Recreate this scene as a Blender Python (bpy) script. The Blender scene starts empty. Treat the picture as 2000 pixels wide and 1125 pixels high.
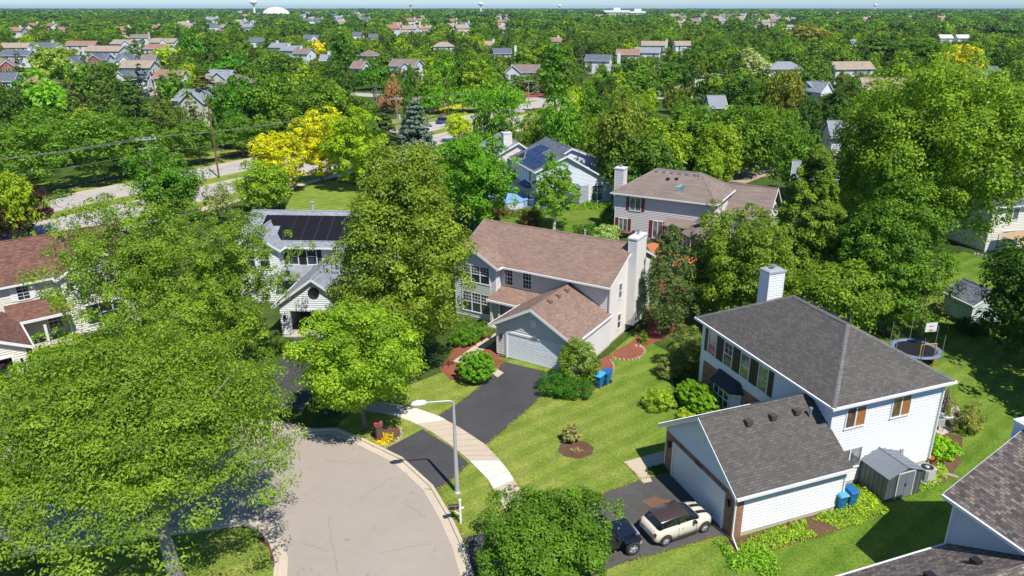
import bpy, math, random
import numpy as np
from mathutils import Vector, Matrix
R_ = math.radians
sc = bpy.context.scene
COL = sc.collection
# ---------------------------------------------------------------- camera, sky, sun, exposure
CAM_H = 26.0
FPX = 1455.0; PPX = 1040.0; HORY = 14.0
PITCH = math.atan((562 - HORY) / FPX)
cd = bpy.data.cameras.new("camera"); cam = bpy.data.objects.new("camera", cd); COL.objects.link(cam)
cam.location = (0, 0, CAM_H); cam.rotation_euler = (math.pi / 2 - PITCH, 0, 0)
cd.sensor_width = 36; cd.lens = FPX / 2000 * 36; cd.shift_x = -(PPX - 1000) / 2000
cd.clip_start = 0.5; cd.clip_end = 60000
sc.camera = cam
SUN_AZ = 147.5; SUN_EL = 56.0            # azimuth clockwise from +Y
w = bpy.data.worlds.new("World"); sc.world = w; w.use_nodes = True
nt = w.node_tree; bg = nt.nodes["Background"]
sky = nt.nodes.new("ShaderNodeTexSky"); sky.sky_type = 'NISHITA'; sky.sun_disc = False
sky.sun_elevation = R_(SUN_EL); sky.sun_rotation = R_(SUN_AZ); sky.altitude = 200; sky.air_density = 1.0; sky.dust_density = 0.0; sky.ozone_density = 5.0
tm_ = nt.nodes.new("ShaderNodeMix"); tm_.data_type = "RGBA"; tm_.blend_type = "MULTIPLY"; tm_.inputs[0].default_value = 1.0; tm_.inputs[7].default_value = (0.66, 0.87, 1.12, 1)
nt.links.new(sky.outputs[0], tm_.inputs[6]); nt.links.new(tm_.outputs[2], bg.inputs[0]); bg.inputs[1].default_value = 0.098
sd = bpy.data.lights.new("sun", 'SUN'); sd.energy = 4.8; sd.angle = R_(0.5); sd.color = (1.0, 0.955, 0.89)
sun = bpy.data.objects.new("sun", sd); COL.objects.link(sun)
_sv = Vector((math.sin(R_(SUN_AZ)) * math.cos(R_(SUN_EL)), math.cos(R_(SUN_AZ)) * math.cos(R_(SUN_EL)), math.sin(R_(SUN_EL))))
sun.rotation_euler = _sv.to_track_quat('Z', 'Y').to_euler()
sc.view_settings.view_transform = 'Standard'; sc.view_settings.look = 'None'
sc.view_settings.exposure = 0.25; sc.view_settings.gamma = 1.0
sc.cycles.max_bounces = 6; sc.cycles.diffuse_bounces = 3; sc.cycles.glossy_bounces = 2
sc.cycles.transmission_bounces = 3; sc.cycles.transparent_max_bounces = 6; sc.cycles.volume_bounces = 0
# ---------------------------------------------------------------- measuring helpers
def at(px, py, z=0.0):
    """world point at height z seen at that place of the survey photograph"""
    x = (px - PPX) / FPX; y = -(py - 562) / FPX
    d = Vector((x, math.cos(PITCH) + y * math.sin(PITCH), -math.sin(PITCH) + y * math.cos(PITCH)))
    t = (z - CAM_H) / d.z
    return Vector((d.x * t, d.y * t, z))
def proj(X, Y, Z):
    dz = Z - CAM_H
    dep = Y * math.cos(PITCH) - dz * math.sin(PITCH); up = Y * math.sin(PITCH) + dz * math.cos(PITCH)
    return PPX + FPX * X / dep, 562 - FPX * up / dep, dep
# ---------------------------------------------------------------- object helpers
def tag(o, label=None, cat=None, group=None, kind=None):
    if label: o["label"] = label
    if cat: o["category"] = cat
    if group: o["group"] = group
    if kind: o["kind"] = kind
    return o
def thing(name, label, cat, loc=(0, 0, 0), rz=0.0, group=None):
    o = bpy.data.objects.new(name, None); COL.objects.link(o)
    o.location = loc; o.rotation_euler = (0, 0, R_(rz)); o.empty_display_size = 0.3
    return tag(o, label, cat, group)
def copy_tree(o, parent=None):
    c = o.copy(); COL.objects.link(c)
    if parent is not None: c.parent = parent
    for ch in list(o.children): copy_tree(ch, c)
    return c
class MB:
    """collects faces and builds ONE mesh with metre-true UVs"""
    def __init__(s): s.v = []; s.f = []; s.m = []; s.sm = []
    def poly(s, pts, mi=0, smooth=False):
        n = len(s.v); s.v += [tuple(p) for p in pts]; s.f.append(tuple(range(n, n + len(pts)))); s.m.append(mi); s.sm.append(smooth)
    def faces(s, vs, fs, mi=0, smooth=False):
        n = len(s.v); s.v += [tuple(p) for p in vs]
        for f in fs: s.f.append(tuple(i + n for i in f)); s.m.append(mi); s.sm.append(smooth)
    def box(s, x0, x1, y0, y1, z0, z1, mi=0, M=None):
        vs = [Vector((x, y, z)) for z in (z0, z1) for y in (y0, y1) for x in (x0, x1)]
        if M is not None: vs = [M @ v for v in vs]
        s.faces(vs, [(0, 2, 3, 1), (4, 5, 7, 6), (0, 1, 5, 4), (2, 6, 7, 3), (0, 4, 6, 2), (1, 3, 7, 5)], mi)
    def hexa(s, b, t, mi=0):
        """prism from bottom ring b to top ring t (same count, ccw from above)"""
        n = len(b); s.faces(list(b) + list(t), [tuple(range(n - 1, -1, -1)), tuple(range(n, 2 * n))] + [(i, (i + 1) % n, n + (i + 1) % n, n + i) for i in range(n)], mi)
    def tube(s, pts, rad, n=8, mi=0, smooth=True, cap=True):
        pts = [Vector(p) for p in pts]
        if not hasattr(rad, '__len__'): rad = [rad] * len(pts)
        rings = []
        for i, p in enumerate(pts):
            d = (pts[min(i + 1, len(pts) - 1)] - pts[max(i - 1, 0)]).normalized()
            a = d.cross(Vector((0, 0, 1))) if abs(d.z) < 0.95 else d.cross(Vector((0, 1, 0)))
            a.normalize(); b = d.cross(a)
            rings.append([p + (a * math.cos(2 * math.pi * k / n) + b * math.sin(2 * math.pi * k / n)) * rad[i] for k in range(n)])
        vs = [q for r in rings for q in r]; fs = []
        for i in range(len(pts) - 1):
            for k in range(n): fs.append((i * n + k, i * n + (k + 1) % n, (i + 1) * n + (k + 1) % n, (i + 1) * n + k))
        s.faces(vs, fs, mi, smooth)
        if cap: s.poly(rings[0][::-1], mi); s.poly(rings[-1], mi)
    def lathe(s, prof, c=(0, 0, 0), n=16, mi=0, M=None, smooth=True):
        vs = []
        for r, z in prof:
            for k in range(n):
                v = Vector((c[0] + r * math.cos(2 * math.pi * k / n), c[1] + r * math.sin(2 * math.pi * k / n), c[2] + z)); vs.append(M @ v if M is not None else v)
        fs = [(i * n + k, i * n + (k + 1) % n, (i + 1) * n + (k + 1) % n, (i + 1) * n + k) for i in range(len(prof) - 1) for k in range(n)]
        s.faces(vs, fs, mi, smooth)
    def siding(s, pts, mi=0, pitch=0.19, lip=0.05, z0=0.0):
        """lap siding over a vertical planar polygon (ccw seen from outside)"""
        P = [Vector(p) for p in pts]
        nrm = (P[1] - P[0]).cross(P[2] - P[1]); nrm.normalize(); nrm.z = 0; nrm.normalize()
        za, zb = min(p.z for p in P), max(p.z for p in P)
        k = math.floor((za - z0) / pitch)
        while z0 + k * pitch < zb - 1e-4:
            lo = max(za, z0 + k * pitch); hi = min(zb, z0 + (k + 1) * pitch); base = z0 + k * pitch; k += 1
            if hi - lo < 1e-3: continue
            q = clipz(clipz(P, lo, True), hi, False)
            if len(q) < 3: continue
            off = lambda p: p + nrm * (lip * (1 - (p.z - base) / pitch) + 0.004)
            s.poly([off(p) for p in q], mi)
            low = [p for p in q if abs(p.z - lo) < 1e-4]
            if len(low) == 2: s.poly([low[1] , low[0], off(low[0]), off(low[1])], mi)
    def build(s, name, mats, parent=None, bevel=0.0):
        me = bpy.data.meshes.new(name); nv = len(s.v)
        me.from_pydata(s.v, [], s.f); me.update()
        if not isinstance(mats, (list, tuple)): mats = [mats]
        for m in mats: me.materials.append(m)
        me.polygons.foreach_set("material_index", np.array(s.m, dtype=np.int32)); me.polygons.foreach_set("use_smooth", np.array(s.sm, dtype=bool))
        uv = me.uv_layers.new(name="UVMap"); npol = len(me.polygons); nl = len(me.loops)
        co = np.empty(nv * 3, np.float32); me.vertices.foreach_get("co", co); co = co.reshape(-1, 3)
        nr = np.empty(npol * 3, np.float32); me.polygons.foreach_get("normal", nr); nr = nr.reshape(-1, 3)
        ls = np.empty(npol, np.int32); me.polygons.foreach_get("loop_total", ls)
        vi = np.empty(nl, np.int32); me.loops.foreach_get("vertex_index", vi)
        t = np.stack([-nr[:, 1], nr[:, 0], np.zeros(npol)], 1); ln = np.linalg.norm(t, axis=1)
        fl = ln < 0.05; t[fl] = (1, 0, 0); ln[fl] = 1; t /= ln[:, None]
        b = np.cross(nr, t); pi = np.repeat(np.arange(npol), ls); p = co[vi]
        u = np.stack([(p * t[pi]).sum(1), (p * b[pi]).sum(1)], 1).astype(np.float32); uv.data.foreach_set("uv", u.ravel())
        o = bpy.data.objects.new(name, me); COL.objects.link(o)
        if parent is not None: o.parent = parent
        if bevel > 0:
            bm = o.modifiers.new("b", 'BEVEL'); bm.width = bevel; bm.segments = 2; bm.limit_method = 'ANGLE'; bm.angle_limit = R_(40)
        return o
def clipz(P, z, above):
    out = []; n = len(P)
    ins = (lambda p: p.z >= z - 1e-6) if above else (lambda p: p.z <= z + 1e-6)
    for i in range(n):
        a, b = P[i], P[(i + 1) % n]
        if ins(a): out.append(a)
        if ins(a) != ins(b) and abs(a.z - b.z) > 1e-9:
            out.append(a.lerp(b, (z - a.z) / (b.z - a.z)))
    q = []
    for p in out:
        if not q or (p - q[-1]).length > 1e-5: q.append(p)
    if len(q) > 1 and (q[0] - q[-1]).length < 1e-5: q.pop()
    return q
# ---------------------------------------------------------------- materials
def new_mat(name):
    m = bpy.data.materials.new(name); m.use_nodes = True
    N = m.node_tree.nodes; L = m.node_tree.links
    return m, N, L, N["Principled BSDF"]
def c4(c): return (c[0], c[1], c[2], 1)
def srgb(r, g, b):  # display value -> linear
    f = lambda v: (v / 255 / 12.92) if v / 255 <= 0.04045 else ((v / 255 + 0.055) / 1.055) ** 2.4
    return (f(r), f(g), f(b))
def noise(N, L, scale, detail=4, rough=0.6, vec=None, dist=0.0):
    n = N.new("ShaderNodeTexNoise"); n.inputs["Scale"].default_value = scale; n.inputs["Detail"].default_value = detail; n.inputs["Roughness"].default_value = rough; n.inputs["Distortion"].default_value = dist
    if vec is not None: L.new(vec, n.inputs["Vector"])
    return n
def ramp(N, L, src, stops):
    r = N.new("ShaderNodeValToRGB"); e = r.color_ramp.elements
    while len(e) > 1: e.remove(e[-1])
    e[0].position = stops[0][0]; e[0].color = c4(stops[0][1])
    for p, c in stops[1:]: k = e.new(p); k.color = c4(c)
    L.new(src, r.inputs[0]); return r
def mixc(N, L, fac, a, b, mode='MIX'):
    m = N.new("ShaderNodeMix"); m.data_type = 'RGBA'; m.blend_type = mode
    for sock, val in ((m.inputs[0], fac), (m.inputs[6], a), (m.inputs[7], b)):
        if isinstance(val, (int, float)): sock.default_value = val
        elif isinstance(val, tuple): sock.default_value = c4(val)
        else: L.new(val, sock)
    return m.outputs[2]
def bump(N, L, bs, h, strength=0.5, dist=0.02):
    b = N.new("ShaderNodeBump"); b.inputs["Strength"].default_value = strength; b.inputs["Distance"].default_value = dist
    L.new(h, b.inputs["Height"]); L.new(b.outputs[0], bs.inputs["Normal"])
_mc = {}
def plain(name, col, rough=0.6, var=0.12, scale=3.0, metal=0.0, spec=0.5, bmp=0.0):
    if name in _mc: return _mc[name]
    m, N, L, b = new_mat(name); tc = N.new("ShaderNodeTexCoord")
    n = noise(N, L, scale, 5, 0.65, tc.outputs["Object"])
    n2 = noise(N, L, scale * 9, 3, 0.6, tc.outputs["Object"])
    a = mixc(N, L, 0.4, n.outputs[0], n2.outputs[0])
    r = ramp(N, L, a, [(0.3, tuple(c * (1 - var) for c in col)), (0.7, tuple(min(1, c * (1 + var)) for c in col))])
    L.new(r.outputs[0], b.inputs["Base Color"]); b.inputs["Roughness"].default_value = rough; b.inputs["Metallic"].default_value = metal
    b.inputs["Specular IOR Level"].default_value = spec
    if bmp: bump(N, L, b, n2.outputs[0], bmp, 0.01)
    _mc[name] = m; return m
def uvmap(N, L, scale=(1, 1, 1), rot=0.0):
    t = N.new("ShaderNodeTexCoord"); mp = N.new("ShaderNodeMapping"); mp.inputs["Scale"].default_value = scale; mp.inputs["Rotation"].default_value = (0, 0, rot)
    L.new(t.outputs["UV"], mp.inputs[0]); return mp.outputs[0], t
def shingle(name, cols, var=0.5, rough=0.95, mortar=0.6, streak=0.10, tab=0.30):
    """asphalt shingles: tabs of three blended tones in staggered courses, weathered in large patches"""
    if name in _mc: return _mc[name]
    m, N, L, b = new_mat(name); v, t = uvmap(N, L)
    br = N.new("ShaderNodeTexBrick"); L.new(v, br.inputs["Vector"]); br.offset = 0.5; br.offset_frequency = 2
    br.inputs["Scale"].default_value = 1.0; br.inputs["Brick Width"].default_value = tab; br.inputs["Row Height"].default_value = 0.145
    br.inputs["Mortar Size"].default_value = 0.012; br.inputs["Mortar Smooth"].default_value = 0.3; br.inputs["Bias"].default_value = 0.0
    br.inputs["Color1"].default_value = c4((0, 0, 0)); br.inputs["Color2"].default_value = c4((1, 1, 1)); br.inputs["Mortar"].default_value = c4((0.5, 0.5, 0.5))
    r = ramp(N, L, br.outputs["Color"], [(0.0, cols[0]), (0.5, cols[1]), (1.0, cols[2])])
    n = noise(N, L, 0.35, 4, 0.6, t.outputs["Object"]); n2 = noise(N, L, 14, 3, 0.7, v)
    rr = ramp(N, L, n.outputs[0], [(0.35, (1 - streak,) * 3), (0.65, (1 + streak * 0.6,) * 3)])
    c = mixc(N, L, 1.0, r.outputs[0], rr.outputs[0], 'MULTIPLY')
    r2 = ramp(N, L, n2.outputs[0], [(0.35, (0.82,) * 3), (0.65, (1.16,) * 3)])
    c = mixc(N, L, 1.0, c, r2.outputs[0], 'MULTIPLY')
    c = mixc(N, L, br.outputs["Fac"], c, tuple(k * mortar for k in cols[1]))
    L.new(c, b.inputs["Base Color"]); b.inputs["Roughness"].default_value = rough; b.inputs["Specular IOR Level"].default_value = 0.25
    mt = N.new("ShaderNodeMath"); mt.operation = 'SUBTRACT'; L.new(n2.outputs[0], mt.inputs[0]); L.new(br.outputs["Fac"], mt.inputs[1])
    bump(N, L, b, mt.outputs[0], 0.6, 0.02)
    _mc[name] = m; return m
def brick(name, c1, c2, mortar):
    if name in _mc: return _mc[name]
    m, N, L, b = new_mat(name); v, t = uvmap(N, L)
    br = N.new("ShaderNodeTexBrick"); L.new(v, br.inputs["Vector"]); br.inputs["Scale"].default_value = 1.0
    br.inputs["Brick Width"].default_value = 0.22; br.inputs["Row Height"].default_value = 0.075; br.inputs["Mortar Size"].default_value = 0.008
    br.inputs["Color1"].default_value = c4(c1); br.inputs["Color2"].default_value = c4(c2); br.inputs["Mortar"].default_value = c4(mortar)
    n = noise(N, L, 1.5, 4, 0.6, t.outputs["Object"]); rr = ramp(N, L, n.outputs[0], [(0.3, (0.75,) * 3), (0.7, (1.2,) * 3)])
    L.new(mixc(N, L, 1.0, br.outputs["Color"], rr.outputs[0], 'MULTIPLY'), b.inputs["Base Color"]); b.inputs["Roughness"].default_value = 0.9
    _mc[name] = m; return m
def glass(name, col, rough=0.08):
    """window pane in front of a dim room: reflects, and shows blotchy curtains"""
    if name in _mc: return _mc[name]
    m, N, L, b = new_mat(name); t = N.new("ShaderNodeTexCoord"); n = noise(N, L, 1.7, 2, 0.5, t.outputs["Object"])
    r = ramp(N, L, n.outputs[0], [(0.35, tuple(c * 0.5 for c in col)), (0.7, tuple(c * 1.6 for c in col))])
    L.new(r.outputs[0], b.inputs["Base Color"]); b.inputs["Roughness"].default_value = rough; b.inputs["Specular IOR Level"].default_value = 0.9
    b.inputs["Coat Weight"].default_value = 0.6; b.inputs["Coat Roughness"].default_value = 0.03
    _mc[name] = m; return m
def grass_mat(name, a, bcol, c, stripes=None, east=None):
    m, N, L, bs = new_mat(name); t = N.new("ShaderNodeTexCoord"); o = t.outputs["Object"]
    n1 = noise(N, L, 0.045, 5, 0.62, o, 0.6); n2 = noise(N, L, 0.55, 6, 0.72, o, 0.5); n3 = noise(N, L, 7.0, 4, 0.8, o); n4 = noise(N, L, 26.0, 2, 0.8, o)
    x = mixc(N, L, 0.55, n1.outputs[0], n2.outputs[0]); x = mixc(N, L, 0.30, x, n3.outputs[0])
    r = ramp(N, L, x, [(0.40, a), (0.50, bcol), (0.60, c)])
    k = mixc(N, L, 0.5, n3.outputs[0], n4.outputs[0])
    f = ramp(N, L, k, [(0.36, (0.58,) * 3), (0.64, (1.38,) * 3)])
    col = mixc(N, L, 1.0, r.outputs[0], f.outputs[0], 'MULTIPLY')
    if stripes:
        mp = N.new("ShaderNodeMapping"); mp.inputs["Rotation"].default_value = (0, 0, stripes[0]); L.new(o, mp.inputs[0])
        wv = N.new("ShaderNodeTexWave"); wv.inputs["Scale"].default_value = stripes[1]; wv.inputs["Distortion"].default_value = 1.4; wv.inputs["Detail"].default_value = 2; wv.inputs["Detail Scale"].default_value = 0.6
        L.new(mp.outputs[0], wv.inputs[0]); s = ramp(N, L, wv.outputs["Fac"], [(0.3, (0.9, 0.92, 0.9)), (0.7, (1.1, 1.07, 1.05))])
        col = mixc(N, L, 1.0, col, s.outputs[0], 'MULTIPLY')
    if east:      # the better-watered yards to the east grow a deeper green
        sp = N.new("ShaderNodeSeparateXYZ"); L.new(o, sp.inputs[0]); mr = N.new("ShaderNodeMapRange"); mr.inputs[1].default_value = 6.0; mr.inputs[2].default_value = 17.0; mr.interpolation_type = 'SMOOTHSTEP'
        ad = N.new("ShaderNodeMath"); ad.operation = 'MULTIPLY_ADD'; L.new(n2.outputs[0], ad.inputs[0]); ad.inputs[1].default_value = 7.0; L.new(sp.outputs[0], ad.inputs[2]); L.new(ad.outputs[0], mr.inputs[0])
        col = mixc(N, L, mr.outputs[0], col, mixc(N, L, 1.0, col, east, 'MULTIPLY'))
    L.new(col, bs.inputs["Base Color"]); bs.inputs["Roughness"].default_value = 0.95; bs.inputs["Specular IOR Level"].default_value = 0.15
    bump(N, L, bs, k, 0.9, 0.08); return m
def paving(name, col, var=0.12, cracks=0.0, stain=0.0, scale=1.0, rough=0.9):
    m, N, L, bs = new_mat(name); t = N.new("ShaderNodeTexCoord"); o = t.outputs["Object"]
    n1 = noise(N, L, 0.22 * scale, 5, 0.6, o, 0.8); n2 = noise(N, L, 3.0 * scale, 5, 0.7, o); n3 = noise(N, L, 30.0 * scale, 2, 0.8, o)
    x = mixc(N, L, 0.45, n1.outputs[0], n2.outputs[0]); x = mixc(N, L, 0.3, x, n3.outputs[0])
    r = ramp(N, L, x, [(0.36, tuple(c * (1 - var) for c in col)), (0.62, tuple(c * (1 + var) for c in col))]); c = r.outputs[0]
    if stain:
        n5 = noise(N, L, 1.1, 3, 0.55, o, 1.5); s = ramp(N, L, n5.outputs[0], [(0.0, (1, 1, 1)), (0.66, (1, 1, 1)), (0.74, (1 - stain,) * 3)]); c = mixc(N, L, 1.0, c, s.outputs[0], 'MULTIPLY')
    if cracks:
        vo = N.new("ShaderNodeTexVoronoi"); vo.feature = 'DISTANCE_TO_EDGE'; vo.inputs["Scale"].default_value = cracks
        n6 = noise(N, L, 1.5, 4, 0.7, o); wv = mixc(N, L, 0.12, o, n6.outputs["Color"], 'ADD'); L.new(wv, vo.inputs["Vector"])
        s = ramp(N, L, vo.outputs["Distance"], [(0.0, (0.55,) * 3), (0.006, (0.8,) * 3), (0.010, (1, 1, 1))]); c = mixc(N, L, 0.55, c, mixc(N, L, 1.0, c, s.outputs[0], 'MULTIPLY'))
    L.new(c, bs.inputs["Base Color"]); bs.inputs["Roughness"].default_value = rough; bs.inputs["Specular IOR Level"].default_value = 0.3
    bump(N, L, bs, n3.outputs[0], 0.3, 0.01); return m
def foliage(name, attr=False, trans=0.36):
    m, N, L, bs = new_mat(name); out = N["Material Output"]
    va = N.new("ShaderNodeAttribute"); va.attribute_name = "var"
    if attr: ca = N.new("ShaderNodeAttribute"); ca.attribute_name = "tint"; base = ca.outputs["Color"]
    else: ca = N.new("ShaderNodeObjectInfo"); base = ca.outputs["Color"]
    f = ramp(N, L, va.outputs["Fac"], [(0.0, (0.60, 0.68, 0.70)), (0.45, (1.15, 1.12, 0.98)), (1.0, (2.2, 1.9, 1.3))])
    c = mixc(N, L, 1.0, base, f.outputs[0], 'MULTIPLY'); c = mixc(N, L, 1.0, c, (1.42, 1.34, 0.92), 'MULTIPLY')
    L.new(c, bs.inputs["Base Color"]); bs.inputs["Roughness"].default_value = 0.55; bs.inputs["Specular IOR Level"].default_value = 0.3
    tr = N.new("ShaderNodeBsdfTranslucent"); L.new(mixc(N, L, 1.0, c, (1.25, 1.25, 0.6), 'MULTIPLY'), tr.inputs[0])
    mx = N.new("ShaderNodeMixShader"); mx.inputs[0].default_value = trans
    L.new(bs.outputs[0], mx.inputs[1]); L.new(tr.outputs[0], mx.inputs[2]); L.new(mx.outputs[0], out.inputs[0]); return m
M_LEAF = foliage("leaf"); M_WOODS = foliage("woods_leaf", True)
M_NEEDLE = foliage("needle", False, 0.08)
M_BARK = plain("bark", (0.16, 0.125, 0.095), 0.9, 0.35, 4.0, bmp=0.5)
M_BARKG = plain("grey_bark", (0.26, 0.23, 0.20), 0.9, 0.35, 4.0, bmp=0.6)
WHITE = plain("white_trim", (0.78, 0.78, 0.77), 0.5, 0.03)
WHITE_SID = plain("white_siding", (0.76, 0.77, 0.78), 0.55, 0.03, 1.0)
TAN_SID = plain("tan_siding", (0.70, 0.665, 0.61), 0.6, 0.04, 1.0)
GREY_SID = plain("grey_siding", (0.64, 0.63, 0.61), 0.6, 0.04, 1.0)
BLUE_SID = plain("pale_blue_siding", (0.66, 0.71, 0.76), 0.6, 0.04, 1.0)
CREAM_SID = plain("cream_siding", (0.68, 0.64, 0.56), 0.6, 0.04, 1.0)
SAGE_SID = plain("sage_siding", (0.50, 0.58, 0.54), 0.6, 0.06, 1.0)
BRICK = brick("red_brick", (0.26, 0.10, 0.055), (0.36, 0.16, 0.09), (0.30, 0.22, 0.17))
GLASS = glass("window_glass", (0.035, 0.045, 0.06)); GLASS_C = glass("curtained_glass", (0.16, 0.17, 0.17)); GLASS_T = glass("brown_blind_glass", (0.19, 0.115, 0.075))
WOODB = plain("orange_wood_blind", (0.36, 0.15, 0.04), 0.5, 0.15)
BLACK = plain("black_paint", (0.018, 0.018, 0.022), 0.5, 0.2)
SHUT_R = plain("maroon_shutter", (0.20, 0.03, 0.045), 0.55, 0.1)
CONC_M = paving("concrete", (0.50, 0.44, 0.35), 0.09, 0.0, 0.1)
ALU = plain("grey_metal", (0.42, 0.43, 0.44), 0.45, 0.06, metal=0.6)
GALV = plain("galvanised", (0.52, 0.53, 0.54), 0.5, 0.08, metal=0.3)
SH_BROWN = shingle("brown_shingle", (srgb(136, 112, 98), srgb(146, 121, 107), srgb(158, 132, 117)), tab=0.4)
SH_DGREY = shingle("dark_grey_shingle", (srgb(86, 83, 79), srgb(95, 91, 86), srgb(106, 101, 95)), streak=0.06)
SH_CAP = shingle("grey_ridge_shingle", (srgb(104, 102, 102), srgb(116, 114, 112), srgb(126, 122, 118)))
SH_LGREY = shingle("light_grey_shingle", (srgb(134, 138, 144), srgb(148, 152, 158), srgb(162, 166, 172)))
SH_RED = shingle("red_brown_shingle", (srgb(104, 74, 64), srgb(118, 86, 74), srgb(140, 102, 84)))
SH_TAUPE = shingle("taupe_shingle", (srgb(130, 116, 106), srgb(137, 123, 113), srgb(146, 132, 122)), tab=1.2)
SH_MIX = shingle("weathered_mixed_shingle", (srgb(86, 82, 80), srgb(116, 106, 100), srgb(152, 138, 124)), mortar=0.45, tab=0.26)
SH_ORANGE = shingle("orange_brown_shingle", (srgb(146, 110, 92), srgb(160, 124, 106), srgb(176, 140, 120)))
SH_SLATE = shingle("slate_shingle", (srgb(84, 90, 100), srgb(104, 110, 120), srgb(126, 132, 140)))
SH_TAN = shingle("tan_shingle", (srgb(150, 130, 112), srgb(172, 152, 134), srgb(190, 172, 152)))
# ================================================================ GROUND, ROADS, BEDS
G_BASE = grass_mat("ground_grass", srgb(44, 62, 28), srgb(70, 92, 34), srgb(104, 116, 52))  # darker than the lawns: shade in the tree gaps is put into this colour
G_LAWN = grass_mat("lawn_grass", srgb(96, 122, 44), srgb(126, 144, 56), srgb(158, 158, 84), (0.9, 0.22), (0.66, 0.84, 0.58))
G_DARK = grass_mat("lush_grass", srgb(72, 102, 32), srgb(98, 124, 40), srgb(130, 142, 58))
ASPH = paving("sealed_asphalt", srgb(73, 72, 74), 0.26, 0.0, 0.12)
ASPH_W = paving("worn_asphalt", srgb(85, 83, 80), 0.28, 0.0, 0.15)
STREET = paving("pinkish_street_asphalt", srgb(164, 153, 141), 0.08, 0.0, 0.3, 0.6)
CURB = paving("curb_concrete", srgb(196, 182, 160), 0.10, 0.0, 0.2)
WALKC = paving("sidewalk_concrete", srgb(194, 178, 156), 0.07, 0.0, 0.12)
WALKN = paving("new_sidewalk_concrete", srgb(220, 212, 198), 0.03)
ROADC = paving("pale_road_concrete", srgb(182, 174, 168), 0.09, 0.12, 0.15, 0.4)
MULCH = paving("red_mulch", srgb(136, 80, 60), 0.35, 0.0, 0.3, 2.0)
SOIL = paving("brown_soil", srgb(104, 76, 60), 0.35, 0.0, 0.3, 2.0)
STONE = paving("edging_stone", srgb(176, 160, 142), 0.25, 0.0, 0.2, 3.0)
def struct(name, mb, m, parent=None):
    o = mb.build(name, m, parent)
    if parent is None: o["kind"] = "structure"
    return o
def sheet(name, pts, z, m, px=True):
    mb = MB(); P = [at(*p) if px else Vector((p[0], p[1], 0)) for p in pts]
    P = [Vector((p.x, p.y, z)) for p in P]
    ar = sum(P[i].x * P[(i + 1) % len(P)].y - P[(i + 1) % len(P)].x * P[i].y for i in range(len(P)))
    if ar < 0: P.reverse()
    mb.poly(P); return struct(name, mb, m)
def strip(mb, pts, off0, off1, z0, z1, mi=0):
    """ribbon solid beside a centre line, off0..off1 to the right of travel"""
    P = [Vector((p[0], p[1], 0)) for p in pts]; L_ = []; R2 = []
    for i, p in enumerate(P):
        d = (P[min(i + 1, len(P) - 1)] - P[max(i - 1, 0)]).normalized(); n = Vector((d.y, -d.x, 0))
        L_.append(p + n * off0); R2.append(p + n * off1)
    for i in range(len(P) - 1):
        b = [L_[i], R2[i], R2[i + 1], L_[i + 1]]
        mb.hexa([Vector((q.x, q.y, z0)) for q in b][::-1], [Vector((q.x, q.y, z1)) for q in b][::-1], mi)
mb = MB(); S = 16000; mb.poly([(-S, -400, 0), (S, -400, 0), (S, 22000, 0), (-S, 22000, 0)]); struct("ground", mb, G_BASE)
sheet("lawn", [(1000, 1120), (1290, 1130), (1440, 1050), (1660, 1000), (1700, 930), (1320, 800), (1310, 690), (1240, 650), (1180, 700), (1100, 720), (940, 690), (880, 720), (700, 790), (640, 850), (700, 1000)], 0.004, G_LAWN)
sheet("lawn", [(1400, 1000), (1230, 1100), (1500, 1260), (2300, 1250), (2400, 900), (2100, 640), (1985, 520), (1880, 490), (1760, 560), (1700, 640), (1660, 900), (1600, 960)], 0.003, G_LAWN)
sheet("lawn", [(545, 430), (575, 372), (640, 352), (700, 362), (760, 380), (760, 440), (700, 470)], 0.004, G_LAWN)
sheet("lawn", [(935, 430), (960, 416), (1050, 410), (1140, 405), (1205, 398), (1215, 440), (1190, 470), (1050, 455), (950, 440)], 0.004, G_DARK)
sheet("lawn", [(845, 222), (890, 205), (960, 198), (1010, 205), (960, 222), (880, 232), (850, 232)], 0.004, G_LAWN)
# cul-de-sac street (z 0.008) with gutter and curb
edge = [at(*p) for p in [(912, 1190), (900, 1125), (884, 1070), (859, 1013), (827, 957), (769, 903), (702, 870), (648, 847)]]
e0 = edge[-1]; arc = []
C0 = Vector((-16.6, 33.5, 0)); 
for a in range(62, 196, 9):
    arc.append(Vector((C0.x - 2.5 + 9.6 * math.cos(R_(a)), C0.y + 0.2 + 9.3 * math.sin(R_(a)), 0)))
left = [at(*p) for p in [(480, 1012), (520, 1022), (548, 1050), (562, 1090), (560, 1125), (545, 1190)]]
poly = edge + arc + [Vector((-26.5, 31.0, 0))] + left
sheet("road", [(p.x, p.y) for p in poly], 0.008, STREET, False)
mb = MB(); outer = edge + arc
strip(mb, outer, -0.02, 0.42, 0.0, 0.03); strip(mb, outer, 0.42, 0.62, 0.0, 0.13)
strip(mb, [Vector((-26.5, 31.0, 0))] + left, -0.02, 0.42, 0.0, 0.03); strip(mb, [Vector((-26.5, 31.0, 0))] + left, 0.42, 0.62, 0.0, 0.13)
struct("curb", mb, CURB)
def world_xy(l): return [at(*p) for p in l]
up = world_xy([(1085, 1105), (1062, 1050), (1030, 977), (993, 920), (977, 900), (950, 870), (900, 837), (857, 813), (813, 798), (760, 787), (690, 782)])
lo = world_xy([(1040, 1115), (1018, 1060), (988, 997), (953, 937), (917, 900), (885, 873), (840, 842), (800, 822), (760, 809), (700, 800), (640, 798)])
mb = MB()
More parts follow.
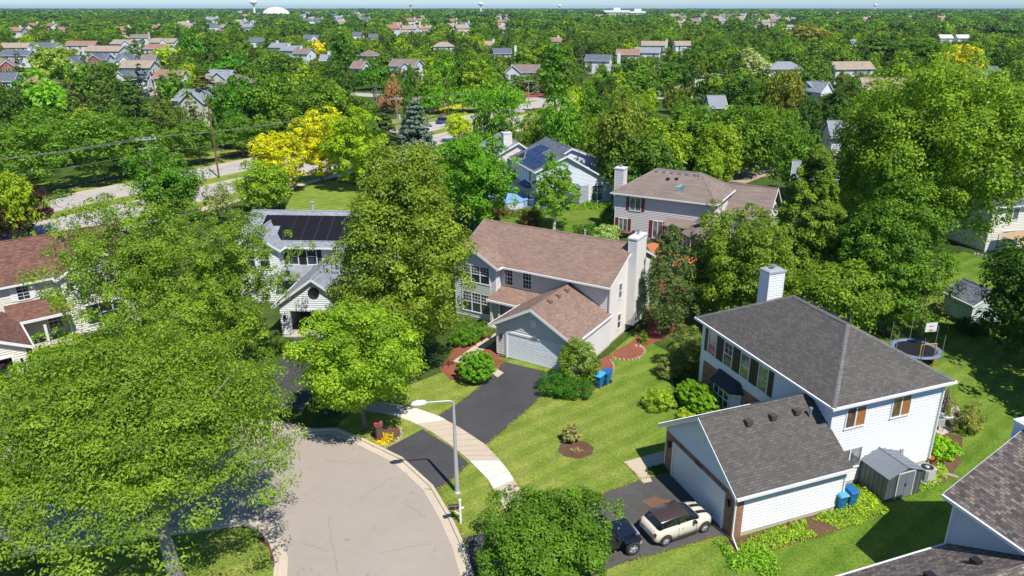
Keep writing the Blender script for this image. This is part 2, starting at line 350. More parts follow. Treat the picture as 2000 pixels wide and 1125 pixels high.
for i in range(len(up) - 1):
    n_ = 3
    for k in range(n_):
        a, b = k / n_, (k + 1) / n_
        q = [lo[i].lerp(lo[i + 1], a + 0.012), lo[i].lerp(lo[i + 1], b - 0.012), up[i].lerp(up[i + 1], b - 0.012), up[i].lerp(up[i + 1], a + 0.012)]
        new = (i == 3) or (i == 2 and k == 2) or (i == 7) or (i == 6 and k == 2)
        mb.hexa([Vector((p.x, p.y, 0.0)) for p in q][::-1], [Vector((p.x, p.y, 0.06 if new else 0.055)) for p in q][::-1], 1 if new else 0)
struct("pavement", mb, [WALKC, WALKN])
sheet("driveway", [(985, 706), (1100, 734), (1078, 756), (1035, 795), (990, 835), (950, 868), (935, 862), (860, 818), (850, 815), (905, 780), (945, 748)], 0.012, ASPH)
sheet("driveway", [(825, 838), (755, 875), (772, 896), (830, 955), (852, 957), (880, 940), (916, 905), (880, 872)], 0.012, ASPH)
sheet("driveway", [(1306, 926), (1262, 933), (1200, 955), (1125, 985), (1050, 1018), (930, 1044), (897, 1052), (910, 1097), (950, 1125), (1120, 1140), (1215, 1100), (1330, 1068), (1398, 1048), (1425, 1046)], 0.012, ASPH_W)
sheet("driveway", [(573, 655), (655, 657), (650, 690), (625, 740), (600, 800), (520, 800), (530, 740), (555, 690)], 0.012, ASPH)
sheet("driveway", [(-120, 800), (60, 742), (110, 790), (100, 900), (0, 930), (-150, 900)], 0.012, CONC_M)
sheet("path", [(1218, 902), (1298, 880), (1300, 905), (1260, 915), (1274, 940), (1256, 944), (1238, 922)], 0.02, WALKC)
sheet("path", [(968, 650), (972, 662), (935, 690), (905, 712), (885, 705), (903, 692), (930, 672)], 0.02, WALKC)
sheet("path", [(968, 718), (984, 728), (972, 737), (958, 727)], 0.02, WALKC)
sheet("mulch_bed", [(970, 656), (975, 700), (990, 704), (968, 720), (940, 740), (880, 742), (858, 720), (905, 660), (935, 640)], 0.014, MULCH)
sheet("mulch_bed", [(1100, 736), (1195, 690), (1198, 720), (1190, 745), (1150, 768), (1090, 772), (1070, 755)], 0.014, MULCH)
sheet("mulch_bed", [(1196, 688), (1232, 668), (1262, 640), (1330, 610), (1345, 640), (1300, 660), (1262, 676), (1258, 694), (1228, 702), (1200, 700)], 0.014, MULCH)
sheet("mulch_bed", [(1255, 540), (1340, 540), (1350, 620), (1265, 640)], 0.012, MULCH)
sheet("mulch_bed", [(1000, 178), (1115, 175), (1110, 186), (1040, 192), (1000, 190)], 0.012, MULCH)
sheet("mulch_bed", [(845, 216), (868, 208), (895, 198), (905, 204), (880, 214), (860, 226)], 0.014, MULCH)
c = at(1125, 877)
pts = [(c.x + 1.12 * math.cos(a / 24 * 2 * math.pi) * (1 + 0.05 * math.sin(a * 2.1)), c.y + 1.02 * math.sin(a / 24 * 2 * math.pi) * (1 + 0.05 * math.cos(a * 1.7))) for a in range(24)]
sheet("soil_bed", pts, 0.014, SOIL, False)
sheet("soil_bed", [(1436, 1052), (1628, 992), (1660, 995), (1728, 985), (1735, 1000), (1640, 1035), (1530, 1068), (1470, 1090), (1440, 1085), (1405, 1060)], 0.014, SOIL)
sheet("soil_bed", [(1820, 905), (1838, 845), (1880, 850), (1878, 900), (1845, 945), (1820, 930)], 0.014, SOIL)
sheet("soil_bed", [(742, 868), (722, 850), (738, 835), (775, 832), (784, 848), (770, 862)], 0.014, SOIL)
sheet("soil_bed", [(500, 1050), (520, 1040), (548, 1052), (556, 1125), (540, 1190), (530, 1190), (538, 1120), (525, 1070)], 0.012, SOIL)
sheet("lawn", [(100, 1080), (300, 1040), (470, 1030), (520, 1040), (545, 1085), (540, 1190), (100, 1200)], 0.006, G_LAWN)
sheet("patio", [(1820, 840), (1835, 800), (1870, 790), (1885, 830), (1840, 850)], 0.016, CONC_M)
sheet("patio", [(1262, 478), (1300, 462), (1385, 470), (1400, 520), (1290, 520)], 0.016, paving("brick_patio", srgb(190, 120, 84), 0.2))
sheet("water", [(1928, 52), (1936, 47), (1965, 43), (1994, 46), (2040, 50), (2040, 62), (1950, 60)], 0.02, plain("pond_water", srgb(96, 140, 190), 0.12, 0.05, 0.02))
sheet("beach", [(1922, 55), (1930, 45), (1962, 40), (2060, 42), (2060, 64), (1945, 62)], 0.012, plain("sand", srgb(214, 204, 178), 0.9, 0.06))
OILM = paving("rust_stain", srgb(122, 90, 72), 0.2)
cs_ = at(1283, 981); sheet("stain", [(cs_.x + (0.75 + .12 * math.sin(3 * a)) * math.cos(a), cs_.y + (0.42 + .08 * math.sin(5 * a)) * math.sin(a)) for a in [k * math.pi / 12 for k in range(24)]], 0.0165, OILM, False)
def crack_line(mb, pts, w_, z):
    for (a, b) in zip(pts[:-1], pts[1:]):
        a, b = Vector((a[0], a[1], z)), Vector((b[0], b[1], z)); n = (b - a).normalized(); n = Vector((n.y, -n.x, 0)) * w_; mb.poly([a - n, a + n, b + n, b - n])
rc_ = random.Random(3); mb = MB()
def wander(p, q, n, j): return [(p[0] + (q[0] - p[0]) * k / n + rc_.uniform(-j, j), p[1] + (q[1] - p[1]) * k / n + rc_.uniform(-j, j)) for k in range(n + 1)]
for p, q in (((770, 930), (700, 975)), ((845, 1060), (740, 1080)), ((640, 900), (720, 905)), ((640, 1010), (660, 1120)), ((795, 985), (830, 1010)), ((590, 1060), (640, 1075))):
    a, b = at(*p), at(*q); crack_line(mb, wander((a.x, a.y), (b.x, b.y), 16, 0.07), 0.006, 0.0125)
struct("pavement_crack", mb, plain("crack_dark", srgb(92, 80, 74), 0.9))
# four-lane road beyond the houses
A0 = Vector((-71.67, 102.99, 0)); dR = Vector((0.515, 0.857, 0)).normalized(); nR = Vector((dR.y, -dR.x, 0))
def rd(s, n): p = A0 + dR * s + nR * n; return (p.x, p.y)
def band(name, n0, n1, z, m, s0=-90, s1=330): return sheet(name, [rd(s0, n0), rd(s0, n1), rd(s1, n1), rd(s1, n0)], z, m, False)
band("road", 0, 8, 0.010, ROADC); band("road", 12, 20, 0.010, ROADC)
band("pavement", 23.2, 24.9, 0.014, WALKC); band("pavement", -6.5, -4.8, 0.014, ASPH_W)
sheet("median", [rd(-90, 8), rd(-90, 12), rd(330, 12), rd(330, 8)], 0.006, G_LAWN, False)
sheet("verge", [rd(-90, 20), rd(-90, 23.2), rd(330, 23.2), rd(330, 20)], 0.006, G_LAWN, False)
sheet("verge", [rd(-90, -12), rd(-90, 0), rd(330, 0), rd(330, -12)], 0.006, G_LAWN, False)
mb = MB()
for n0 in (-0.35, 7.8, 12.0, 19.8):
    P = [rd(s, n0) for s in (-90, 100, 330)]; strip(mb, P, 0.0, 0.35, 0.0, 0.13)
struct("curb", mb, CURB)
mb = MB()
for n0 in (3.9, 15.9):
    s = -90
    while s < 120:
        a, b, c_, d = rd(s, n0), rd(s, n0 + 0.14), rd(s + 3, n0 + 0.14), rd(s + 3, n0); mb.poly([(q[0], q[1], 0.015) for q in (a, b, c_, d)]); s += 12
struct("lane_marking", mb, plain("faded_white_paint", (0.62, 0.61, 0.58), 0.7, 0.15))
mb = MB(); rc_ = random.Random(8)
for s0_ in range(-40, 120, 13):
    for n0_, n1_ in ((0.3, 7.7), (12.3, 19.7)):
        if rc_.random() < 0.75: s_ = s0_ + rc_.uniform(-4, 4); crack_line(mb, wander(rd(s_, n0_), rd(s_ + rc_.uniform(-3, 3), n1_), 8, 0.22), 0.07, 0.0145)
for n0_ in (2.0, 5.8, 14.2, 17.9):
    s_ = -60
    while s_ < 130:
        L2 = rc_.uniform(4, 14)
        if rc_.random() < 0.6: crack_line(mb, wander(rd(s_, n0_), rd(s_ + L2, n0_), 6, 0.1), 0.05, 0.0148)
        s_ += L2 + rc_.uniform(1, 8)
struct("tar_crack_seal", mb, plain("tar_seal", srgb(70, 68, 70), 0.7))
mb = MB(); strip(mb, [(-110, 262), (-55, 244), (-18, 227), (2, 232), (40, 236), (90, 240)], -4, 4, 0.0, 0.02); struct("road", mb, ROADC)
mb = MB(); strip(mb, world_xy([(1415, 352), (1455, 338), (1520, 330), (1600, 326)]), -3.5, 3.5, 0.0, 0.02); struct("road", mb, paving("tan_road", srgb(172, 150, 128), 0.08))
mb = MB(); strip(mb, world_xy([(1350, 140), (1378, 134), (1400, 126), (1412, 120)]), -4.5, 4.5, 0.0, 0.02); struct("road", mb, ROADC)
# ================================================================ HOUSES
def fb(mb, face, pos, a0, a1, z0, z1, d0, d1, mi=0):
    if face == 'S': mb.box(a0, a1, pos - d1, pos - d0, z0, z1, mi)
    elif face == 'N': mb.box(a0, a1, pos + d0, pos + d1, z0, z1, mi)
    elif face == 'W': mb.box(pos - d1, pos - d0, a0, a1, z0, z1, mi)
    else: mb.box(pos + d0, pos + d1, a0, a1, z0, z1, mi)
def window(root, face, pos, a0, a1, z0, z1, lights=1, rows=(2, 2), cols=2, g=None, frame=None, split=True, label=None, shut=None, slide=False):
    """framed window unit; lights = sashes side by side, rows/cols = glazing bars per half sash"""
    g = g or GLASS; frame = frame or WHITE; mb = MB(); t = 0.075
    fb(mb, face, pos, a0 - t, a1 + t, z1, z1 + t, 0.0, 0.1); fb(mb, face, pos, a0 - t - 0.03, a1 + t + 0.03, z0 - t, z0, 0.0, 0.12)
    fb(mb, face, pos, a0 - t, a0, z0, z1, 0.0, 0.1); fb(mb, face, pos, a1, a1 + t, z0, z1, 0.0, 0.1)
    wl = (a1 - a0) / lights; zm = (z0 + z1) / 2
    for k in range(lights):
        b0 = a0 + k * wl; b1 = b0 + wl
        if k: fb(mb, face, pos, b0 - 0.045, b0 + 0.045, z0, z1, 0.0, 0.09)
        if split: fb(mb, face, pos, b0, b1, zm - 0.03, zm + 0.03, 0.0, 0.085)
        for hz in ((zm, z1, rows[0]), (z0, zm, rows[1])):
            for r in range(1, hz[2]): zz = hz[0] + (hz[1] - hz[0]) * r / hz[2]; fb(mb, face, pos, b0, b1, zz - 0.013, zz + 0.013, 0.0, 0.075)
            if hz[2] > 1:
                for q in range(1, cols): aa = b0 + wl * q / cols; fb(mb, face, pos, aa - 0.013, aa + 0.013, hz[0], hz[1], 0.0, 0.072)
    o = mb.build("window", frame, root)
    if label: o["label"] = label
    mb = MB()
    if isinstance(g, (list, tuple)):
        for k in range(lights): fb(mb, face, pos, a0 + k * wl, a0 + (k + 1) * wl, z0, z1, 0.0, 0.055, k)
        mb.build("pane", list(g), o)
    else:
        fb(mb, face, pos, a0, a1, z0, z1, 0.0, 0.055); mb.build("pane", g, o)
    if shut:
        for s in (-1, 1):
            mb = MB(); e = a0 - t if s < 0 else a1 + t; q0, q1 = (e - 0.42, e - 0.02) if s < 0 else (e + 0.02, e + 0.42)
            fb(mb, face, pos, q0, q1, z0 - 0.05, z1 + 0.05, 0.0, 0.08)
            for r in range(9): zz = z0 + (z1 - z0) * (r + 0.5) / 9; fb(mb, face, pos, q0 + 0.06, q1 - 0.06, zz - 0.04, zz + 0.04, 0.08, 0.094)
            mb.build("shutter", shut, root)
    return o
def body(root, vols, mats, found=True, name="wall"):
    """vols: (x0,x1,y0,y1,z0,z1,gables{face:(ridge_a,zr)},mat_index, open faces)"""
    mb = MB()
    for v in vols:
        x0, x1, y0, y1, z0, z1, gb, mi = v[:8]; skip = v[8] if len(v) > 8 else ""
        mb.box(x0 + 0.01, x1 - 0.01, y0 + 0.01, y1 - 0.01, z0 - 0.2, z1 - 0.02, mi)
        for f in "SNEW":
            if f in skip: continue
            P = {'S': [(x0, y0), (x1, y0)], 'N': [(x1, y1), (x0, y1)], 'E': [(x1, y0), (x1, y1)], 'W': [(x0, y1), (x0, y0)]}[f]
            pts = [(P[0][0], P[0][1], z0), (P[1][0], P[1][1], z0), (P[1][0], P[1][1], z1)]
            if f in gb:
                ra, zr = gb[f]; pts.append((ra, y0 if f == 'S' else y1, zr) if f in "SN" else (x0 if f == 'W' else x1, ra, zr))
            pts.append((P[0][0], P[0][1], z1)); mb.siding(pts, mi, z0=z0)
            if f in gb:
                a, b, cc = Vector(pts[2]), Vector(pts[3]), Vector(pts[4]); mb.poly([a, b, cc], mi)
        for (cx, cy) in ((x0, y0), (x1, y0), (x1, y1), (x0, y1)):
            mb.box(cx - 0.05, cx + 0.05, cy - 0.05, cy + 0.05, z0, z1 - 0.15, len(mats) - 1)
    o = mb.build(name, mats, root)
    if found:
        mb = MB()
        for v in vols:
            if v[4] < 0.5: mb.box(v[0] - 0.012, v[1] + 0.012, v[2] - 0.012, v[3] + 0.012, -0.3, v[4] - 0.002)
        mb.build("foundation", CONC_M, root)
    return o
def slab(mb, q, th, mi=0):
    b = [Vector(p) - Vector((0, 0, th)) for p in q]; mb.hexa(b, [Vector(p) for p in q], mi)
def gable_roof(root, x0, x1, y0, y1, ze, zr, axis, mat, ridge=None, ze2=None, th=0.13, trim=WHITE, ends="both", gutter=True):
    mb = MB(); ze2 = ze if ze2 is None else ze2
    if axis == 'x':
        r = (y0 + y1) / 2 if ridge is None else ridge
        A = [(x0, y0, ze), (x1, y0, ze), (x1, r, zr), (x0, r, zr)]; B = [(x0, r, zr), (x1, r, zr), (x1, y1, ze2), (x0, y1, ze2)]
    else:
        r = (x0 + x1) / 2 if ridge is None else ridge
        A = [(x0, y1, ze), (x0, y0, ze), (r, y0, zr), (r, y1, zr)]; B = [(r, y1, zr), (r, y0, zr), (x1, y0, ze2), (x1, y1, ze2)]
    slab(mb, A, th); slab(mb, B, th)
    # ridge cap
    cap = MB()
    if axis == 'x': cap.hexa([(x0, r - 0.13, zr - 0.02), (x1, r - 0.13, zr - 0.02), (x1, r + 0.13, zr - 0.02), (x0, r + 0.13, zr - 0.02)], [(x0, r - 0.02, zr + 0.035), (x1, r - 0.02, zr + 0.035), (x1, r + 0.02, zr + 0.035), (x0, r + 0.02, zr + 0.035)])
    else: cap.hexa([(r - 0.13, y0, zr - 0.02), (r + 0.13, y0, zr - 0.02), (r + 0.13, y1, zr - 0.02), (r - 0.13, y1, zr - 0.02)], [(r - 0.02, y0, zr + 0.035), (r + 0.02, y0, zr + 0.035), (r + 0.02, y1, zr + 0.035), (r - 0.02, y1, zr + 0.035)])
    o = mb.build("roof", mat, root); cap.build("ridge_cap", mat, o)
    fm = MB()
    def rake(p, q, out):
        p, q = Vector(p), Vector(q); out = Vector(out) * 0.035; d = Vector((0, 0, 0.25)); u = Vector((0, 0, 0.012))
        fm.hexa([p - d, q - d, q - d + out, p - d + out], [p - u, q - u, q - u + out, p - u + out])
    if axis == 'x':
        if ends in ("both", "lo"): rake(A[0], A[3], (-1, 0, 0)); rake(B[0], B[3], (-1, 0, 0))
        if ends in ("both", "hi"): rake(A[1], A[2], (1, 0, 0)); rake(B[1], B[2], (1, 0, 0))
        if gutter:
            fm.box(x0, x1, y0 - 0.12, y0 - 0.002, ze - 0.17, ze - 0.03); fm.box(x0, x1, y1 + 0.002, y1 + 0.12, ze2 - 0.17, ze2 - 0.03)
    else:
        if ends in ("both", "lo"): rake(A[1], A[2], (0, -1, 0)); rake(B[1], B[2], (0, -1, 0))
        if ends in ("both", "hi"): rake(A[0], A[3], (0, 1, 0)); rake(B[0], B[3], (0, 1, 0))
        if gutter:
            fm.box(x0 - 0.12, x0 - 0.002, y0, y1, ze - 0.17, ze - 0.03); fm.box(x1 + 0.002, x1 + 0.12, y0, y1, ze2 - 0.17, ze2 - 0.03)
    fm.build("fascia", trim, root)
    return o
def hip_roof(root, x0, x1, y0, y1, ze, zr, r0, r1, mat, trim=WHITE):
    mb = MB(); e = [Vector(p) for p in ((x0, y0, ze), (x1, y0, ze), (x1, y1, ze), (x0, y1, ze))]; b = [p - Vector((0, 0, 0.14)) for p in e]
    a, c_ = Vector((r0[0], r0[1], zr)), Vector((r1[0], r1[1], zr))
    mb.poly(b[::-1])
    for i in range(4): mb.poly([b[i], b[(i + 1) % 4], e[(i + 1) % 4], e[i]])
    alongy = abs(r1[1] - r0[1]) > abs(r1[0] - r0[0])
    if alongy: F = [[e[0], e[1], a], [e[1], e[2], c_, a], [e[2], e[3], c_], [e[3], e[0], a, c_]]; hips = [(e[0], a), (e[1], a), (e[2], c_), (e[3], c_), (a, c_)]
    else: F = [[e[0], e[1], c_, a], [e[1], e[2], c_], [e[2], e[3], a, c_], [e[3], e[0], a]]; hips = [(e[0], a), (e[3], a), (e[1], c_), (e[2], c_), (a, c_)]
    for f in F: mb.poly(f)
    o = mb.build("roof", mat, root); cap = MB()
    for p, q in hips:
        d = (q - p); h = Vector((d.y, -d.x, 0)).normalized() * 0.16; u = Vector((0, 0, 0.045)); dn = Vector((0, 0, 0.05))
        cap.hexa([p - h - dn, p + h - dn, q + h - dn, q - h - dn], [p - h * 0.2 + u, p + h * 0.2 + u, q + h * 0.2 + u, q - h * 0.2 + u])
    cap.build("ridge_cap", SH_CAP if mat is SH_DGREY else mat, o)
    fm = MB(); g = 0.12
    fm.box(x0 - g, x1 + g, y0 - g, y0 - 0.002, ze - 0.17, ze - 0.03); fm.box(x0 - g, x1 + g, y1 + 0.002, y1 + g, ze - 0.17, ze - 0.03)
    fm.box(x0 - g, x0 - 0.002, y0, y1, ze - 0.17, ze - 0.03); fm.box(x1 + 0.002, x1 + g, y0, y1, ze - 0.17, ze - 0.03)
    fm.build("gutter", trim, root); return o
def roof_vents(root, pts, m, kind="box"):
    for (x, y, z) in pts:
        mb = MB()
        if kind == "box": mb.box(x - 0.18, x + 0.18, y - 0.18, y + 0.18, z - 0.1, z + 0.16)
        else: mb.tube([(x, y, z - 0.15), (x, y, z + 0.45)], 0.07, 10); mb.tube([(x, y, z + 0.45), (x, y, z + 0.52)], [0.11, 0.10], 10)
        mb.build("roof_vent", m, root)
def garage_door(root, face, pos, a0, a1, z1, mat, rows=4, cols=8, slopped=False):
    mb = MB(); fb(mb, face, pos, a0, a1, 0.03, z1, -0.02, 0.062)
    rh = (z1 - 0.03) / rows; cw = (a1 - a0) / cols
    for r in range(rows):
        for k in range(cols):
            p0, p1 = a0 + k * cw + 0.07, a0 + (k + 1) * cw - 0.07; q0, q1 = 0.03 + r * rh + 0.07, 0.03 + (r + 1) * rh - 0.07
            for (u0, u1, v0, v1) in ((p0, p1, q0, q0 + 0.03), (p0, p1, q1 - 0.03, q1), (p0, p0 + 0.03, q0 + 0.03, q1 - 0.03), (p1 - 0.03, p1, q0 + 0.03, q1 - 0.03)):
                fb(mb, face, pos, u0, u1, v0, v1, 0.062, 0.074)
    o = mb.build("garage_door", mat, root)
    mb = MB(); t = 0.16
    fb(mb, face, pos, a0 - t, a1 + t, z1, z1 + t, 0.0, 0.11); fb(mb, face, pos, a0 - t, a0, 0, z1, 0.0, 0.11); fb(mb, face, pos, a1, a1 + t, 0, z1, 0.0, 0.11)
    mb.build("door_frame", WHITE, root); return o
def house_number(root, txt, face, pos, a, z, size, m):
    cu = bpy.data.curves.new("house_number", 'FONT'); cu.body = txt; cu.size = size; cu.extrude = 0.012; cu.align_x = 'CENTER'; cu.space_character = 1.25
    o = bpy.data.objects.new("house_number", cu); COL.objects.link(o); cu.materials.append(m); o.parent = root
    if face == 'S': o.location = (a, pos - 0.115, z); o.rotation_euler = (math.pi / 2, 0, 0)
    else: o.location = (pos - 0.115, a, z); o.rotation_euler = (math.pi / 2, 0, -math.pi / 2)
    bpy.context.view_layer.update(); me = bpy.data.meshes.new_from_object(o.evaluated_get(bpy.context.evaluated_depsgraph_get())); q = bpy.data.objects.new('number_plaque', me); COL.objects.link(q); q.parent = root; q.location = o.location; q.rotation_euler = o.rotation_euler; bpy.data.objects.remove(o); q.name = 'house_number'
def wall_lamp(root, face, pos, a, z):
    mb = MB(); fb(mb, face, pos, a - 0.07, a + 0.07, z - 0.18, z + 0.14, 0.02, 0.16); fb(mb, face, pos, a - 0.09, a + 0.09, z + 0.14, z + 0.18, 0.02, 0.19); mb.build("wall_lamp", BLACK, root)
def chimney(root, x0, x1, y0, y1, z0, z1, mat, cap=None, flue=True):
    mb = MB()
    for P in ([(x0, y0), (x1, y0)], [(x1, y0), (x1, y1)], [(x1, y1), (x0, y1)], [(x0, y1), (x0, y0)]):
        mb.siding([(P[0][0], P[0][1], z0), (P[1][0], P[1][1], z0), (P[1][0], P[1][1], z1), (P[0][0], P[0][1], z1)])
    mb.box(x0 + 0.01, x1 - 0.01, y0 + 0.01, y1 - 0.01, z0, z1)
    for (cx, cy) in ((x0, y0), (x1, y0), (x1, y1), (x0, y1)): mb.box(cx - 0.05, cx + 0.05, cy - 0.05, cy + 0.05, z0, z1, 1)
    o = mb.build("chimney", [mat, WHITE], root)
    mb = MB(); mb.box(x0 - 0.1, x1 + 0.1, y0 - 0.1, y1 + 0.1, z1, z1 + 0.14)
    mb.box(x0 + 0.05, x1 - 0.05, y0 + 0.05, y1 - 0.05, z1 + 0.14, z1 + 0.17)
    mb.build("chimney_cap", cap or GALV, o)
    if flue:
        mb = MB(); cx, cy = (x0 + x1) / 2, (y0 + y1) / 2; mb.tube([(cx, cy, z1 + 0.1), (cx, cy, z1 + 0.4)], 0.13, 12); mb.tube([(cx, cy, z1 + 0.4), (cx, cy, z1 + 0.47)], 0.22, 12); mb.build("flue", ALU, o)
    return o
def downspout(root, x, y, z, dx=0.0, dy=0.0):
    mb = MB(); mb.box(x - 0.04, x + 0.04, y - 0.05, y + 0.05, 0.25, z); mb.tube([(x, y, 0.28), (x + dx, y + dy, 0.06)], 0.045, 6); mb.build("downspout", WHITE, root)
# ---- white house with dark grey hip roof (front right)
B = thing("house", "white two-storey house with dark grey hip roof and black shutters, cream hatchback at its garage", "house", (10.46, 31.9, 0), 20.9)
body(B, [(0, 7.1, 0, 6.9, 0.25, 2.75, {}, 0, "W"), (7.1, 15.1, 1.6, 14.3, 0.25, 5.6, {}, 0)], [WHITE_SID, WHITE])
mb = MB()     # brick garage front and brick entrance wall
fb(mb, 'W', 0, -0.02, 0.93, 0.0, 2.75, -0.02, 0.05); fb(mb, 'W', 0, 5.9, 6.92, 0.0, 2.75, -0.02, 0.05); fb(mb, 'W', 0, 0.93, 5.9, 2.2, 2.75, -0.02, 0.05)
mb.box(-0.05, 0.45, -0.07, -0.005, 0, 2.72); mb.build("brick_garage_front", BRICK, B); mb = MB(); mb.box(7.03, 7.05, 6.92, 13.9, 0.0, 2.75); mb.build("brick_entrance_wall", BRICK, B)
mb = MB(); mb.siding([(-0.03, 6.9, 2.75), (-0.03, 0, 2.75), (-0.03, 3.45, 5.3)]); mb.poly([(-0.02, 6.9, 2.75), (-0.02, 0, 2.75), (-0.02, 3.45, 5.3)]); mb.box(-0.09, -0.02, 0, 6.9, 2.66, 2.76)
mb.build("gable_wall", [WHITE_SID, WHITE], B)
gable_roof(B, -0.35, 7.12, -0.4, 7.3, 2.85, 5.42, 'x', SH_DGREY, ends="lo")
hip_roof(B, 6.7, 15.5, 1.2, 14.7, 5.75, 8.3, (11.1, 5.5), (11.1, 10.4), SH_DGREY)
roof_vents(B, [(2.3, 2.6, 4.98), (3.9, 2.6, 4.98), (5.5, 2.6, 4.98)], plain("brown_vent", srgb(84, 68, 56), 0.6)); roof_vents(B, [(6.2, 2.3, 4.75)], ALU, "pipe")
roof_vents(B, [(11.6, y, 8.05) for y in (6.3, 7.2, 8.1, 9.0, 9.9)], BLACK); roof_vents(B, [(11.25, 5.6, 8.35)], BLACK, "pipe")
chimney(B, 12.25, 13.5, 14.33, 15.3, 0.25, 8.35, WHITE_SID)
garage_door(B, 'W', -0.03, 0.95, 5.88, 2.15, plain("white_garage_door", (0.74, 0.74, 0.73), 0.5, 0.04))
house_number(B, "1443", 'W', -0.03, 3.4, 2.33, 0.3, BLACK)
mb = MB(); M = Matrix.Translation((-0.02, 3.45, 4.1)) @ Matrix.Rotation(-math.pi / 2, 4, 'Y'); mb.lathe([(0.0, 0.06), (0.38, 0.06), (0.40, 0.09), (0.44, 0.09), (0.45, 0.0)], n=28, M=M)
for k in range(-3, 4): mb.box(-0.085, -0.075, 3.45 - 0.34, 3.45 + 0.34, 4.1 + k * 0.09, 4.1 + k * 0.09 + 0.03)
mb.build("gable_vent", WHITE, B)
for a in (0.45, 6.4): wall_lamp(B, 'W', -0.05, a, 1.9)
downspout(B, -0.12, -0.12, 2.7, -0.25, -0.9); downspout(B, 7.0, -0.07, 2.7, 0.05, -0.2); downspout(B, 15.15, 1.5, 5.6)
for k, (y, gl) in enumerate([(13.05, GLASS_C), (11.2, GLASS), (9.35, GLASS_C), (7.5, GLASS_C)]): window(B, 'W', 7.1, y - 0.42, y + 0.42, 3.55, 5.15, rows=(2, 1) if k == 1 else (1, 1), g=gl, shut=BLACK)
window(B, 'S', 1.6, 8.1, 9.4, 3.95, 5.2, lights=2, rows=(1, 1), g=[GLASS_T, WOODB], split=False); window(B, 'S', 1.6, 11.4, 12.7, 3.95, 5.2, lights=2, rows=(1, 1), g=[GLASS_T, WOODB], split=False)
window(B, 'S', 1.6, 8.0, 9.6, 1.2, 2.45, lights=2, rows=(1, 1), g=GLASS_C, split=False)
mb = MB(); b = [(7.15, 9.3), (6.5, 9.8), (6.5, 11.7), (7.15, 12.2)]
mb.hexa([(x, y, 0.5) for x, y in b], [(x, y, 2.35) for x, y in b]); o = mb.build("bay_window", WHITE_SID, B)
mb = MB(); mb.hexa([(7.2, 8.95, 2.35), (6.2, 9.6, 2.35), (6.2, 11.9, 2.35), (7.2, 12.55, 2.35)], [(7.2, 9.3, 2.98), (6.95, 9.75, 2.98), (6.95, 11.75, 2.98), (7.2, 12.2, 2.98)]); mb.build("bay_roof", BLACK, o)
mb = MB(); fb(mb, 'W', 6.5, 9.9, 11.6, 1.0, 2.15, 0, 0.05); mb.build("pane", GLASS, o)
mb = MB()
for a in (9.9, 10.47, 11.03, 11.6): fb(mb, 'W', 6.5, a - 0.03, a + 0.03, 0.95, 2.2, 0.04, 0.09)
for z in (0.97, 1.57, 2.17): fb(mb, 'W', 6.5, 9.87, 11.63, z - 0.03, z + 0.03, 0.04, 0.085)
mb.build("frame", WHITE, o)
mb = MB(); mb.box(6.98, 7.06, 7.9, 8.75, 0.1, 2.1); mb.build("door", plain("dark_red_door", (0.12, 0.03, 0.025), 0.4), B)
mb = MB()
for x in (12.0, 12.32, 12.62): mb.box(x, x + 0.22, 1.42, 1.6, 1.15, 1.6)
mb.box(12.02, 12.06, 1.5, 1.54, 0.2, 1.2); mb.box(12.7, 12.74, 1.5, 1.54, 0.2, 1.2); mb.build("meter_box", GALV, B)
# ---- centre house, brown roof
H = thing("house", "tan two-storey house with pinkish brown roof in the centre, white double garage at its front", "house", (-2.79, 53.92, 0), -30.5)
body(H, [(0, 7.0, 0, 6.0, 0.2, 2.7, {'S': (3.35, 4.75)}, 0), (-7.7, 6.9, 5.95, 14.6, 0.2, 5.3, {'E': (10.3, 7.45), 'W': (10.3, 7.45)}, 1, ""), (-7.7, -3.4, 5.1, 6.5, 0.2, 5.3, {'S': (-5.55, 6.6)}, 0)], [GREY_SID, TAN_SID, WHITE])
gable_roof(H, -0.4, 7.1, -0.55, 6.1, 2.8, 4.85, 'y', SH_BROWN, ridge=3.35, ends="lo")
gable_roof(H, -8.0, 7.15, 5.45, 15.1, 5.32, 7.65, 'x', SH_BROWN)
gable_roof(H, -8.15, -2.95, 4.7, 10.2, 5.34, 6.72, 'y', SH_BROWN, ends="lo", gutter=True)
mb = MB(); slab(mb, [(-3.7, 4.05, 2.7), (0.6, 4.05, 2.7), (0.6, 6.1, 3.45), (-3.3, 6.1, 3.45)], 0.14); mb.build("porch_roof", SH_BROWN, H)
mb = MB(); mb.box(-3.7, -0.38, 3.93, 4.048, 2.5, 2.66); mb.box(-3.72, -3.6, 4.05, 5.2, 2.45, 2.6); mb.build("porch_gutter", WHITE, H)
for x in (-3.4, -2.6): mb = MB(); mb.box(x - 0.11, x + 0.11, 4.25, 4.47, 0.1, 2.56); mb.build("porch_column", TAN_SID, H)
mb = MB(); mb.box(-3.7, 0, 4.1, 5.95, 0.0, 0.14); mb.build("porch_floor", CONC_M, H)
mb = MB(); mb.box(-2.2, -1.3, 5.86, 5.93, 0.14, 2.2); mb.build("front_door", plain("brown_door", (0.22, 0.11, 0.06), 0.4), H)
roof_vents(H, [(3.75, 1.8, 4.72), (3.75, 3.2, 4.72), (3.75, 4.6, 4.72)], SH_BROWN); roof_vents(H, [(2.2, 10.7, 7.5)], GALV, "pipe")
garage_door(H, 'S', 0, 1.0, 5.9, 2.15, plain("white_panel_door", (0.78, 0.81, 0.85), 0.5, 0.04)); house_number(H, "1383", 'S', -0.02, 3.45, 2.18, 0.26, BLACK)
mb = MB(); fb(mb, 'S', 0, 3.15, 3.6, 3.1, 3.75, 0, 0.1); mb.build("gable_vent", WHITE, H)
wall_lamp(H, 'S', 0, 0.45, 1.75); wall_lamp(H, 'S', 0, 6.45, 1.75)
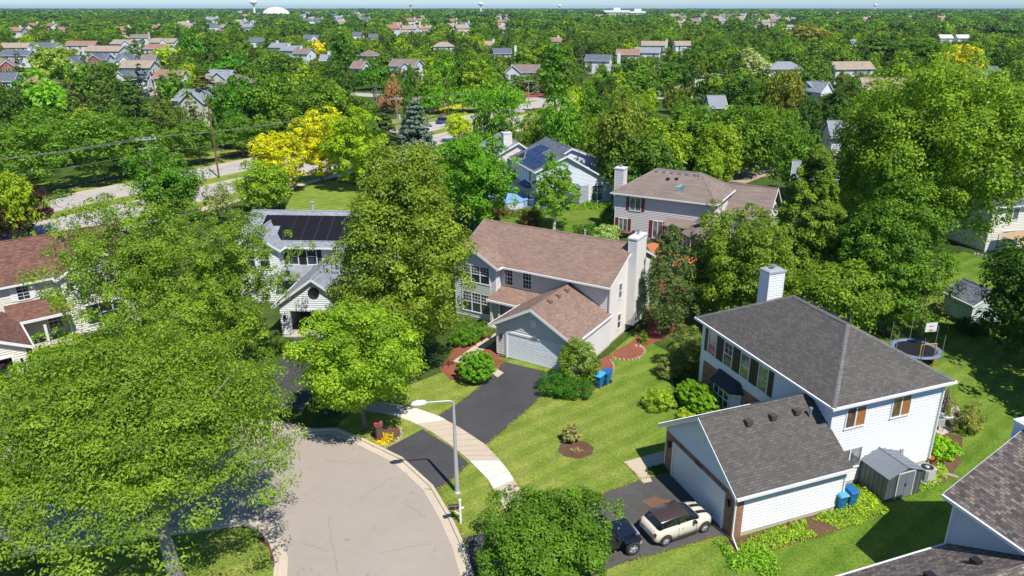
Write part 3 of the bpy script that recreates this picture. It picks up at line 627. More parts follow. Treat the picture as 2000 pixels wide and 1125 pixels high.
window(H, 'S', 5.1, -6.9, -4.05, 3.55, 5.05, lights=3, rows=(3, 1), cols=3, g=GLASS); window(H, 'S', 5.1, -6.9, -4.05, 0.75, 2.5, lights=3, rows=(3, 1), cols=3, g=GLASS)
mb = MB(); fb(mb, 'S', 5.1, -7.0, -3.95, 2.62, 3.42, 0.0, 0.08); mb.build("spandrel_panel", plain("pale_green_panel", (0.56, 0.60, 0.50), 0.6, 0.03), H)
for x in (-2.6, -0.75): window(H, 'S', 5.95, x - 0.4, x + 0.4, 3.6, 5.05, rows=(2, 2), cols=3, g=GLASS)
window(H, 'E', 6.9, 7.6, 8.15, 3.6, 4.85, rows=(1, 1), g=GLASS); window(H, 'E', 6.9, 7.6, 8.15, 0.9, 2.15, rows=(1, 1), g=GLASS)
chimney(H, 6.95, 7.65, 9.3, 11.2, 0.75, 8.3, TAN_SID, WHITE, False); downspout(H, 6.98, 5.85, 5.2)
mb = MB(); mb.tube([(7.3, 10.3, 8.4), (7.3, 10.3, 8.85)], 0.12, 10); mb.build("flue", ALU, H)
# ---- house with black solar matting
C = thing("house", "white house with light grey roof covered in black pool-heating mats, open garage below", "house", (-21.11, 57.6, 0), -3.0)
body(C, [(-0.05, 6.1, 6.0, 8.6, 0.2, 2.7, {}, 0), (-6.6, 6.9, 8.5, 16.9, 0.2, 5.3, {'E': (12.75, 7.5), 'W': (12.75, 7.5)}, 0), (-6.6, -2.6, 7.3, 9.5, 0.2, 5.3, {'S': (-4.6, 6.8)}, 0)], [WHITE_SID, WHITE])
mb = MB()      # hollow garage: side walls, front with door opening
mb.siding([(0, 0, 0.2), (0.85, 0, 0.2), (0.85, 0, 2.7), (0, 0, 2.7)]); mb.box(0.01, 0.85, 0.01, 0.12, 0, 2.69)
mb.siding([(5.3, 0, 0.2), (6.1, 0, 0.2), (6.1, 0, 2.7), (5.3, 0, 2.7)]); mb.box(5.3, 6.09, 0.01, 0.12, 0, 2.69)
mb.siding([(0, 0, 2.3), (6.1, 0, 2.3), (6.1, 0, 2.7), (3.05, 0, 5.15), (0, 0, 2.7)], z0=0.2); mb.poly([(0, 0.01, 2.3), (6.1, 0.01, 2.3), (6.1, 0.01, 2.7), (3.05, 0.01, 5.15), (0, 0.01, 2.7)])
mb.box(0.01, 0.12, 0.12, 6.0, 0, 2.69); mb.siding([(0, 6, 0.2), (0, 0, 0.2), (0, 0, 2.7), (0, 6, 2.7)]); mb.box(5.98, 6.09, 0.12, 6.0, 0, 2.69); mb.siding([(6.1, 0, 0.2), (6.1, 6, 0.2), (6.1, 6, 2.7), (6.1, 0, 2.7)])
mb.build("garage_wall", WHITE_SID, C)
mb = MB(); mb.box(0.05, 6.05, -0.3, 6.0, 0.0, 0.06); mb.build("garage_floor", CONC_M, C)
mb = MB(); fb(mb, 'S', 0, 0.7, 0.85, 0, 2.3, 0.0, 0.07); fb(mb, 'S', 0, 5.3, 5.45, 0, 2.3, 0.0, 0.07); fb(mb, 'S', 0, 0.7, 5.45, 2.3, 2.5, 0.0, 0.07); mb.build("door_frame", WHITE, C)
house_number(C, "1404", 'S', -0.02, 2.9, 2.32, 0.26, BLACK); wall_lamp(C, 'S', 0, 0.38, 1.75)
gable_roof(C, -0.45, 6.5, -0.35, 8.6, 2.78, 5.3, 'y', SH_LGREY, ends="lo"); roof_vents(C, [(3.9, 1.6, 4.65), (3.9, 3.0, 4.65), (3.9, 4.4, 4.65), (4.6, 3.2, 4.15)], SH_LGREY)
mb = MB(); M = Matrix.Translation((3.05, -0.02, 3.95)) @ Matrix.Rotation(math.pi / 2, 4, 'X'); mb.lathe([(0.0, 0.05), (0.38, 0.05), (0.40, 0.09), (0.47, 0.09), (0.48, 0.0)], n=28, M=M)
for k in range(-3, 4): mb.box(3.05 - 0.33, 3.05 + 0.33, -0.085, -0.075, 3.95 + k * 0.1, 3.95 + k * 0.1 + 0.04)
mb.build("gable_vent", BLACK, C)
gable_roof(C, -6.9, 7.2, 8.0, 17.4, 5.32, 7.55, 'x', SH_LGREY); gable_roof(C, -7.0, -2.2, 6.9, 12.5, 5.34, 6.9, 'y', SH_LGREY, ends="lo")
sl = (7.55 - 5.32) / 4.7
mb = MB(); mat_z = lambda y: 5.32 + (y - 8.0) * sl + 0.03
for (x0, x1, y0, y1) in ((-5.2, -3.4, 10.6, 12.0),) + tuple((-3.4 + k * 1.22, -3.4 + k * 1.22 + 1.2, 8.75, 12.0) for k in range(7)):
    slab(mb, [(x0, y0, mat_z(y0)), (x1, y0, mat_z(y0)), (x1, y1, mat_z(y1)), (x0, y1, mat_z(y1))], 0.025)
mb.build("solar_mat", plain("black_solar_mat", srgb(30, 30, 36), 0.85, 0.3, spec=0.1), C)
mb = MB(); mb.tube([(-3.5, 8.7, mat_z(8.7) + 0.03), (5.1, 8.7, mat_z(8.7) + 0.03)], 0.03, 6); mb.build("mat_header_pipe", GALV, C); mb = MB(); mb.tube([(-1.2, 13.6, 7.1), (-1.2, 13.6, 8.1)], 0.12, 8); mb.tube([(-1.2, 13.6, 8.1), (-1.2, 13.6, 8.2)], 0.2, 8); mb.build("vent_pipe", GALV, C)
for x in (-1.65, 0.1): window(C, 'S', 8.5, x - 0.42, x + 0.42, 3.5, 5.05, rows=(1, 1), g=GLASS, shut=BLACK)
for x in (-5.3, -3.9): window(C, 'S', 7.3, x - 0.45, x + 0.45, 3.4, 5.1, rows=(1, 1), g=GLASS)
mb = MB(); slab(mb, [(-2.6, 6.3, 2.75), (0.2, 6.3, 2.75), (0.2, 8.55, 3.5), (-2.6, 8.55, 3.5)], 0.14); mb.build("porch_roof", SH_LGREY, C)
# ---- left house, red-brown roof
D = thing("house", "white sided house with red-brown roof at the left edge, half hidden by the big tree", "house", (-37.24, 49.71, 0), 41.0)
body(D, [(-9, 3.9, 7.6, 16.5, 0.2, 5.3, {'W': (12.0, 7.6)}, 0), (3.9, 9.6, 6.6, 16.5, 0.2, 5.3, {'S': (6.75, 7.1)}, 0, "")], [CREAM_SID, WHITE])
mb = MB(); mb.siding([(-7, 0, 2.15), (0, 0, 2.15), (0, 0, 2.7), (-3.5, 0, 4.6), (-7, 0, 2.7)]); mb.poly([(-7, 0.01, 2.15), (0, 0.01, 2.15), (0, 0.01, 2.7), (-3.5, 0.01, 4.6), (-7, 0.01, 2.7)])
mb.siding([(-1.0, 0, 0.1), (0, 0, 0.1), (0, 0, 2.15), (-1.0, 0, 2.15)]); mb.siding([(-7, 0, 0.1), (-6, 0, 0.1), (-6, 0, 2.15), (-7, 0, 2.15)]); mb.siding([(0, 0, 0.1), (0, 7.6, 0.1), (0, 7.6, 2.7), (0, 0, 2.7)])
mb.box(-1.0, -0.01, 0.01, 0.12, 0, 2.65); mb.box(-6.99, -6.0, 0.01, 0.12, 0, 2.65); mb.box(-0.12, -0.01, 0.12, 7.6, 0, 2.65); mb.box(-6.99, -6.88, 0.12, 7.6, 0, 2.65); mb.build("garage_wall", CREAM_SID, D)
mb = MB(); mb.box(-7, 0, -0.2, 7.6, 0, 0.06); mb.build("garage_floor", CONC_M, D)
rnd = random.Random(5); mb = MB()
for k in range(46):
    x, y, z = rnd.uniform(-5.8, -1.1), rnd.uniform(1.2, 2.6), rnd.uniform(0.06, 1.2); s = rnd.uniform(0.1, 0.3); mb.box(x - s, x + s, y - s, y + s, max(0.06, z - s), z + s, rnd.randrange(5))
mb.build("stored_goods", [plain("store_a", (0.3, 0.05, 0.04)), plain("store_b", (0.05, 0.12, 0.4)), BLACK, plain("store_d", (0.3, 0.3, 0.3)), plain("store_e", (0.12, 0.09, 0.07))], D)
mb = MB(); fb(mb, 'S', 0, -6.15, -6, 0, 2.15, 0, 0.07); fb(mb, 'S', 0, -1.0, -0.85, 0, 2.15, 0, 0.07); fb(mb, 'S', 0, -6.15, -0.85, 2.15, 2.3, 0, 0.07); mb.build("door_frame", WHITE, D); wall_lamp(D, 'S', 0, -0.45, 1.7)
gable_roof(D, -7.4, 0.4, -0.35, 7.8, 2.78, 4.75, 'y', SH_RED, ends="lo"); gable_roof(D, -9.3, 9.9, 7.15, 16.9, 5.32, 7.75, 'x', SH_RED); gable_roof(D, 3.5, 10.0, 6.2, 12.5, 5.34, 7.25, 'y', SH_RED, ends="lo")
mb = MB(); slab(mb, [(-0.2, 5.3, 2.8), (3.95, 5.3, 2.8), (3.95, 7.65, 3.65), (-0.2, 7.65, 3.65)], 0.14); mb.build("porch_roof", SH_RED, D)
mb = MB(); mb.box(0.3, 4.0, 5.17, 5.298, 2.58, 2.78); mb.box(3.955, 4.02, 5.3, 7.6, 2.6, 2.75); mb.build("porch_gutter", WHITE, D); mb = MB(); mb.box(1.9, 2.1, 5.5, 5.7, 0.1, 2.65); mb.build("porch_column", WHITE, D)
mb = MB(); mb.box(0.02, 3.88, 5.4, 7.55, 0, 0.14); mb.build("porch_floor", CONC_M, D)
for x in (-4.6, -1.9, 1.3): window(D, 'S', 7.6, x - 0.4, x + 0.4, 3.85, 5.0, rows=(2, 2), cols=2, g=GLASS, shut=WHITE)
window(D, 'S', 7.6, 2.5, 3.5, 0.8, 2.2, rows=(2, 2), cols=3, g=GLASS); window(D, 'S', 6.6, 5.0, 6.2, 3.6, 5.1, rows=(1, 1), g=GLASS_C, shut=WHITE); window(D, 'S', 6.6, 5.2, 8.2, 0.8, 2.5, lights=3, rows=(1, 1), g=GLASS)
# ---- greige hip roof house behind
F = thing("house", "greige house with taupe hip roof and maroon shutters behind the centre house", "house", (10.77, 90.43, 0), -28.0)
body(F, [(0.7, 12.6, -3.0, 5.8, 0.2, 5.3, {}, 0), (12.6, 17.5, 2.0, 9.5, 0.2, 2.7, {'E': (5.7, 4.6)}, 0)], [plain("greige_siding", (0.64, 0.60, 0.58), 0.6, 0.03), WHITE])
hip_roof(F, 0.3, 13.0, -3.45, 6.25, 5.35, 7.75, (4.2, 1.3), (9.6, 1.3), SH_TAUPE)
gable_roof(F, 9.5, 17.9, 1.6, 9.9, 2.9, 5.9, 'x', SH_TAUPE, ends="hi")
chimney(F, -0.45, 0.65, -0.6, 0.5, 0.2, 7.6, plain("greige_siding", (0, 0, 0)), WHITE)
roof_vents(F, [(4.4 + k * 0.95, 0.75, 7.5) for k in range(6)], ALU); roof_vents(F, [(6.2, -0.4, 6.95), (7.2, -0.2, 7.0)], BLACK); roof_vents(F, [(9.7, 0.6, 7.4)], GALV, "pipe")
mb = MB(); slab(mb, [(7.6, -2.0, 6.16), (8.6, -2.0, 6.16), (8.6, -1.0, 6.64), (7.6, -1.0, 6.64)], 0.1); mb.build("skylight", glass("skylight_glass", (0.22, 0.30, 0.28)), F)
window(F, 'S', -3.0, 2.6, 3.9, 3.4, 4.9, lights=2, rows=(1, 1), split=False, g=GLASS_C, shut=SHUT_R); window(F, 'S', -3.0, 1.3, 2.3, 0.6, 2.2, lights=2, rows=(1, 1), split=False, g=GLASS_C, shut=SHUT_R); window(F, 'S', -3.0, 5.6, 6.7, 0.4, 2.4, lights=2, rows=(1, 1), split=False, g=GLASS_C, shut=SHUT_R)
window(F, 'E', 12.6, -0.2, 0.5, 3.4, 4.7, rows=(1, 1)); window(F, 'E', 12.6, 3.0, 4.2, 3.4, 4.8, rows=(1, 1))
mb = MB(); slab(mb, [(7.3, -4.6, 2.5), (10.6, -4.6, 2.5), (10.6, -3.0, 3.1), (7.3, -3.0, 3.1)], 0.12); mb.box(7.4, 7.5, -4.5, -4.4, 0.1, 2.4); mb.box(10.4, 10.5, -4.5, -4.4, 0.1, 2.4); mb.build("awning", SH_TAUPE, F)
window(F, 'S', -3.0, 8.0, 9.6, 0.6, 2.2, lights=2, rows=(1, 1), split=False)
# gazebo
g = thing("gazebo", "two-tier taupe roofed gazebo on the patio of the greige house", "gazebo", at(1372, 492), -28); R0 = 2.3
mb = MB()
def ring(r, z, n=8): return [(r * math.cos(2 * math.pi * (k + .5) / n), r * math.sin(2 * math.pi * (k + .5) / n), z) for k in range(n)]
mb.hexa(ring(R0 + .3, 2.15), ring(R0 + .3, 2.25)); mb.hexa(ring(R0 + .3, 2.25), ring(0.9, 3.2)); mb.build("roof", SH_TAUPE, g)
mb = MB(); mb.hexa(ring(0.75, 3.15), ring(0.75, 3.55)); mb.hexa(ring(1.2, 3.55), ring(0.05, 4.3)); mb.build("cupola", SH_TAUPE, g)
for k in range(8): mb = MB(); p = ring(R0, 0)[k]; mb.tube([(p[0], p[1], 0), (p[0], p[1], 2.2)], 0.07, 6); mb.build("post", WHITE, g)
mb = MB(); mb.hexa(ring(R0, 0.0), ring(R0, 0.12)); mb.build("floor", plain("deck_wood", (0.3, 0.22, 0.15)), g)
# ---- pale blue house with solar panels
E_ = thing("house", "pale blue house with solar panels and long sloping roof, behind the birch", "house", (6.48, 102.11, 0), 20.0)
body(E_, [(-6.3, 5.0, 0.0, 10.0, 0.2, 2.75, {}, 0), (-6.3, 1.5, 0.0, 11.0, 0.2, 5.2, {'N': (-2.0, 7.0)}, 0), (-1.5, 5.6, 5.2, 15.0, 0.2, 5.0, {'S': (0.9, 6.9)}, 0), (-8.5, -3.0, 11.0, 20.0, 0.2, 5.6, {'S': (-5.2, 7.2)}, 1)], [BLUE_SID, CREAM_SID, WHITE])
mb = MB(); mb.siding([(-6.3, -0.01, 5.2), (1.5, -0.01, 4.4), (5.0, -0.01, 2.75), (-2.0, -0.01, 7.0)], z0=0.2); mb.siding([(1.49, -0.01, 2.75), (5.0, -0.01, 2.75), (1.49, -0.01, 4.75)], z0=0.2); mb.poly([(-6.3, 0.02, 5.2), (1.5, 0.02, 2.75), (5.0, 0.02, 2.75), (-2.0, 0.02, 7.0)]); mb.build("gable_wall", BLUE_SID, E_)
gable_roof(E_, -6.75, 5.5, -0.4, 11.3, 5.25, 7.15, 'y', SH_SLATE, ridge=-2.0, ze2=2.75)
gable_roof(E_, -4.4, 6.1, 4.8, 15.4, 4.3, 7.15, 'y', SH_SLATE, ridge=0.9, ze2=4.95); gable_roof(E_, -8.9, -2.6, 10.6, 20.4, 5.6, 7.4, 'y', SH_LGREY, ridge=-5.2)
chimney(E_, -7.2, -6.0, 11.5, 12.7, 0.2, 8.6, CREAM_SID, CREAM_SID)
sp = MB(); s2 = (7.15 - 5.25) / 4.75
for i in range(3):
    for j in range(5):
        if i == 2 and j < 3: continue
        x0, x1 = -6.5 + i * 1.45, -6.5 + i * 1.45 + 1.4; y0, y1 = 0.6 + j * 1.75, 0.6 + j * 1.75 + 1.7; zf = lambda x: 5.25 + (x + 6.75) * s2 + 0.12
        slab(sp, [(x0, y0, zf(x0)), (x1, y0, zf(x1)), (x1, y1, zf(x1)), (x0, y1, zf(x0))], 0.05)
sp.build("solar_panel", glass("solar_glass", (0.02, 0.025, 0.05), 0.12), E_)
for y in (2.5, 6.0, 8.6): window(E_, 'W', -6.3, y - 0.35, y + 0.35, 3.4, 4.8, rows=(1, 1))
mb = MB(); mb.hexa([(-7.2, 2.0, 2.5), (-6.25, 2.0, 2.5), (-6.25, 5.2, 2.5), (-7.2, 5.2, 2.5)], [(-6.5, 2.3, 3.1), (-6.25, 2.3, 3.1), (-6.25, 4.9, 3.1), (-6.5, 4.9, 3.1)]); mb.build("bay_roof", SH_SLATE, E_); window(E_, 'W', -6.3, 2.4, 4.8, 0.4, 2.35, lights=2, rows=(1, 1), split=False, g=GLASS_C)
window(E_, 'S', 0.0, 2.0, 3.6, 0.5, 2.6, lights=2, rows=(2, 1), cols=1, g=GLASS_C); window(E_, 'S', 0.0, -2.2, -1.2, 0.5, 2.3, rows=(1, 1), g=GLASS_C)
mb = MB(); mb.hexa([(-2.8, -0.9, 2.6), (0, -0.9, 2.6), (0.3, 0, 2.6), (-3.1, 0, 2.6)], [(-2.4, -0.4, 3.1), (-0.4, -0.4, 3.1), (-0.2, 0, 3.1), (-2.6, 0, 3.1)]); mb.box(-2.6, -0.2, -0.7, 0, 0.2, 2.6); mb.build("bay_window", [SH_SLATE], E_)
# ---- bottom right neighbour
Gh = thing("house", "grey house with weathered multi-tone shingle roof filling the bottom right corner", "house", (19.19, 28.06, 0), 20.0)
body(Gh, [(0.15, 9.5, -9.5, 0.1, 0.2, 5.25, {'N': (4.9, 7.7)}, 0), (-9.0, 0.2, -7.5, -0.35, 0.2, 2.65, {}, 0)], [plain("shaded_grey_siding", (0.60, 0.62, 0.64), 0.6, 0.03), WHITE])
gable_roof(Gh, -0.35, 10.1, -10.0, 0.5, 5.32, 8.4, 'y', SH_MIX); gable_roof(Gh, -9.4, 0.25, -8.0, 0.05, 2.75, 5.1, 'x', SH_MIX, ends="lo")
roof_vents(Gh, [(-1.7, -2.6, 4.35), (-4.2, -2.6, 4.35), (-6.4, -2.6, 4.35)], BLACK); downspout(Gh, 0.1, 0.18, 5.2); chimney(Gh, 3.9, 5.1, 0.1, 0.95, 0.2, 7.9, BLUE_SID, WHITE, False)
# ---- right edge house behind the big maple
Hh = thing("house", "cream sided house with blue-grey roof at the right edge, tan canopy beside it", "house", at(1922, 492), 14.0)
body(Hh, [(0, 12, 0, 10, 0.2, 5.3, {}, 0)], [CREAM_SID, WHITE]); gable_roof(Hh, -0.4, 12.4, -0.4, 10.4, 5.35, 8.6, 'x', SH_SLATE); window(Hh, 'S', 0, 2.0, 3.7, 0.7, 2.3, lights=2, rows=(1, 1), split=False, g=GLASS_C)
window(Hh, 'S', 0, 1.9, 3.5, 3.6, 4.9, lights=2, rows=(1, 1), split=False, g=GLASS_C)
cn = thing("garden_canopy", "tan fabric canopy in front of the cream house at the right edge", "canopy", at(1990, 500), 14)
mb = MB(); mb.hexa([(-1.9, -1.6, 2.2), (1.9, -1.6, 2.2), (1.9, 1.6, 2.2), (-1.9, 1.6, 2.2)], [(-0.2, -0.2, 3.0), (0.2, -0.2, 3.0), (0.2, 0.2, 3.0), (-0.2, 0.2, 3.0)]); mb.build("fabric", plain("tan_fabric", srgb(196, 166, 128), 0.8), cn)
for sx in (-1.8, 1.8):
    for sy in (-1.5, 1.5): mb = MB(); mb.tube([(sx, sy, 0), (sx, sy, 2.25)], 0.04, 6); mb.build("post", BLACK, cn)
# ---- sage garden shed
s = thing("garden_shed", "small sage green shed with dark gable roof on the right lawn", "shed", at(1893, 636), 14)
body(s, [(0, 3.6, 0, 3.2, 0.1, 2.0, {'S': (1.8, 2.9)}, 0)], [SAGE_SID, WHITE]); gable_roof(s, -0.25, 3.85, -0.25, 3.4, 2.02, 3.1, 'y', SH_SLATE); window(s, 'S', 0, 1.7, 2.0, 1.0, 1.4, rows=(1, 1), split=False)
# ---- simpler houses farther off, each its own proportions
def far_house(label, px, py, wpx, roof, wall, rz=0, depth=None, ze=5.3, rise=2.3, chim=None, wing=None, front=None, group=None, hip=False, det=True):
    """px,py: middle of the front eave in the photograph; wpx its width there"""
    p = at(px, py, ze); dist = proj(p.x, p.y, ze)[2]; W_ = wpx * dist / FPX / max(0.5, math.cos(R_(rz))); dp = depth or max(8.0, W_ * 0.6)
    r = thing("house", label, "house", (p.x, p.y, 0), rz, group); x0, x1 = -W_ / 2, W_ / 2
    gb = {} if hip else {'E': (dp / 2, ze + rise - 0.1), 'W': (dp / 2, ze + rise - 0.1)}
    def wl(a0, a1, b0, b1, zt, g, m):
        mb = MB(); mb.box(a0, a1, b0, b1, 0, zt)
        for f, (ra, zr) in g.items():
            if f in 'EW':
                x = a1 if f == 'E' else a0; mb.poly([(x, b0, zt), (x, b1, zt), (x, ra, zr)] if f == 'E' else [(x, b1, zt), (x, b0, zt), (x, ra, zr)])
            else: mb.poly([(a0, b0, zt), (a1, b0, zt), (ra, b0, zr)])
        return mb.build("wall", m, r)
    wl(x0 + 0.4, x1 - 0.4, 0.4, dp - 0.4, ze - 0.05, gb, wall)
    if hip: hip_roof(r, x0, x1, 0, dp, ze, ze + rise, (x0 + dp / 2, dp / 2), (x1 - dp / 2, dp / 2), roof)
    else: gable_roof(r, x0, x1, 0, dp, ze, ze + rise, 'x', roof, th=0.2)
    if wing:
        wx, ww, wd, wz, wr, wm = wing
        wl(wx - ww / 2 + 0.3, wx + ww / 2 - 0.3, -wd + 0.3, 1.0, wz - 0.05, {'S': (wx, wz + wr - 0.1)}, wm)
        gable_roof(r, wx - ww / 2, wx + ww / 2, -wd, dp / 2, wz, wz + wr, 'y', roof, ends="lo", th=0.2)
        if det: window(r, 'S', -wd + 0.3, wx - 0.8, wx + 0.8, wz - 2.2, wz - 0.8, lights=2, rows=(1, 1))
    if chim: chx, chm = chim; mb = MB(); mb.box(chx, chx + 1.2, dp * 0.42, dp * 0.42 + 1.1, 0, ze + rise + 1.0); o = mb.build("chimney", chm, r); mb = MB(); mb.box(chx - .1, chx + 1.3, dp * 0.42 - .1, dp * 0.42 + 1.2, ze + rise + 1.0, ze + rise + 1.15); mb.build("chimney_cap", WHITE, o)
    if det:
        n = max(1, int(W_ / 4.5))
        for k in range(n):
            xx = x0 + (k + 0.5) * W_ / n; window(r, 'S', 0.4, xx - 0.55, xx + 0.55, ze - 1.9, ze - 0.6, lights=2, rows=(1, 1), split=False)
            window(r, 'S', 0.4, xx - 0.55, xx + 0.55, ze - 4.6, ze - 3.3, lights=2, rows=(1, 1), split=False)
        window(r, 'E', x1 - 0.4, dp * .3, dp * .3 + 0.9, ze - 1.9, ze - 0.7, rows=(1, 1)); window(r, 'W', x0 + 0.4, dp * .3, dp * .3 + 0.9, ze - 1.9, ze - 0.7, rows=(1, 1))
    return r
# ================================================================ VEGETATION
def leaf_mesh(P, Nn, size, var, aspect, rs):
    n = len(P); t = np.cross(Nn, rs.normal(size=(n, 3))); t /= np.linalg.norm(t, axis=1)[:, None] + 1e-9; b = np.cross(Nn, t)
    s = (size * rs.uniform(0.7, 1.3, n))[:, None]; a = t * s * 0.5; b = b * s * 0.5 * aspect
    sag = Nn * s * 0.12
    V = np.stack([P - a - sag, P - b * 0.9, P + a - sag, P + b], 1).reshape(-1, 3)
    return V, np.repeat(var, 1)
def nz(D, rs, k=5, f=2.2):
    r = np.zeros(len(D))
    for _ in range(k):
        w_ = rs.normal(size=3) * f; r += np.sin(D @ w_ + rs.uniform(0, 6.28))
    return r / k
def crown_points(shape, R, H, nc, nl, seed, size, rc=0.24, fill=0.6, lumpy=0.42):
    """clump centres through the crown's volume, leaves on each clump; crown box is R x R x H with its foot at z=0"""
    rs = np.random.RandomState(seed)
    if shape in ('spruce', 'cone'):
        t = rs.uniform(0, 1, nc) ** (1.35 if shape == 'spruce' else 1.15); lev = 13 if shape == 'spruce' else 0
        if lev: t = (np.floor(t * lev) + rs.uniform(0.2, 0.6, nc)) / lev
        ang = rs.uniform(0, 2 * np.pi, nc); prof = (1 - t) ** (0.56 if shape == 'spruce' else 0.6) * (1 if shape == 'spruce' else np.minimum(1, 0.55 + 2.0 * t))
        lump = 1 + 0.22 * nz(np.stack([np.cos(ang) * 1.5, np.sin(ang) * 1.5, t * 6], 1), rs)
        rad = R * prof * rs.uniform(0, 1, nc) ** 0.45 * lump
        C = np.stack([rad * np.cos(ang), rad * np.sin(ang), t * H * 0.97 - (rad * 0.22 if shape == 'spruce' else 0) + 0.03 * H], 1)
        out = np.stack([np.cos(ang), np.sin(ang), np.full(nc, 0.35)], 1)
        scl = np.stack([np.full(nc, 1.0)] * 3, 1) * (R * rc * (0.45 + 0.75 * (1 - t)))[:, None] * (1, 1, 0.5 if shape == 'spruce' else 0.9)
    else:
        D = rs.normal(size=(nc, 3)); D /= np.linalg.norm(D, axis=1)[:, None]
        if shape == 'spread': D[:, 2] = np.abs(D[:, 2]) * 0.9 - 0.12
        elif shape == 'oval': D[:, 2] = D[:, 2]
        rr = rs.uniform(0, 1, nc) ** (1 / (1 + 2.6 * fill)); lump = 1 + lumpy * nz(D, rs, 5, 3.4)
        D2 = D * (rr * lump)[:, None]
        C = D2 * (R * (1 - rc * 0.55), R * (1 - rc * 0.55), H * (0.80 if shape == 'spread' else 0.5) * (1 - rc * 0.4)); C[:, 2] += H * (0.12 if shape == 'spread' else 0.5)
        if shape == 'egg': k = np.clip(1.22 - 0.66 * (C[:, 2] / H), 0.25, 1.1); C[:, :2] *= k[:, None]
        if shape == 'vase': k = np.clip(0.55 + 0.6 * (C[:, 2] / H), 0.3, 1.1); C[:, :2] *= k[:, None]
        out = D * (1, 1, 0.8) + (0, 0, 0.3)
        scl = np.full((nc, 3), R * rc) * rs.uniform(0.6, 1.25, nc)[:, None]
        if shape == 'spread': scl = scl * (1.2, 1.2, 0.52)
        else: scl = scl * (1, 1, 0.8)
    out /= np.linalg.norm(out, axis=1)[:, None]
    ci = np.repeat(np.arange(nc), nl); n = len(ci)
    d = rs.normal(size=(n, 3)) + out[ci] * 0.9 + (0, 0, 0.35); d /= np.linalg.norm(d, axis=1)[:, None]
    P = C[ci] + d * scl[ci] * (rs.uniform(0.25, 1, n) ** 0.5)[:, None]
    P[:, 2] = np.maximum(P[:, 2], 0.0)
    Nn = d * 0.9 + (0, 0, 0.45) + rs.normal(size=(n, 3)) * 0.38; Nn /= np.linalg.norm(Nn, axis=1)[:, None]
    cv = rs.normal(size=nc) * 0.13; var = np.clip(0.42 + cv[ci] + rs.normal(size=n) * 0.16, 0, 1)
    V, var = leaf_mesh(P, Nn, size, var, 0.6 if shape != 'spread' else 0.42, rs)
    return V.astype(np.float32), var.astype(np.float32), C
def quads_to_mesh(name, V, var, mat, tint=None):
    n = len(V) // 4; me = bpy.data.meshes.new(name); me.vertices.add(len(V)); me.vertices.foreach_set("co", V.ravel())
    me.loops.add(n * 4); me.loops.foreach_set("vertex_index", np.arange(n * 4, dtype=np.int32))
    me.polygons.add(n); me.polygons.foreach_set("loop_start", np.arange(0, n * 4, 4, dtype=np.int32)); me.polygons.foreach_set("loop_total", np.full(n, 4, np.int32))
    me.update(calc_edges=True)
    a = me.attributes.new("var", 'FLOAT', 'FACE'); a.data.foreach_set("value", np.ascontiguousarray(var, dtype=np.float32))
    if tint is not None:
        a = me.attributes.new("tint", 'FLOAT_COLOR', 'FACE'); a.data.foreach_set("color", np.ascontiguousarray(tint, dtype=np.float32).ravel())
    me.materials.append(mat); return me
LOD = {'mid': dict(nc=190, nl=36, size=0.095), 'low': dict(nc=100, nl=18, size=0.165)}
_tm = {}
def template(shape, lod, seed):
    k = (shape, lod, seed)
    if k not in _tm:
        c = LOD[lod]; asp = {'spread': 0.9, 'round': 1.7, 'oval': 2.1, 'egg': 2.3, 'vase': 1.7, 'cone': 2.6, 'spruce': 2.8, 'bush': 1.2}[shape]
        V, var, _ = crown_points('round' if shape == 'bush' else shape, 1.0, asp, c['nc'], c['nl'], 100 + seed * 7 + len(shape), c['size'])
        V[:, 2] /= asp
        _tm[k] = (V, var, quads_to_mesh("crown", V, var, M_NEEDLE if shape == 'spruce' else M_LEAF))
    return _tm[k]
def trunk_mesh(h, r, lean=0.0, crown=None, R=1, H=1, z0=0, nlimb=7, seed=0, n=8, limb_top=None):
    rs = random.Random(seed); mb = MB(); top = z0 + H * (0.72 if limb_top is None else limb_top)
    pts = [(lean * math.sin(k * 1.3) * 0.2, lean * math.cos(k * 1.7) * 0.2, top * k / 6) for k in range(7)]
    mb.tube(pts, [r * 1.35, r] + [r * (1 - k / 7.5) for k in range(1, 6)], n)
    if crown is not None:
        idx = rs.sample(range(len(crown)), min(nlimb, len(crown)))
        for i in idx:
            c = crown[i]; zc = z0 + c[2]; zs = max(z0 * 0.75, min(top * 0.95, zc - 0.5 * math.hypot(c[0], c[1]))); 
            a = Vector((0, 0, zs)); b = Vector((c[0], c[1], zc)); m = a.lerp(b, 0.5) + Vector((rs.uniform(-.3, .3), rs.uniform(-.3, .3), -0.04 * (b - a).length))
            rr = r * 0.42 * (1 - 0.4 * zs / max(top, 0.1)); mb.tube([a, m, b], [rr, rr * 0.6, rr * 0.18], 5)
    return mb
_tk = {}
def template_trunk():
    if 't' not in _tk:
        rs = random.Random(4); mb = MB(); mb.tube([(0, 0, 0), (0.1, 0, 0.5), (0, 0.1, 1)], [1.3, 0.9, 0.45], 6)
        o = mb.build("trunk", M_BARK); _tk['t'] = o.data; bpy.data.objects.remove(o)
    return _tk['t']
TREES = []   # (x, y, R, h)
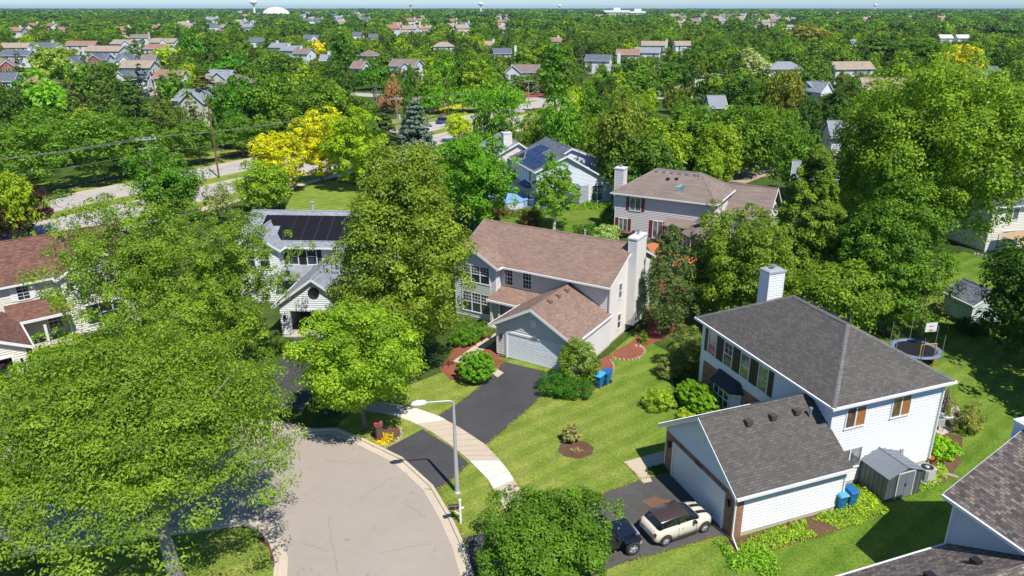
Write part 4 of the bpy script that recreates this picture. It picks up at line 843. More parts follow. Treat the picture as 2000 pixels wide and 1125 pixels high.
def tree(name, cat, label, x, y, h, R, shape, tint, clear=0.18, seed=0, hi=False, group=None, nc=None, nl=None, size=None, rtrunk=None, bark=None, limbs=8, fill=0.6, rc=0.24, off=(0, 0), lumpy=0.42):
    dist = math.hypot(x, y); r = thing(name, label, cat, (x, y, 0), (seed * 67) % 360, group); z0 = h * clear; H = h - z0
    rt = rtrunk or 0.045 * h ** 1.0 * 0.35
    tint = tuple(tint) + (1.0,)
    if hi:
        V, var, C = crown_points(shape, R, H, nc or 260, nl or 70, seed, size or 0.26, fill=fill, rc=rc, lumpy=lumpy); V[:, 0] += off[0]; V[:, 1] += off[1]; C = C + np.array((off[0], off[1], 0))
        c = bpy.data.objects.new("crown", quads_to_mesh("crown", V, var, M_NEEDLE if shape == 'spruce' else M_LEAF)); COL.objects.link(c); c.parent = r; c.location = (0, 0, z0)
        t = trunk_mesh(h, rt, 0.5, C, R, H, z0, limbs, seed, limb_top=0.3 if shape == 'spread' else None).build("trunk", bark or M_BARK, r)
    else:
        me = template(shape, 'mid' if dist < 185 else 'low', seed % 3)[2]
        c = bpy.data.objects.new("crown", me); COL.objects.link(c); c.parent = r; c.location = (0, 0, z0); c.scale = (R, R, H)
        t = bpy.data.objects.new("trunk", template_trunk()); COL.objects.link(t); t.parent = r; t.scale = (rt, rt, z0 + H * 0.6)
    c.color = tint; TREES.append((x, y, R, h)); return r
# tints
T_MID = srgb(84, 122, 38); T_BRI = srgb(116, 150, 46); T_DRK = srgb(58, 92, 36); T_OLV = srgb(110, 132, 50); T_LOC = srgb(104, 134, 48); T_YEL = srgb(174, 180, 30)
T_LIM = srgb(130, 160, 30); T_BLU = srgb(94, 114, 122); T_SPR = srgb(62, 84, 48); T_PUR = srgb(58, 42, 50); T_BRN = srgb(150, 120, 104); T_GRY = srgb(120, 136, 92); T_SIL = srgb(106, 138, 44); T_WIL = srgb(130, 158, 76)
def v3(p): return p.x, p.y
# ---- large near trees, each with its own crown
x, y = v3(at(350, 1178)); tree("honeylocust_tree", "tree", "huge feathery honeylocust with a thick grey trunk filling the lower left corner", x, y, 13.6, 8.0, 'spread', T_LOC, 0.47, 11, True, nc=1350, nl=120, size=0.17, rtrunk=0.36, bark=M_BARKG, limbs=34, fill=0.3, rc=0.11, off=(-1.7, 3.0), lumpy=0.42)
x, y = v3(at(400, 792)); tree("honeylocust_tree", "tree", "airy honeylocust between the huge corner tree and the open garage drive", x, y, 9.8, 4.9, 'round', T_LOC, 0.15, 111, True, nc=330, nl=90, size=0.18, rtrunk=0.16, limbs=24, fill=0.35, rc=0.13, lumpy=0.55)
x, y = v3(at(300, 722)); tree("honeylocust_tree", "tree", "airy honeylocust hiding the gable of the red-brown roofed house", x, y, 14.8, 6.8, 'round', T_LOC, 0.2, 12, True, nc=460, nl=95, size=0.175, rtrunk=0.22, limbs=30, fill=0.3, rc=0.125, lumpy=0.6)
x, y = v3(at(470, 715)); tree("honeylocust_tree", "tree", "airy honeylocust beside the open garage with black solar mats above", x, y, 13.8, 5.2, 'round', T_LOC, 0.2, 13, True, nc=300, nl=95, size=0.175, rtrunk=0.2, limbs=30, fill=0.3, rc=0.13, lumpy=0.6)
x, y = v3(at(120, 812)); tree("maple_tree", "tree", "small yellow-green maple in front of the porch at the left edge", x, y, 5.2, 3.0, 'round', T_BRI, 0.2, 14, True, nc=120, nl=60, size=0.24)
x, y = v3(at(712, 838)); tree("maple_tree", "tree", "bright light green maple on the verge between the two driveways", x, y, 9.0, 4.3, 'round', T_BRI, 0.15, 15, True, nc=420, nl=115, size=0.18, rtrunk=0.14, limbs=14, fill=0.7, rc=0.2)
x, y = v3(at(806, 742)); tree("norway_maple_tree", "tree", "tall olive-green Norway maple left of the brown roofed house", x, y, 18.0, 5.5, 'egg', T_OLV, 0.13, 16, True, nc=680, nl=130, size=0.21, rtrunk=0.26, limbs=18, fill=0.75, rc=0.18)
x, y = v3(at(1062, 1125)); tree("small_crabapple_tree", "tree", "round dense green tree hiding the black off-road car's rear at the bottom edge", x, y, 4.25, 3.4, 'round', T_MID, 0.1, 17, True, nc=300, nl=120, size=0.145, rtrunk=0.1, limbs=20, fill=0.8, rc=0.2)
x, y = v3(at(1840, 640)); tree("silver_maple_tree", "tree", "giant bright green silver maple towering over the right side", x, y + 8, 21.0, 8.6, 'round', T_SIL, 0.3, 18, True, nc=1100, nl=95, size=0.29, rtrunk=0.4, limbs=26, fill=0.6, rc=0.15)
x, y = v3(at(1960, 560)); tree("silver_maple_tree", "tree", "second bright silver maple behind the giant one, cut by the right edge", x + 6, y + 26, 19.5, 9.0, 'round', T_SIL, 0.12, 181, True, nc=420, nl=70, size=0.42, fill=0.6, rc=0.17)
x, y = v3(at(1712, 640)); tree("linden_tree", "tree", "dark green dense tree just behind the grey hip roof", x, y, 12.6, 5.2, 'egg', T_MID, 0.08, 19, True, nc=480, nl=100, size=0.235, limbs=12, fill=0.75, rc=0.18)
x, y = v3(at(1560, 590)); tree("larch_tree", "tree", "yellow-green feathery conifer behind the white chimney", x, y, 14.5, 4.4, 'cone', srgb(98, 126, 44), 0.04, 20, True, nc=620, nl=110, size=0.24, fill=0.6, rc=0.19)
x, y = v3(at(1440, 640)); tree("elm_tree", "tree", "olive spreading tree left of the white chimney", x, y, 11.2, 4.6, 'round', srgb(102, 128, 46), 0.1, 21, True, nc=340, nl=95, size=0.23, fill=0.7, rc=0.18)
x, y = v3(at(1625, 690)); tree("elm_tree", "tree", "light green low tree peeking over the hip roof ridge", x, y + 2, 7.0, 4.2, 'round', T_LOC, 0.05, 211, True, nc=200, nl=70, size=0.25, fill=0.7)
x, y = v3(at(1300, 650)); tree("scots_pine_tree", "tree", "thin grey-green pine beside the tan chimney chase", x, y, 9.4, 2.7, 'cone', srgb(84, 106, 66), 0.12, 22, True, nc=210, nl=60, size=0.2, limbs=30)
x, y = v3(at(1385, 620)); tree("elm_tree", "tree", "olive dark tree between the pine and the white chimney", x, y, 8.2, 3.6, 'round', srgb(78, 108, 46), 0.1, 23, True, nc=200, nl=70, size=0.24)
x, y = v3(at(2120, 860)); tree("oak_tree", "tree", "dark oak just outside the right edge whose shade covers the back lawn", x + 4, y + 2, 11.0, 5.2, 'round', T_DRK, 0.1, 241, group=None)
x, y = v3(at(2040, 830)); tree("oak_tree", "tree", "dark green tree at the right edge shading the back lawn", x + 4.6, y + 9.5, 10.5, 4.0, 'round', T_DRK, 0.1, 24, True, nc=320, nl=80, size=0.27, fill=0.7)
x, y = v3(at(1840, 660)); tree("crabapple_tree", "tree", "half bare twiggy tree beside the sage shed", x - 2, y, 4.6, 2.6, 'round', srgb(104, 108, 66), 0.15, 25, True, nc=60, nl=22, size=0.17, limbs=50, rc=0.3)
x, y = v3(at(928, 452)); tree("pear_tree", "tree", "dense mid green tree left of the solar panelled house", x, y, 12.6, 5.2, 'round', srgb(88, 138, 34), 0.08, 26, True, nc=380, nl=75, size=0.32, fill=0.7, rc=0.19)
x, y = v3(at(1082, 448)); tree("birch_tree", "tree", "slender birch with white stems in front of the pale blue house", x, y, 9.6, 3.3, 'egg', srgb(98, 142, 40), 0.06, 27, True, nc=150, nl=55, size=0.28, bark=WHITE, limbs=40, rc=0.22)
x, y = v3(at(520, 414)); tree("maple_tree", "tree", "bright green rounded tree beside the far lawn and road", x, y, 6.8, 3.9, 'round', T_BRI, 0.05, 28, True, nc=200, nl=60, size=0.32)
x, y = v3(at(340, 442)); tree("maple_tree", "tree", "mid green tree standing against the four-lane road with bare twigs at its side", x, y, 10.0, 4.8, 'vase', srgb(78, 124, 36), 0.1, 29, True, nc=210, nl=60, size=0.34)
x, y = v3(at(430, 440)); tree("crabapple_tree", "tree", "thin grey-green half bare tree beside the four-lane road", x, y, 5.6, 2.6, 'round', T_GRY, 0.15, 30, True, nc=60, nl=24, size=0.3, limbs=40)
x, y = v3(at(28, 470)); tree("purple_plum_tree", "tree", "dark purple-leaved tree above the red-brown roof", x, y, 6.2, 4.6, 'round', T_PUR, 0.1, 31, True, nc=200, nl=70, size=0.3)
for k, (px, py, h, R, ti, sh, lb) in enumerate([
    (550, 376, 9.8, 4.2, T_YEL, 'round', "bright yellow tree, leftmost and lowest of the three yellow ones by the road"),
    (630, 358, 11.4, 4.2, T_YEL, 'oval', "bright yellow tree, middle of the three yellow ones by the road"),
    (700, 372, 12.2, 4.6, T_LIM, 'oval', "lime yellow tree with golden rim, rightmost of the three yellow ones by the road")]):
    x, y = v3(at(px, py)); tree("golden_locust_tree", "tree", lb, x, y, h, R, sh, ti, 0.14, 40 + k, True, nc=200, nl=60, size=0.36, fill=0.6, rc=0.2, group="yellow trees by the road")
x, y = v3(at(815, 306)); tree("blue_spruce_tree", "tree", "large silvery blue spruce right of the yellow trees", x, y, 10.6, 3.9, 'spruce', T_BLU, 0.02, 44, True, nc=420, nl=45, size=0.42, rc=0.2)
x, y = v3(at(752, 305)); tree("spruce_tree", "tree", "dark green spruce between the lime tree and the blue spruce", x, y, 8.2, 4.0, 'spruce', T_SPR, 0.02, 45, True, nc=320, nl=40, size=0.42, rc=0.2)
# ---- mid-distance trees: px of crown centre, py of top, height, crown width in px
def T(px, ytop, h, wpx, shape, tint, name, label, cat="tree", clear=0.12, group=None, seed=None):
    h = h * (1.2 if ytop < 200 and h > 7 else 1.0); p = at(px, ytop, h); dist = proj(p.x, p.y, h * 0.6)[2]; R = wpx * dist / FPX / 2
    return tree(name, cat, label, p.x, p.y, h, R, shape, tint, clear, seed if seed is not None else int(px * 3 + ytop) % 97, group=group)
def hgt(px, pyb, pyt):
    p = at(px, pyb); lo_, hi_ = 0.0, 30.0
    for _ in range(30):
        m_ = (lo_ + hi_) / 2
        if proj(p.x, p.y, m_)[1] > pyt: lo_ = m_
        else: hi_ = m_
    return lo_
def TB(px, pyb, ytop, wpx, shape, tint, name, label, cat="tree", clear=0.12, group=None):
    p = at(px, pyb); h = hgt(px, pyb, ytop) * 1.04; R = wpx * proj(p.x, p.y, h * 0.6)[2] / FPX / 2
    return tree(name, cat, label, p.x, p.y, h, R, shape, tint, clear, int(px * 3 + ytop) % 97, group=group)
T(965, 185, 10, 92, 'round', srgb(82, 128, 36), "maple_tree", "mid green tree left of the two-part pale blue house roof")
T(1098, 180, 11, 84, 'oval', srgb(92, 140, 38), "maple_tree", "light green tree rising behind the solar panelled roof")
T(1212, 182, 12.5, 118, 'round', srgb(106, 124, 50), "norway_maple_tree", "large bronze-olive maple behind the white gable")
T(1262, 262, 10, 160, 'round', srgb(74, 108, 38), "linden_tree", "broad dark green tree right behind the taupe roofed house chimney")
T(1392, 288, 7.5, 72, 'egg', T_BRI, "maple_tree", "bright green tree behind the right end of the taupe hip roof")
T(1345, 212, 11, 130, 'round', srgb(86, 120, 38), "maple_tree", "mid green tree behind the parked van and dark linden")
T(1460, 205, 11.5, 150, 'round', srgb(90, 124, 38), "maple_tree", "broad tree at the bend of the tan street")
T(1545, 135, 12, 88, 'round', srgb(112, 122, 50), "norway_maple_tree", "bronze-olive maple left of the tan roofed house on the right")
T(1640, 168, 9, 80, 'egg', srgb(60, 88, 38), "arborvitae_tree", "dark bushy tree left of the tan roof with a step")
T(1705, 165, 8, 76, 'round', srgb(70, 100, 46), "pear_tree", "dark grey-green tree in front of the tan roof with a step")
T(1892, 85, 13, 84, 'vase', srgb(176, 178, 36), "willow_tree", "large yellow-green tree near the right edge horizon")
T(1580, 45, 14, 84, 'round', srgb(132, 136, 78), "cottonwood_tree", "pale brownish green tall tree on the right half under the skyline")
T(1735, 70, 11, 150, 'round', srgb(72, 110, 34), "maple_tree", "wide dark green tree above the tan roofs on the right")
T(1818, 78, 11, 110, 'round', srgb(74, 112, 36), "maple_tree", "wide dark green tree left of the large yellow-green tree")
T(1465, 97, 10, 84, 'round', srgb(146, 160, 142), "silver_willow_tree", "silvery grey-green tree above the crossing street on the right")
T(1345, 138, 6, 28, 'spruce', T_BLU, "blue_spruce_tree", "small blue spruce in the right middle gardens"); T(1288, 116, 7.5, 26, 'spruce', T_BLU, "blue_spruce_tree", "narrow blue spruce half hidden by a green maple")
T(1310, 118, 9, 60, 'oval', srgb(84, 126, 38), "maple_tree", "green maple beside the narrow blue spruce")
T(1205, 158, 7, 52, 'round', T_LIM, "golden_locust_tree", "lime yellow tree, left of the two in the centre right gardens"); T(1268, 170, 7.5, 42, 'oval', T_LIM, "golden_locust_tree", "lime yellow tree, right of the two in the centre right gardens")
T(1128, 166, 8, 46, 'oval', srgb(146, 176, 32), "maple_tree", "yellow-green tree beside the red mulched verge"); T(1150, 155, 9, 44, 'oval', srgb(96, 136, 40), "maple_tree", "green narrow tree behind the yellow-green one by the mulched verge")
T(1085, 80, 15, 84, 'egg', srgb(78, 122, 36), "maple_tree", "very tall green twin-topped tree in the centre beyond the road")
T(1134, 84, 12.5, 30, 'spruce', srgb(76, 84, 54), "spruce_tree", "thin brownish spruce right of the very tall centre tree")
T(800, 128, 13, 46, 'cone', srgb(74, 112, 40), "spruce_tree", "dark green conical tree right of the brown-leaved tree")
T(765, 148, 8, 34, 'round', T_BRN, "beech_tree", "brownish-pink leaved tree beyond the road, upper one"); T(756, 172, 6, 54, 'spread', T_BRN, "beech_tree", "brownish-pink spreading tree beyond the road, lower one")
T(731, 160, 6.5, 17, 'spruce', T_BLU, "blue_spruce_tree", "little blue spruce left of the brownish-pink trees"); T(1046, 158, 4.2, 16, 'spruce', srgb(110, 140, 126), "blue_spruce_tree", "little blue spruce standing on the red mulch")
T(710, 218, 7.5, 34, 'spruce', T_BLU, "blue_spruce_tree", "narrow grey-blue spruce behind the lime yellow tree")
T(895, 220, 6, 60, 'round', srgb(156, 178, 36), "maple_tree", "yellow-green tree beside the blue car")
TB(545, 290, 146, 130, 'round', srgb(88, 124, 40), "honeylocust_tree", "broad locust, left end of the dense grove beyond the four-lane road", clear=0.05); TB(640, 285, 158, 130, 'round', srgb(92, 126, 42), "honeylocust_tree", "broad locust, middle of the dense grove beyond the four-lane road", clear=0.05)
TB(690, 280, 188, 110, 'round', srgb(84, 116, 40), "honeylocust_tree", "broad locust, right end of the dense grove beyond the four-lane road", clear=0.05); TB(585, 298, 190, 140, 'round', srgb(90, 122, 40), "honeylocust_tree", "locust, front of the dense grove beyond the four-lane road", clear=0.05)
TB(500, 292, 172, 110, 'round', srgb(72, 120, 36), "maple_tree", "green maple left of the dense locust grove")
T(668, 62, 14, 66, 'egg', srgb(66, 112, 36), "maple_tree", "tall dark green tree right of the small yellow one near the upper left skyline"); T(617, 77, 8, 40, 'round', srgb(204, 200, 40), "golden_locust_tree", "small yellow tree in the far upper left gardens")
T(865, 105, 11, 56, 'oval', srgb(84, 132, 36), "maple_tree", "rounded bright tree, left of a pair beyond the crossing street"); T(905, 103, 11, 54, 'oval', srgb(72, 116, 36), "maple_tree", "rounded tree, right of a pair beyond the crossing street")
for k, (px, yt, w_) in enumerate([(852, 152, 64), (902, 150, 66), (950, 150, 70), (1000, 152, 60)]):
    T(px, yt, 7.5, w_, 'spread', srgb(96, 148, 32), "honeylocust_tree", ["leftmost", "second from left", "third from left", "rightmost"][k] + " of the four flat-topped light green locusts behind the crossing street", group="flat-topped locusts", clear=0.2)
for k, (px, yt, w_) in enumerate([(728, 110, 70), (770, 128, 60)]): T(px, yt, 9, w_, 'spread', srgb(70, 120, 30), "honeylocust_tree", ["left", "right"][k] + " flat-topped locust in front of the grey-brown roofed house", group="locusts by the grey-brown roof", clear=0.15)
TB(348, 300, 196, 60, 'oval', srgb(96, 120, 52), "maple_tree", "greyish green tree in front of the beige gabled house")
TB(388, 306, 180, 50, 'spruce', srgb(84, 100, 52), "spruce_tree", "brownish spruce left of the brown utility pole")
# left belt along the four-lane road
for k, (px, yt, pb, w_) in enumerate([(66, 238, 388, 150), (190, 228, 362, 140), (290, 234, 346, 104), (392, 238, 322, 92), (476, 226, 308, 88), (560, 248, 292, 64)]):
    TB(px, pb, yt, w_, 'round' if k % 2 else 'oval', srgb(88, 126, 46), "honeylocust_tree", ["leftmost", "second from left", "third from left", "fourth from left", "fifth from left", "small last"][k] + " of the olive green trees lining the far kerb of the four-lane road", clear=0.22, group="trees lining the far kerb")
for k, (px, yt, h, w_, sh, ti, nm, lb) in enumerate([
    (92, 148, 13, 130, 'round', srgb(104, 156, 40), "maple_tree", "bright green tall maple at the left behind the kerb trees"),
    (22, 165, 12, 90, 'round', srgb(66, 98, 38), "maple_tree", "darker maple at the left edge behind the kerb trees"),
    (165, 160, 11.5, 60, 'spruce', srgb(84, 96, 50), "spruce_tree", "brownish spruce right of the bright tall maple"),
    (222, 158, 12, 70, 'spruce', srgb(76, 98, 50), "spruce_tree", "dark spruce, second of the spruces behind the kerb trees"),
    (272, 150, 12, 76, 'spruce', srgb(70, 98, 46), "spruce_tree", "dark broad spruce in the middle of the spruce belt"),
    (328, 178, 9, 60, 'spruce', srgb(88, 92, 56), "spruce_tree", "thin brown-green spruce right of the broad one"),
    (412, 140, 14, 84, 'spruce', srgb(92, 92, 52), "spruce_tree", "tallest brownish spruce beside the brown utility pole"),
    (150, 118, 11, 70, 'oval', srgb(92, 134, 42), "maple_tree", "light maple below the dark roofed gable house"),
    (190, 130, 11, 62, 'round', srgb(84, 112, 52), "maple_tree", "grey-green tree in front of the red brick gable"),
    (270, 122, 9, 38, 'spruce', srgb(40, 60, 40), "spruce_tree", "near-black small spruce in front of the orange-brown roof"),
    (312, 136, 7, 40, 'round', T_PUR, "purple_plum_tree", "purple-leaved tree beside the near-black small spruce"),
    (352, 135, 9, 66, 'oval', srgb(88, 132, 36), "maple_tree", "bright maple right of the purple-leaved tree"),
    (85, 86, 12, 78, 'round', T_WIL, "willow_tree", "pale weeping willow in the upper left corner"),
    (30, 98, 8, 26, 'spruce', T_SPR, "spruce_tree", "grey spruce left of the pale willow"),
    (118, 88, 8, 50, 'round', srgb(130, 150, 40), "maple_tree", "yellowish tree right of the pale willow top"),
    (372, 54, 15, 56, 'egg', srgb(78, 132, 34), "maple_tree", "tall bright green tree right of the orange-brown roofs"),
    (402, 70, 13, 44, 'cone', srgb(68, 100, 36), "spruce_tree", "tall darker tree right behind the tall bright one"),
    (325, 88, 9, 70, 'round', srgb(140, 168, 42), "maple_tree", "yellow-green wide tree below the orange-brown roofs"),
    (262, 78, 9, 34, 'cone', srgb(88, 116, 72), "pine_tree", "thin grey-green pine among the white houses"),
    (365, 122, 8, 34, 'oval', srgb(150, 172, 40), "maple_tree", "small yellow-green tree left of the beige gabled houses"),
    (440, 95, 10, 110, 'spread', srgb(66, 124, 34), "honeylocust_tree", "broad vivid green tree right of the tall pair"),
    (470, 128, 10, 90, 'spread', srgb(70, 120, 34), "honeylocust_tree", "broad vivid green tree in front of the beige gabled houses"),
    (455, 168, 10, 80, 'round', srgb(74, 118, 36), "maple_tree", "mid green tree right of the tallest brownish spruce"),
    (10, 335, 8.5, 80, 'round', srgb(132, 158, 36), "maple_tree", "yellow-green tree at the left edge by the four-lane road"),
    ]):
    if 118 < yt < 185 and px < 500 and w_ > 50 and px != 150 and px != 190: TB(px, yt + (120 if yt > 140 else 100), yt, w_, sh, ti, nm, lb)
    else: T(px, yt, h, w_, sh, ti, nm, lb)
# ---- garden shrubs
def shrub(name, label, px, py, h, R, tint, seed, cat="shrub", shape='round', nc=70, nl=60, size=0.13, sx=1.0, rz=0, group=None, rc=0.26, stems=False, lumpy=0.3):
    p = at(px, py); r = thing(name, label, cat, (p.x, p.y, 0), rz, group)
    V, var, C = crown_points(shape, R, h, nc, nl, seed, size, rc=rc, fill=1.0, lumpy=lumpy); V[:, 0] *= sx
    c = bpy.data.objects.new("foliage", quads_to_mesh("foliage", V, var, M_LEAF)); COL.objects.link(c); c.parent = r; c.color = tuple(tint) + (1,)
    mb = MB(); rs = random.Random(seed)
    for k in range(14 if stems else 6):
        q = C[rs.randrange(len(C))]; mb.tube([(0, 0, 0), (q[0] * 0.5, q[1] * 0.5, q[2] * 0.6), (q[0] * sx, q[1], q[2])], [0.04, 0.03, 0.01], 5)
    mb.build("stems", M_BARK, r); return r
shrub("clipped_shrub", "round clipped shrub between the front walk and the driveway", 931, 742, 2.3, 1.55, srgb(96, 146, 36), 51, nc=420, nl=80, size=0.085, rc=0.12, lumpy=0.08)
shrub("viburnum_shrub", "tall loose shrub with bare stems at the garage corner of the brown roofed house", 1130, 744, 3.3, 1.75, srgb(100, 128, 50), 52, nc=110, nl=60, size=0.16, stems=True)
shrub("yew_shrub", "low dark yew at the corner of the driveway", 1088, 765, 1.4, 1.5, srgb(60, 110, 34), 53, nc=110, nl=70, size=0.1)
shrub("yew_shrub", "low dark yew under the tall loose shrub", 1122, 770, 1.25, 1.4, srgb(62, 112, 36), 54, nc=100, nl=70, size=0.1)
shrub("box_hedge", "long clipped hedge in front of the bay window", 1362, 800, 1.9, 1.25, srgb(112, 154, 42), 55, "hedge", nc=480, nl=90, size=0.08, sx=1.7, rz=-69, rc=0.12, lumpy=0.08)
shrub("ornamental_grass_shrub", "bright loose shrub left of the clipped hedge", 1288, 795, 1.3, 1.25, srgb(130, 160, 56), 56, nc=90, nl=60, size=0.12)
shrub("cotoneaster_shrub", "grey-green shrub in the shade above the bright loose shrub", 1308, 735, 1.6, 1.2, srgb(112, 126, 78), 57, nc=80, nl=60, size=0.12)
shrub("juniper_shrub", "tall grey-green juniper left of the white house corner", 1338, 722, 4.0, 1.5, srgb(104, 122, 76), 58, nc=130, nl=60, size=0.13)
shrub("low_shrub", "yellow-green low shrub beside the garage gable", 1340, 822, 0.7, 0.8, srgb(140, 168, 44), 59, nc=50, nl=50, size=0.1)
shrub("feather_grass_clump", "dried grass clump in the round soil bed", 1114, 862, 1.35, 0.6, srgb(140, 142, 108), 60, nc=60, nl=40, size=0.14, stems=True)
shrub("variegated_dogwood_shrub", "pale variegated shrub behind the ridge of the brown roof", 1182, 470, 1.9, 1.9, srgb(140, 168, 118), 61, nc=90, nl=60, size=0.2)
shrub("maple_shrub", "green bushy shrub left of the maroon-shuttered windows", 1197, 443, 3.0, 2.0, srgb(88, 124, 44), 62, nc=100, nl=60, size=0.22)
shrub("dark_shrub", "dark low shrub left of the pale variegated one", 1148, 468, 1.6, 1.9, srgb(70, 106, 36), 621, nc=70, nl=60, size=0.2)
shrub("barberry_shrub", "brownish shrub at the foot of the birch", 1038, 442, 2.2, 1.5, srgb(112, 96, 66), 63, nc=80, nl=50, size=0.2); shrub("barberry_shrub", "brownish shrub beyond the left end of the brown roof ridge", 962, 418, 1.6, 2.2, srgb(104, 96, 66), 64, nc=80, nl=50, size=0.22)
for k, (px, py) in enumerate([(1960, 528), (1976, 532)]): shrub("arborvitae_shrub", ["left", "right"][k] + " bright narrow arborvitae beside the cream house at the right edge", px, py, 3.0, 0.75, srgb(120, 170, 30), 65 + k, shape='cone', nc=80, nl=60, size=0.13, group="arborvitae pair")
shrub("lilac_shrub", "grey-green twiggy shrub on the back lawn beside the patio table", 1882, 838, 2.2, 1.25, srgb(122, 130, 74), 67, nc=60, nl=45, size=0.13, stems=True)
shrub("leafy_plant", "bright leafy bush at the back corner of the white house", 1838, 888, 1.0, 1.2, srgb(124, 170, 36), 68, nc=70, nl=50, size=0.16)
shrub("evergreen_shrub", "dark shrub under the sage shed window", 1900, 650, 1.3, 1.6, srgb(56, 84, 30), 69, nc=80, nl=50, size=0.15)
for k, (px, py, h, R) in enumerate([(925, 660, 1.5, 1.5), (905, 672, 1.2, 1.2)]): shrub("foundation_shrub", ["larger", "smaller"][k] + " green shrub beneath the tall windows of the brown roofed house", px, py, h, R, srgb(84, 128, 40), 70 + k, group="shrubs under the tall windows")
shrub("small_conifer", "knee-high evergreen in the red mulch by the chimney chase", 1256, 668, 1.1, 0.5, srgb(96, 124, 48), 72, nc=40, nl=40, size=0.12, shape='cone')
shrub("foundation_shrub", "green bush left of the open garage with solar mats above", 520, 690, 1.8, 1.6, srgb(88, 120, 50), 73)
# scattered low growth one cannot count
def ground_cover(name, label, poly, n, h, size, tint, seed, jit=0.5):
    rs = np.random.RandomState(seed); P = [at(*p) for p in poly]; xs = [p.x for p in P]; ys = [p.y for p in P]; pts = []
    while len(pts) < n:
        x, y = rs.uniform(min(xs), max(xs)), rs.uniform(min(ys), max(ys)); ins = False; j = len(P) - 1
        for i in range(len(P)):
            if (P[i].y > y) != (P[j].y > y) and x < (P[j].x - P[i].x) * (y - P[i].y) / (P[j].y - P[i].y) + P[i].x: ins = not ins
            j = i
        if ins: pts.append((x, y))
    C = np.array(pts); hh = h * np.clip(0.6 + 0.6 * nz(np.c_[C * 1.3, np.zeros(n)], rs, 4, 1.5) , 0.05, 1.6); keep = hh > h * 0.25; C = C[keep]; hh = hh[keep]; k = 22; ci = np.repeat(np.arange(len(C)), k)
    d = rs.normal(size=(len(ci), 3)) * (1, 1, 0.7) + (0, 0, 0.5); d /= np.linalg.norm(d, axis=1)[:, None]
    Q = np.c_[C[ci], np.zeros(len(ci))] + d * (hh[ci] * rs.uniform(0.2, 1, len(ci)))[:, None]; Q[:, 2] = np.abs(Q[:, 2]) + 0.02
    Nn = d + (0, 0, 0.6) + rs.normal(size=d.shape) * 0.4; Nn /= np.linalg.norm(Nn, axis=1)[:, None]; var = np.clip(0.45 + rs.normal(size=len(C))[ci] * 0.15 + rs.normal(size=len(ci)) * 0.15, 0, 1)
    V, var = leaf_mesh(Q, Nn, size, var, 0.5, rs); o = bpy.data.objects.new(name, quads_to_mesh(name, V.astype(np.float32), var, M_LEAF)); COL.objects.link(o); o.color = tuple(tint) + (1,)
    tag(o, label, "ground cover", None, "stuff"); return o
ground_cover("weeds", "leafy ground cover along the white garage side wall", [(1440, 1060), (1628, 996), (1660, 1000), (1728, 990), (1735, 1000), (1640, 1032), (1530, 1062), (1480, 1085)], 420, 0.34, 0.14, srgb(128, 160, 62), 80)
ground_cover("weeds", "tall weeds at the downspout corner of the garage", [(1405, 1062), (1440, 1060), (1500, 1075), (1520, 1110), (1470, 1140), (1430, 1110)], 150, 0.5, 0.16, srgb(112, 156, 52), 81)
ground_cover("weeds", "ground cover around the metal shed", [(1800, 940), (1835, 900), (1850, 930), (1810, 955), (1795, 962)], 60, 0.4, 0.14, srgb(128, 166, 52), 82)
ground_cover("weeds", "ground cover between the bins and the metal shed", [(1640, 1000), (1668, 965), (1690, 955), (1726, 990), (1700, 1000)], 90, 0.4, 0.14, srgb(140, 170, 60), 822)
ground_cover("flower_bed", "yellow daylilies at the foot of the brick mailbox post", [(730, 862), (735, 845), (764, 848), (766, 862), (745, 870)], 40, 0.45, 0.12, srgb(190, 176, 40), 83)
ground_cover("hedge_grass", "tall grasses in front of the pale blue house wall", [(1120, 402), (1200, 396), (1202, 404), (1122, 410)], 160, 0.9, 0.25, srgb(112, 150, 50), 84)
ground_cover("roadside_flowers", "yellow and green flowers at the street corner entrance", [(850, 217), (900, 203), (906, 206), (862, 221)], 260, 0.7, 0.5, srgb(170, 180, 40), 85)
ground_cover("perennial_bed", "leafy perennials along the pool fence", [(940, 418), (1030, 408), (1060, 415), (1045, 424), (950, 430)], 160, 0.7, 0.25, srgb(96, 110, 56), 86)
ground_cover("corner_plants", "dark leaves and flowers in the entrance shadow by the brick garage front", [(1260, 916), (1296, 905), (1302, 922), (1272, 934)], 50, 0.3, 0.12, srgb(72, 100, 40), 87)

for k, (px, py) in enumerate([(1118, 881), (1126, 879), (1133, 882)]):
    p = at(px, py); r = thing("wilted_bulb_plant", ["left", "middle", "right"][k] + " of the three yellowed bulb plants in the round soil bed", "plant", (p.x, p.y, 0), 0, "yellowed bulb plants"); rs_ = random.Random(k); mb = MB()
    for j in range(14):
        a_ = rs_.uniform(0, 6.28); l_ = rs_.uniform(.15, .32); mb.tube([(0, 0, 0), (.5 * l_ * math.cos(a_), .5 * l_ * math.sin(a_), .16), (l_ * math.cos(a_), l_ * math.sin(a_), .04)], [.018, .014, .005], 4)
    mb.build("leaves", plain("yellowed_leaf", srgb(176, 150, 88), 0.8), r)

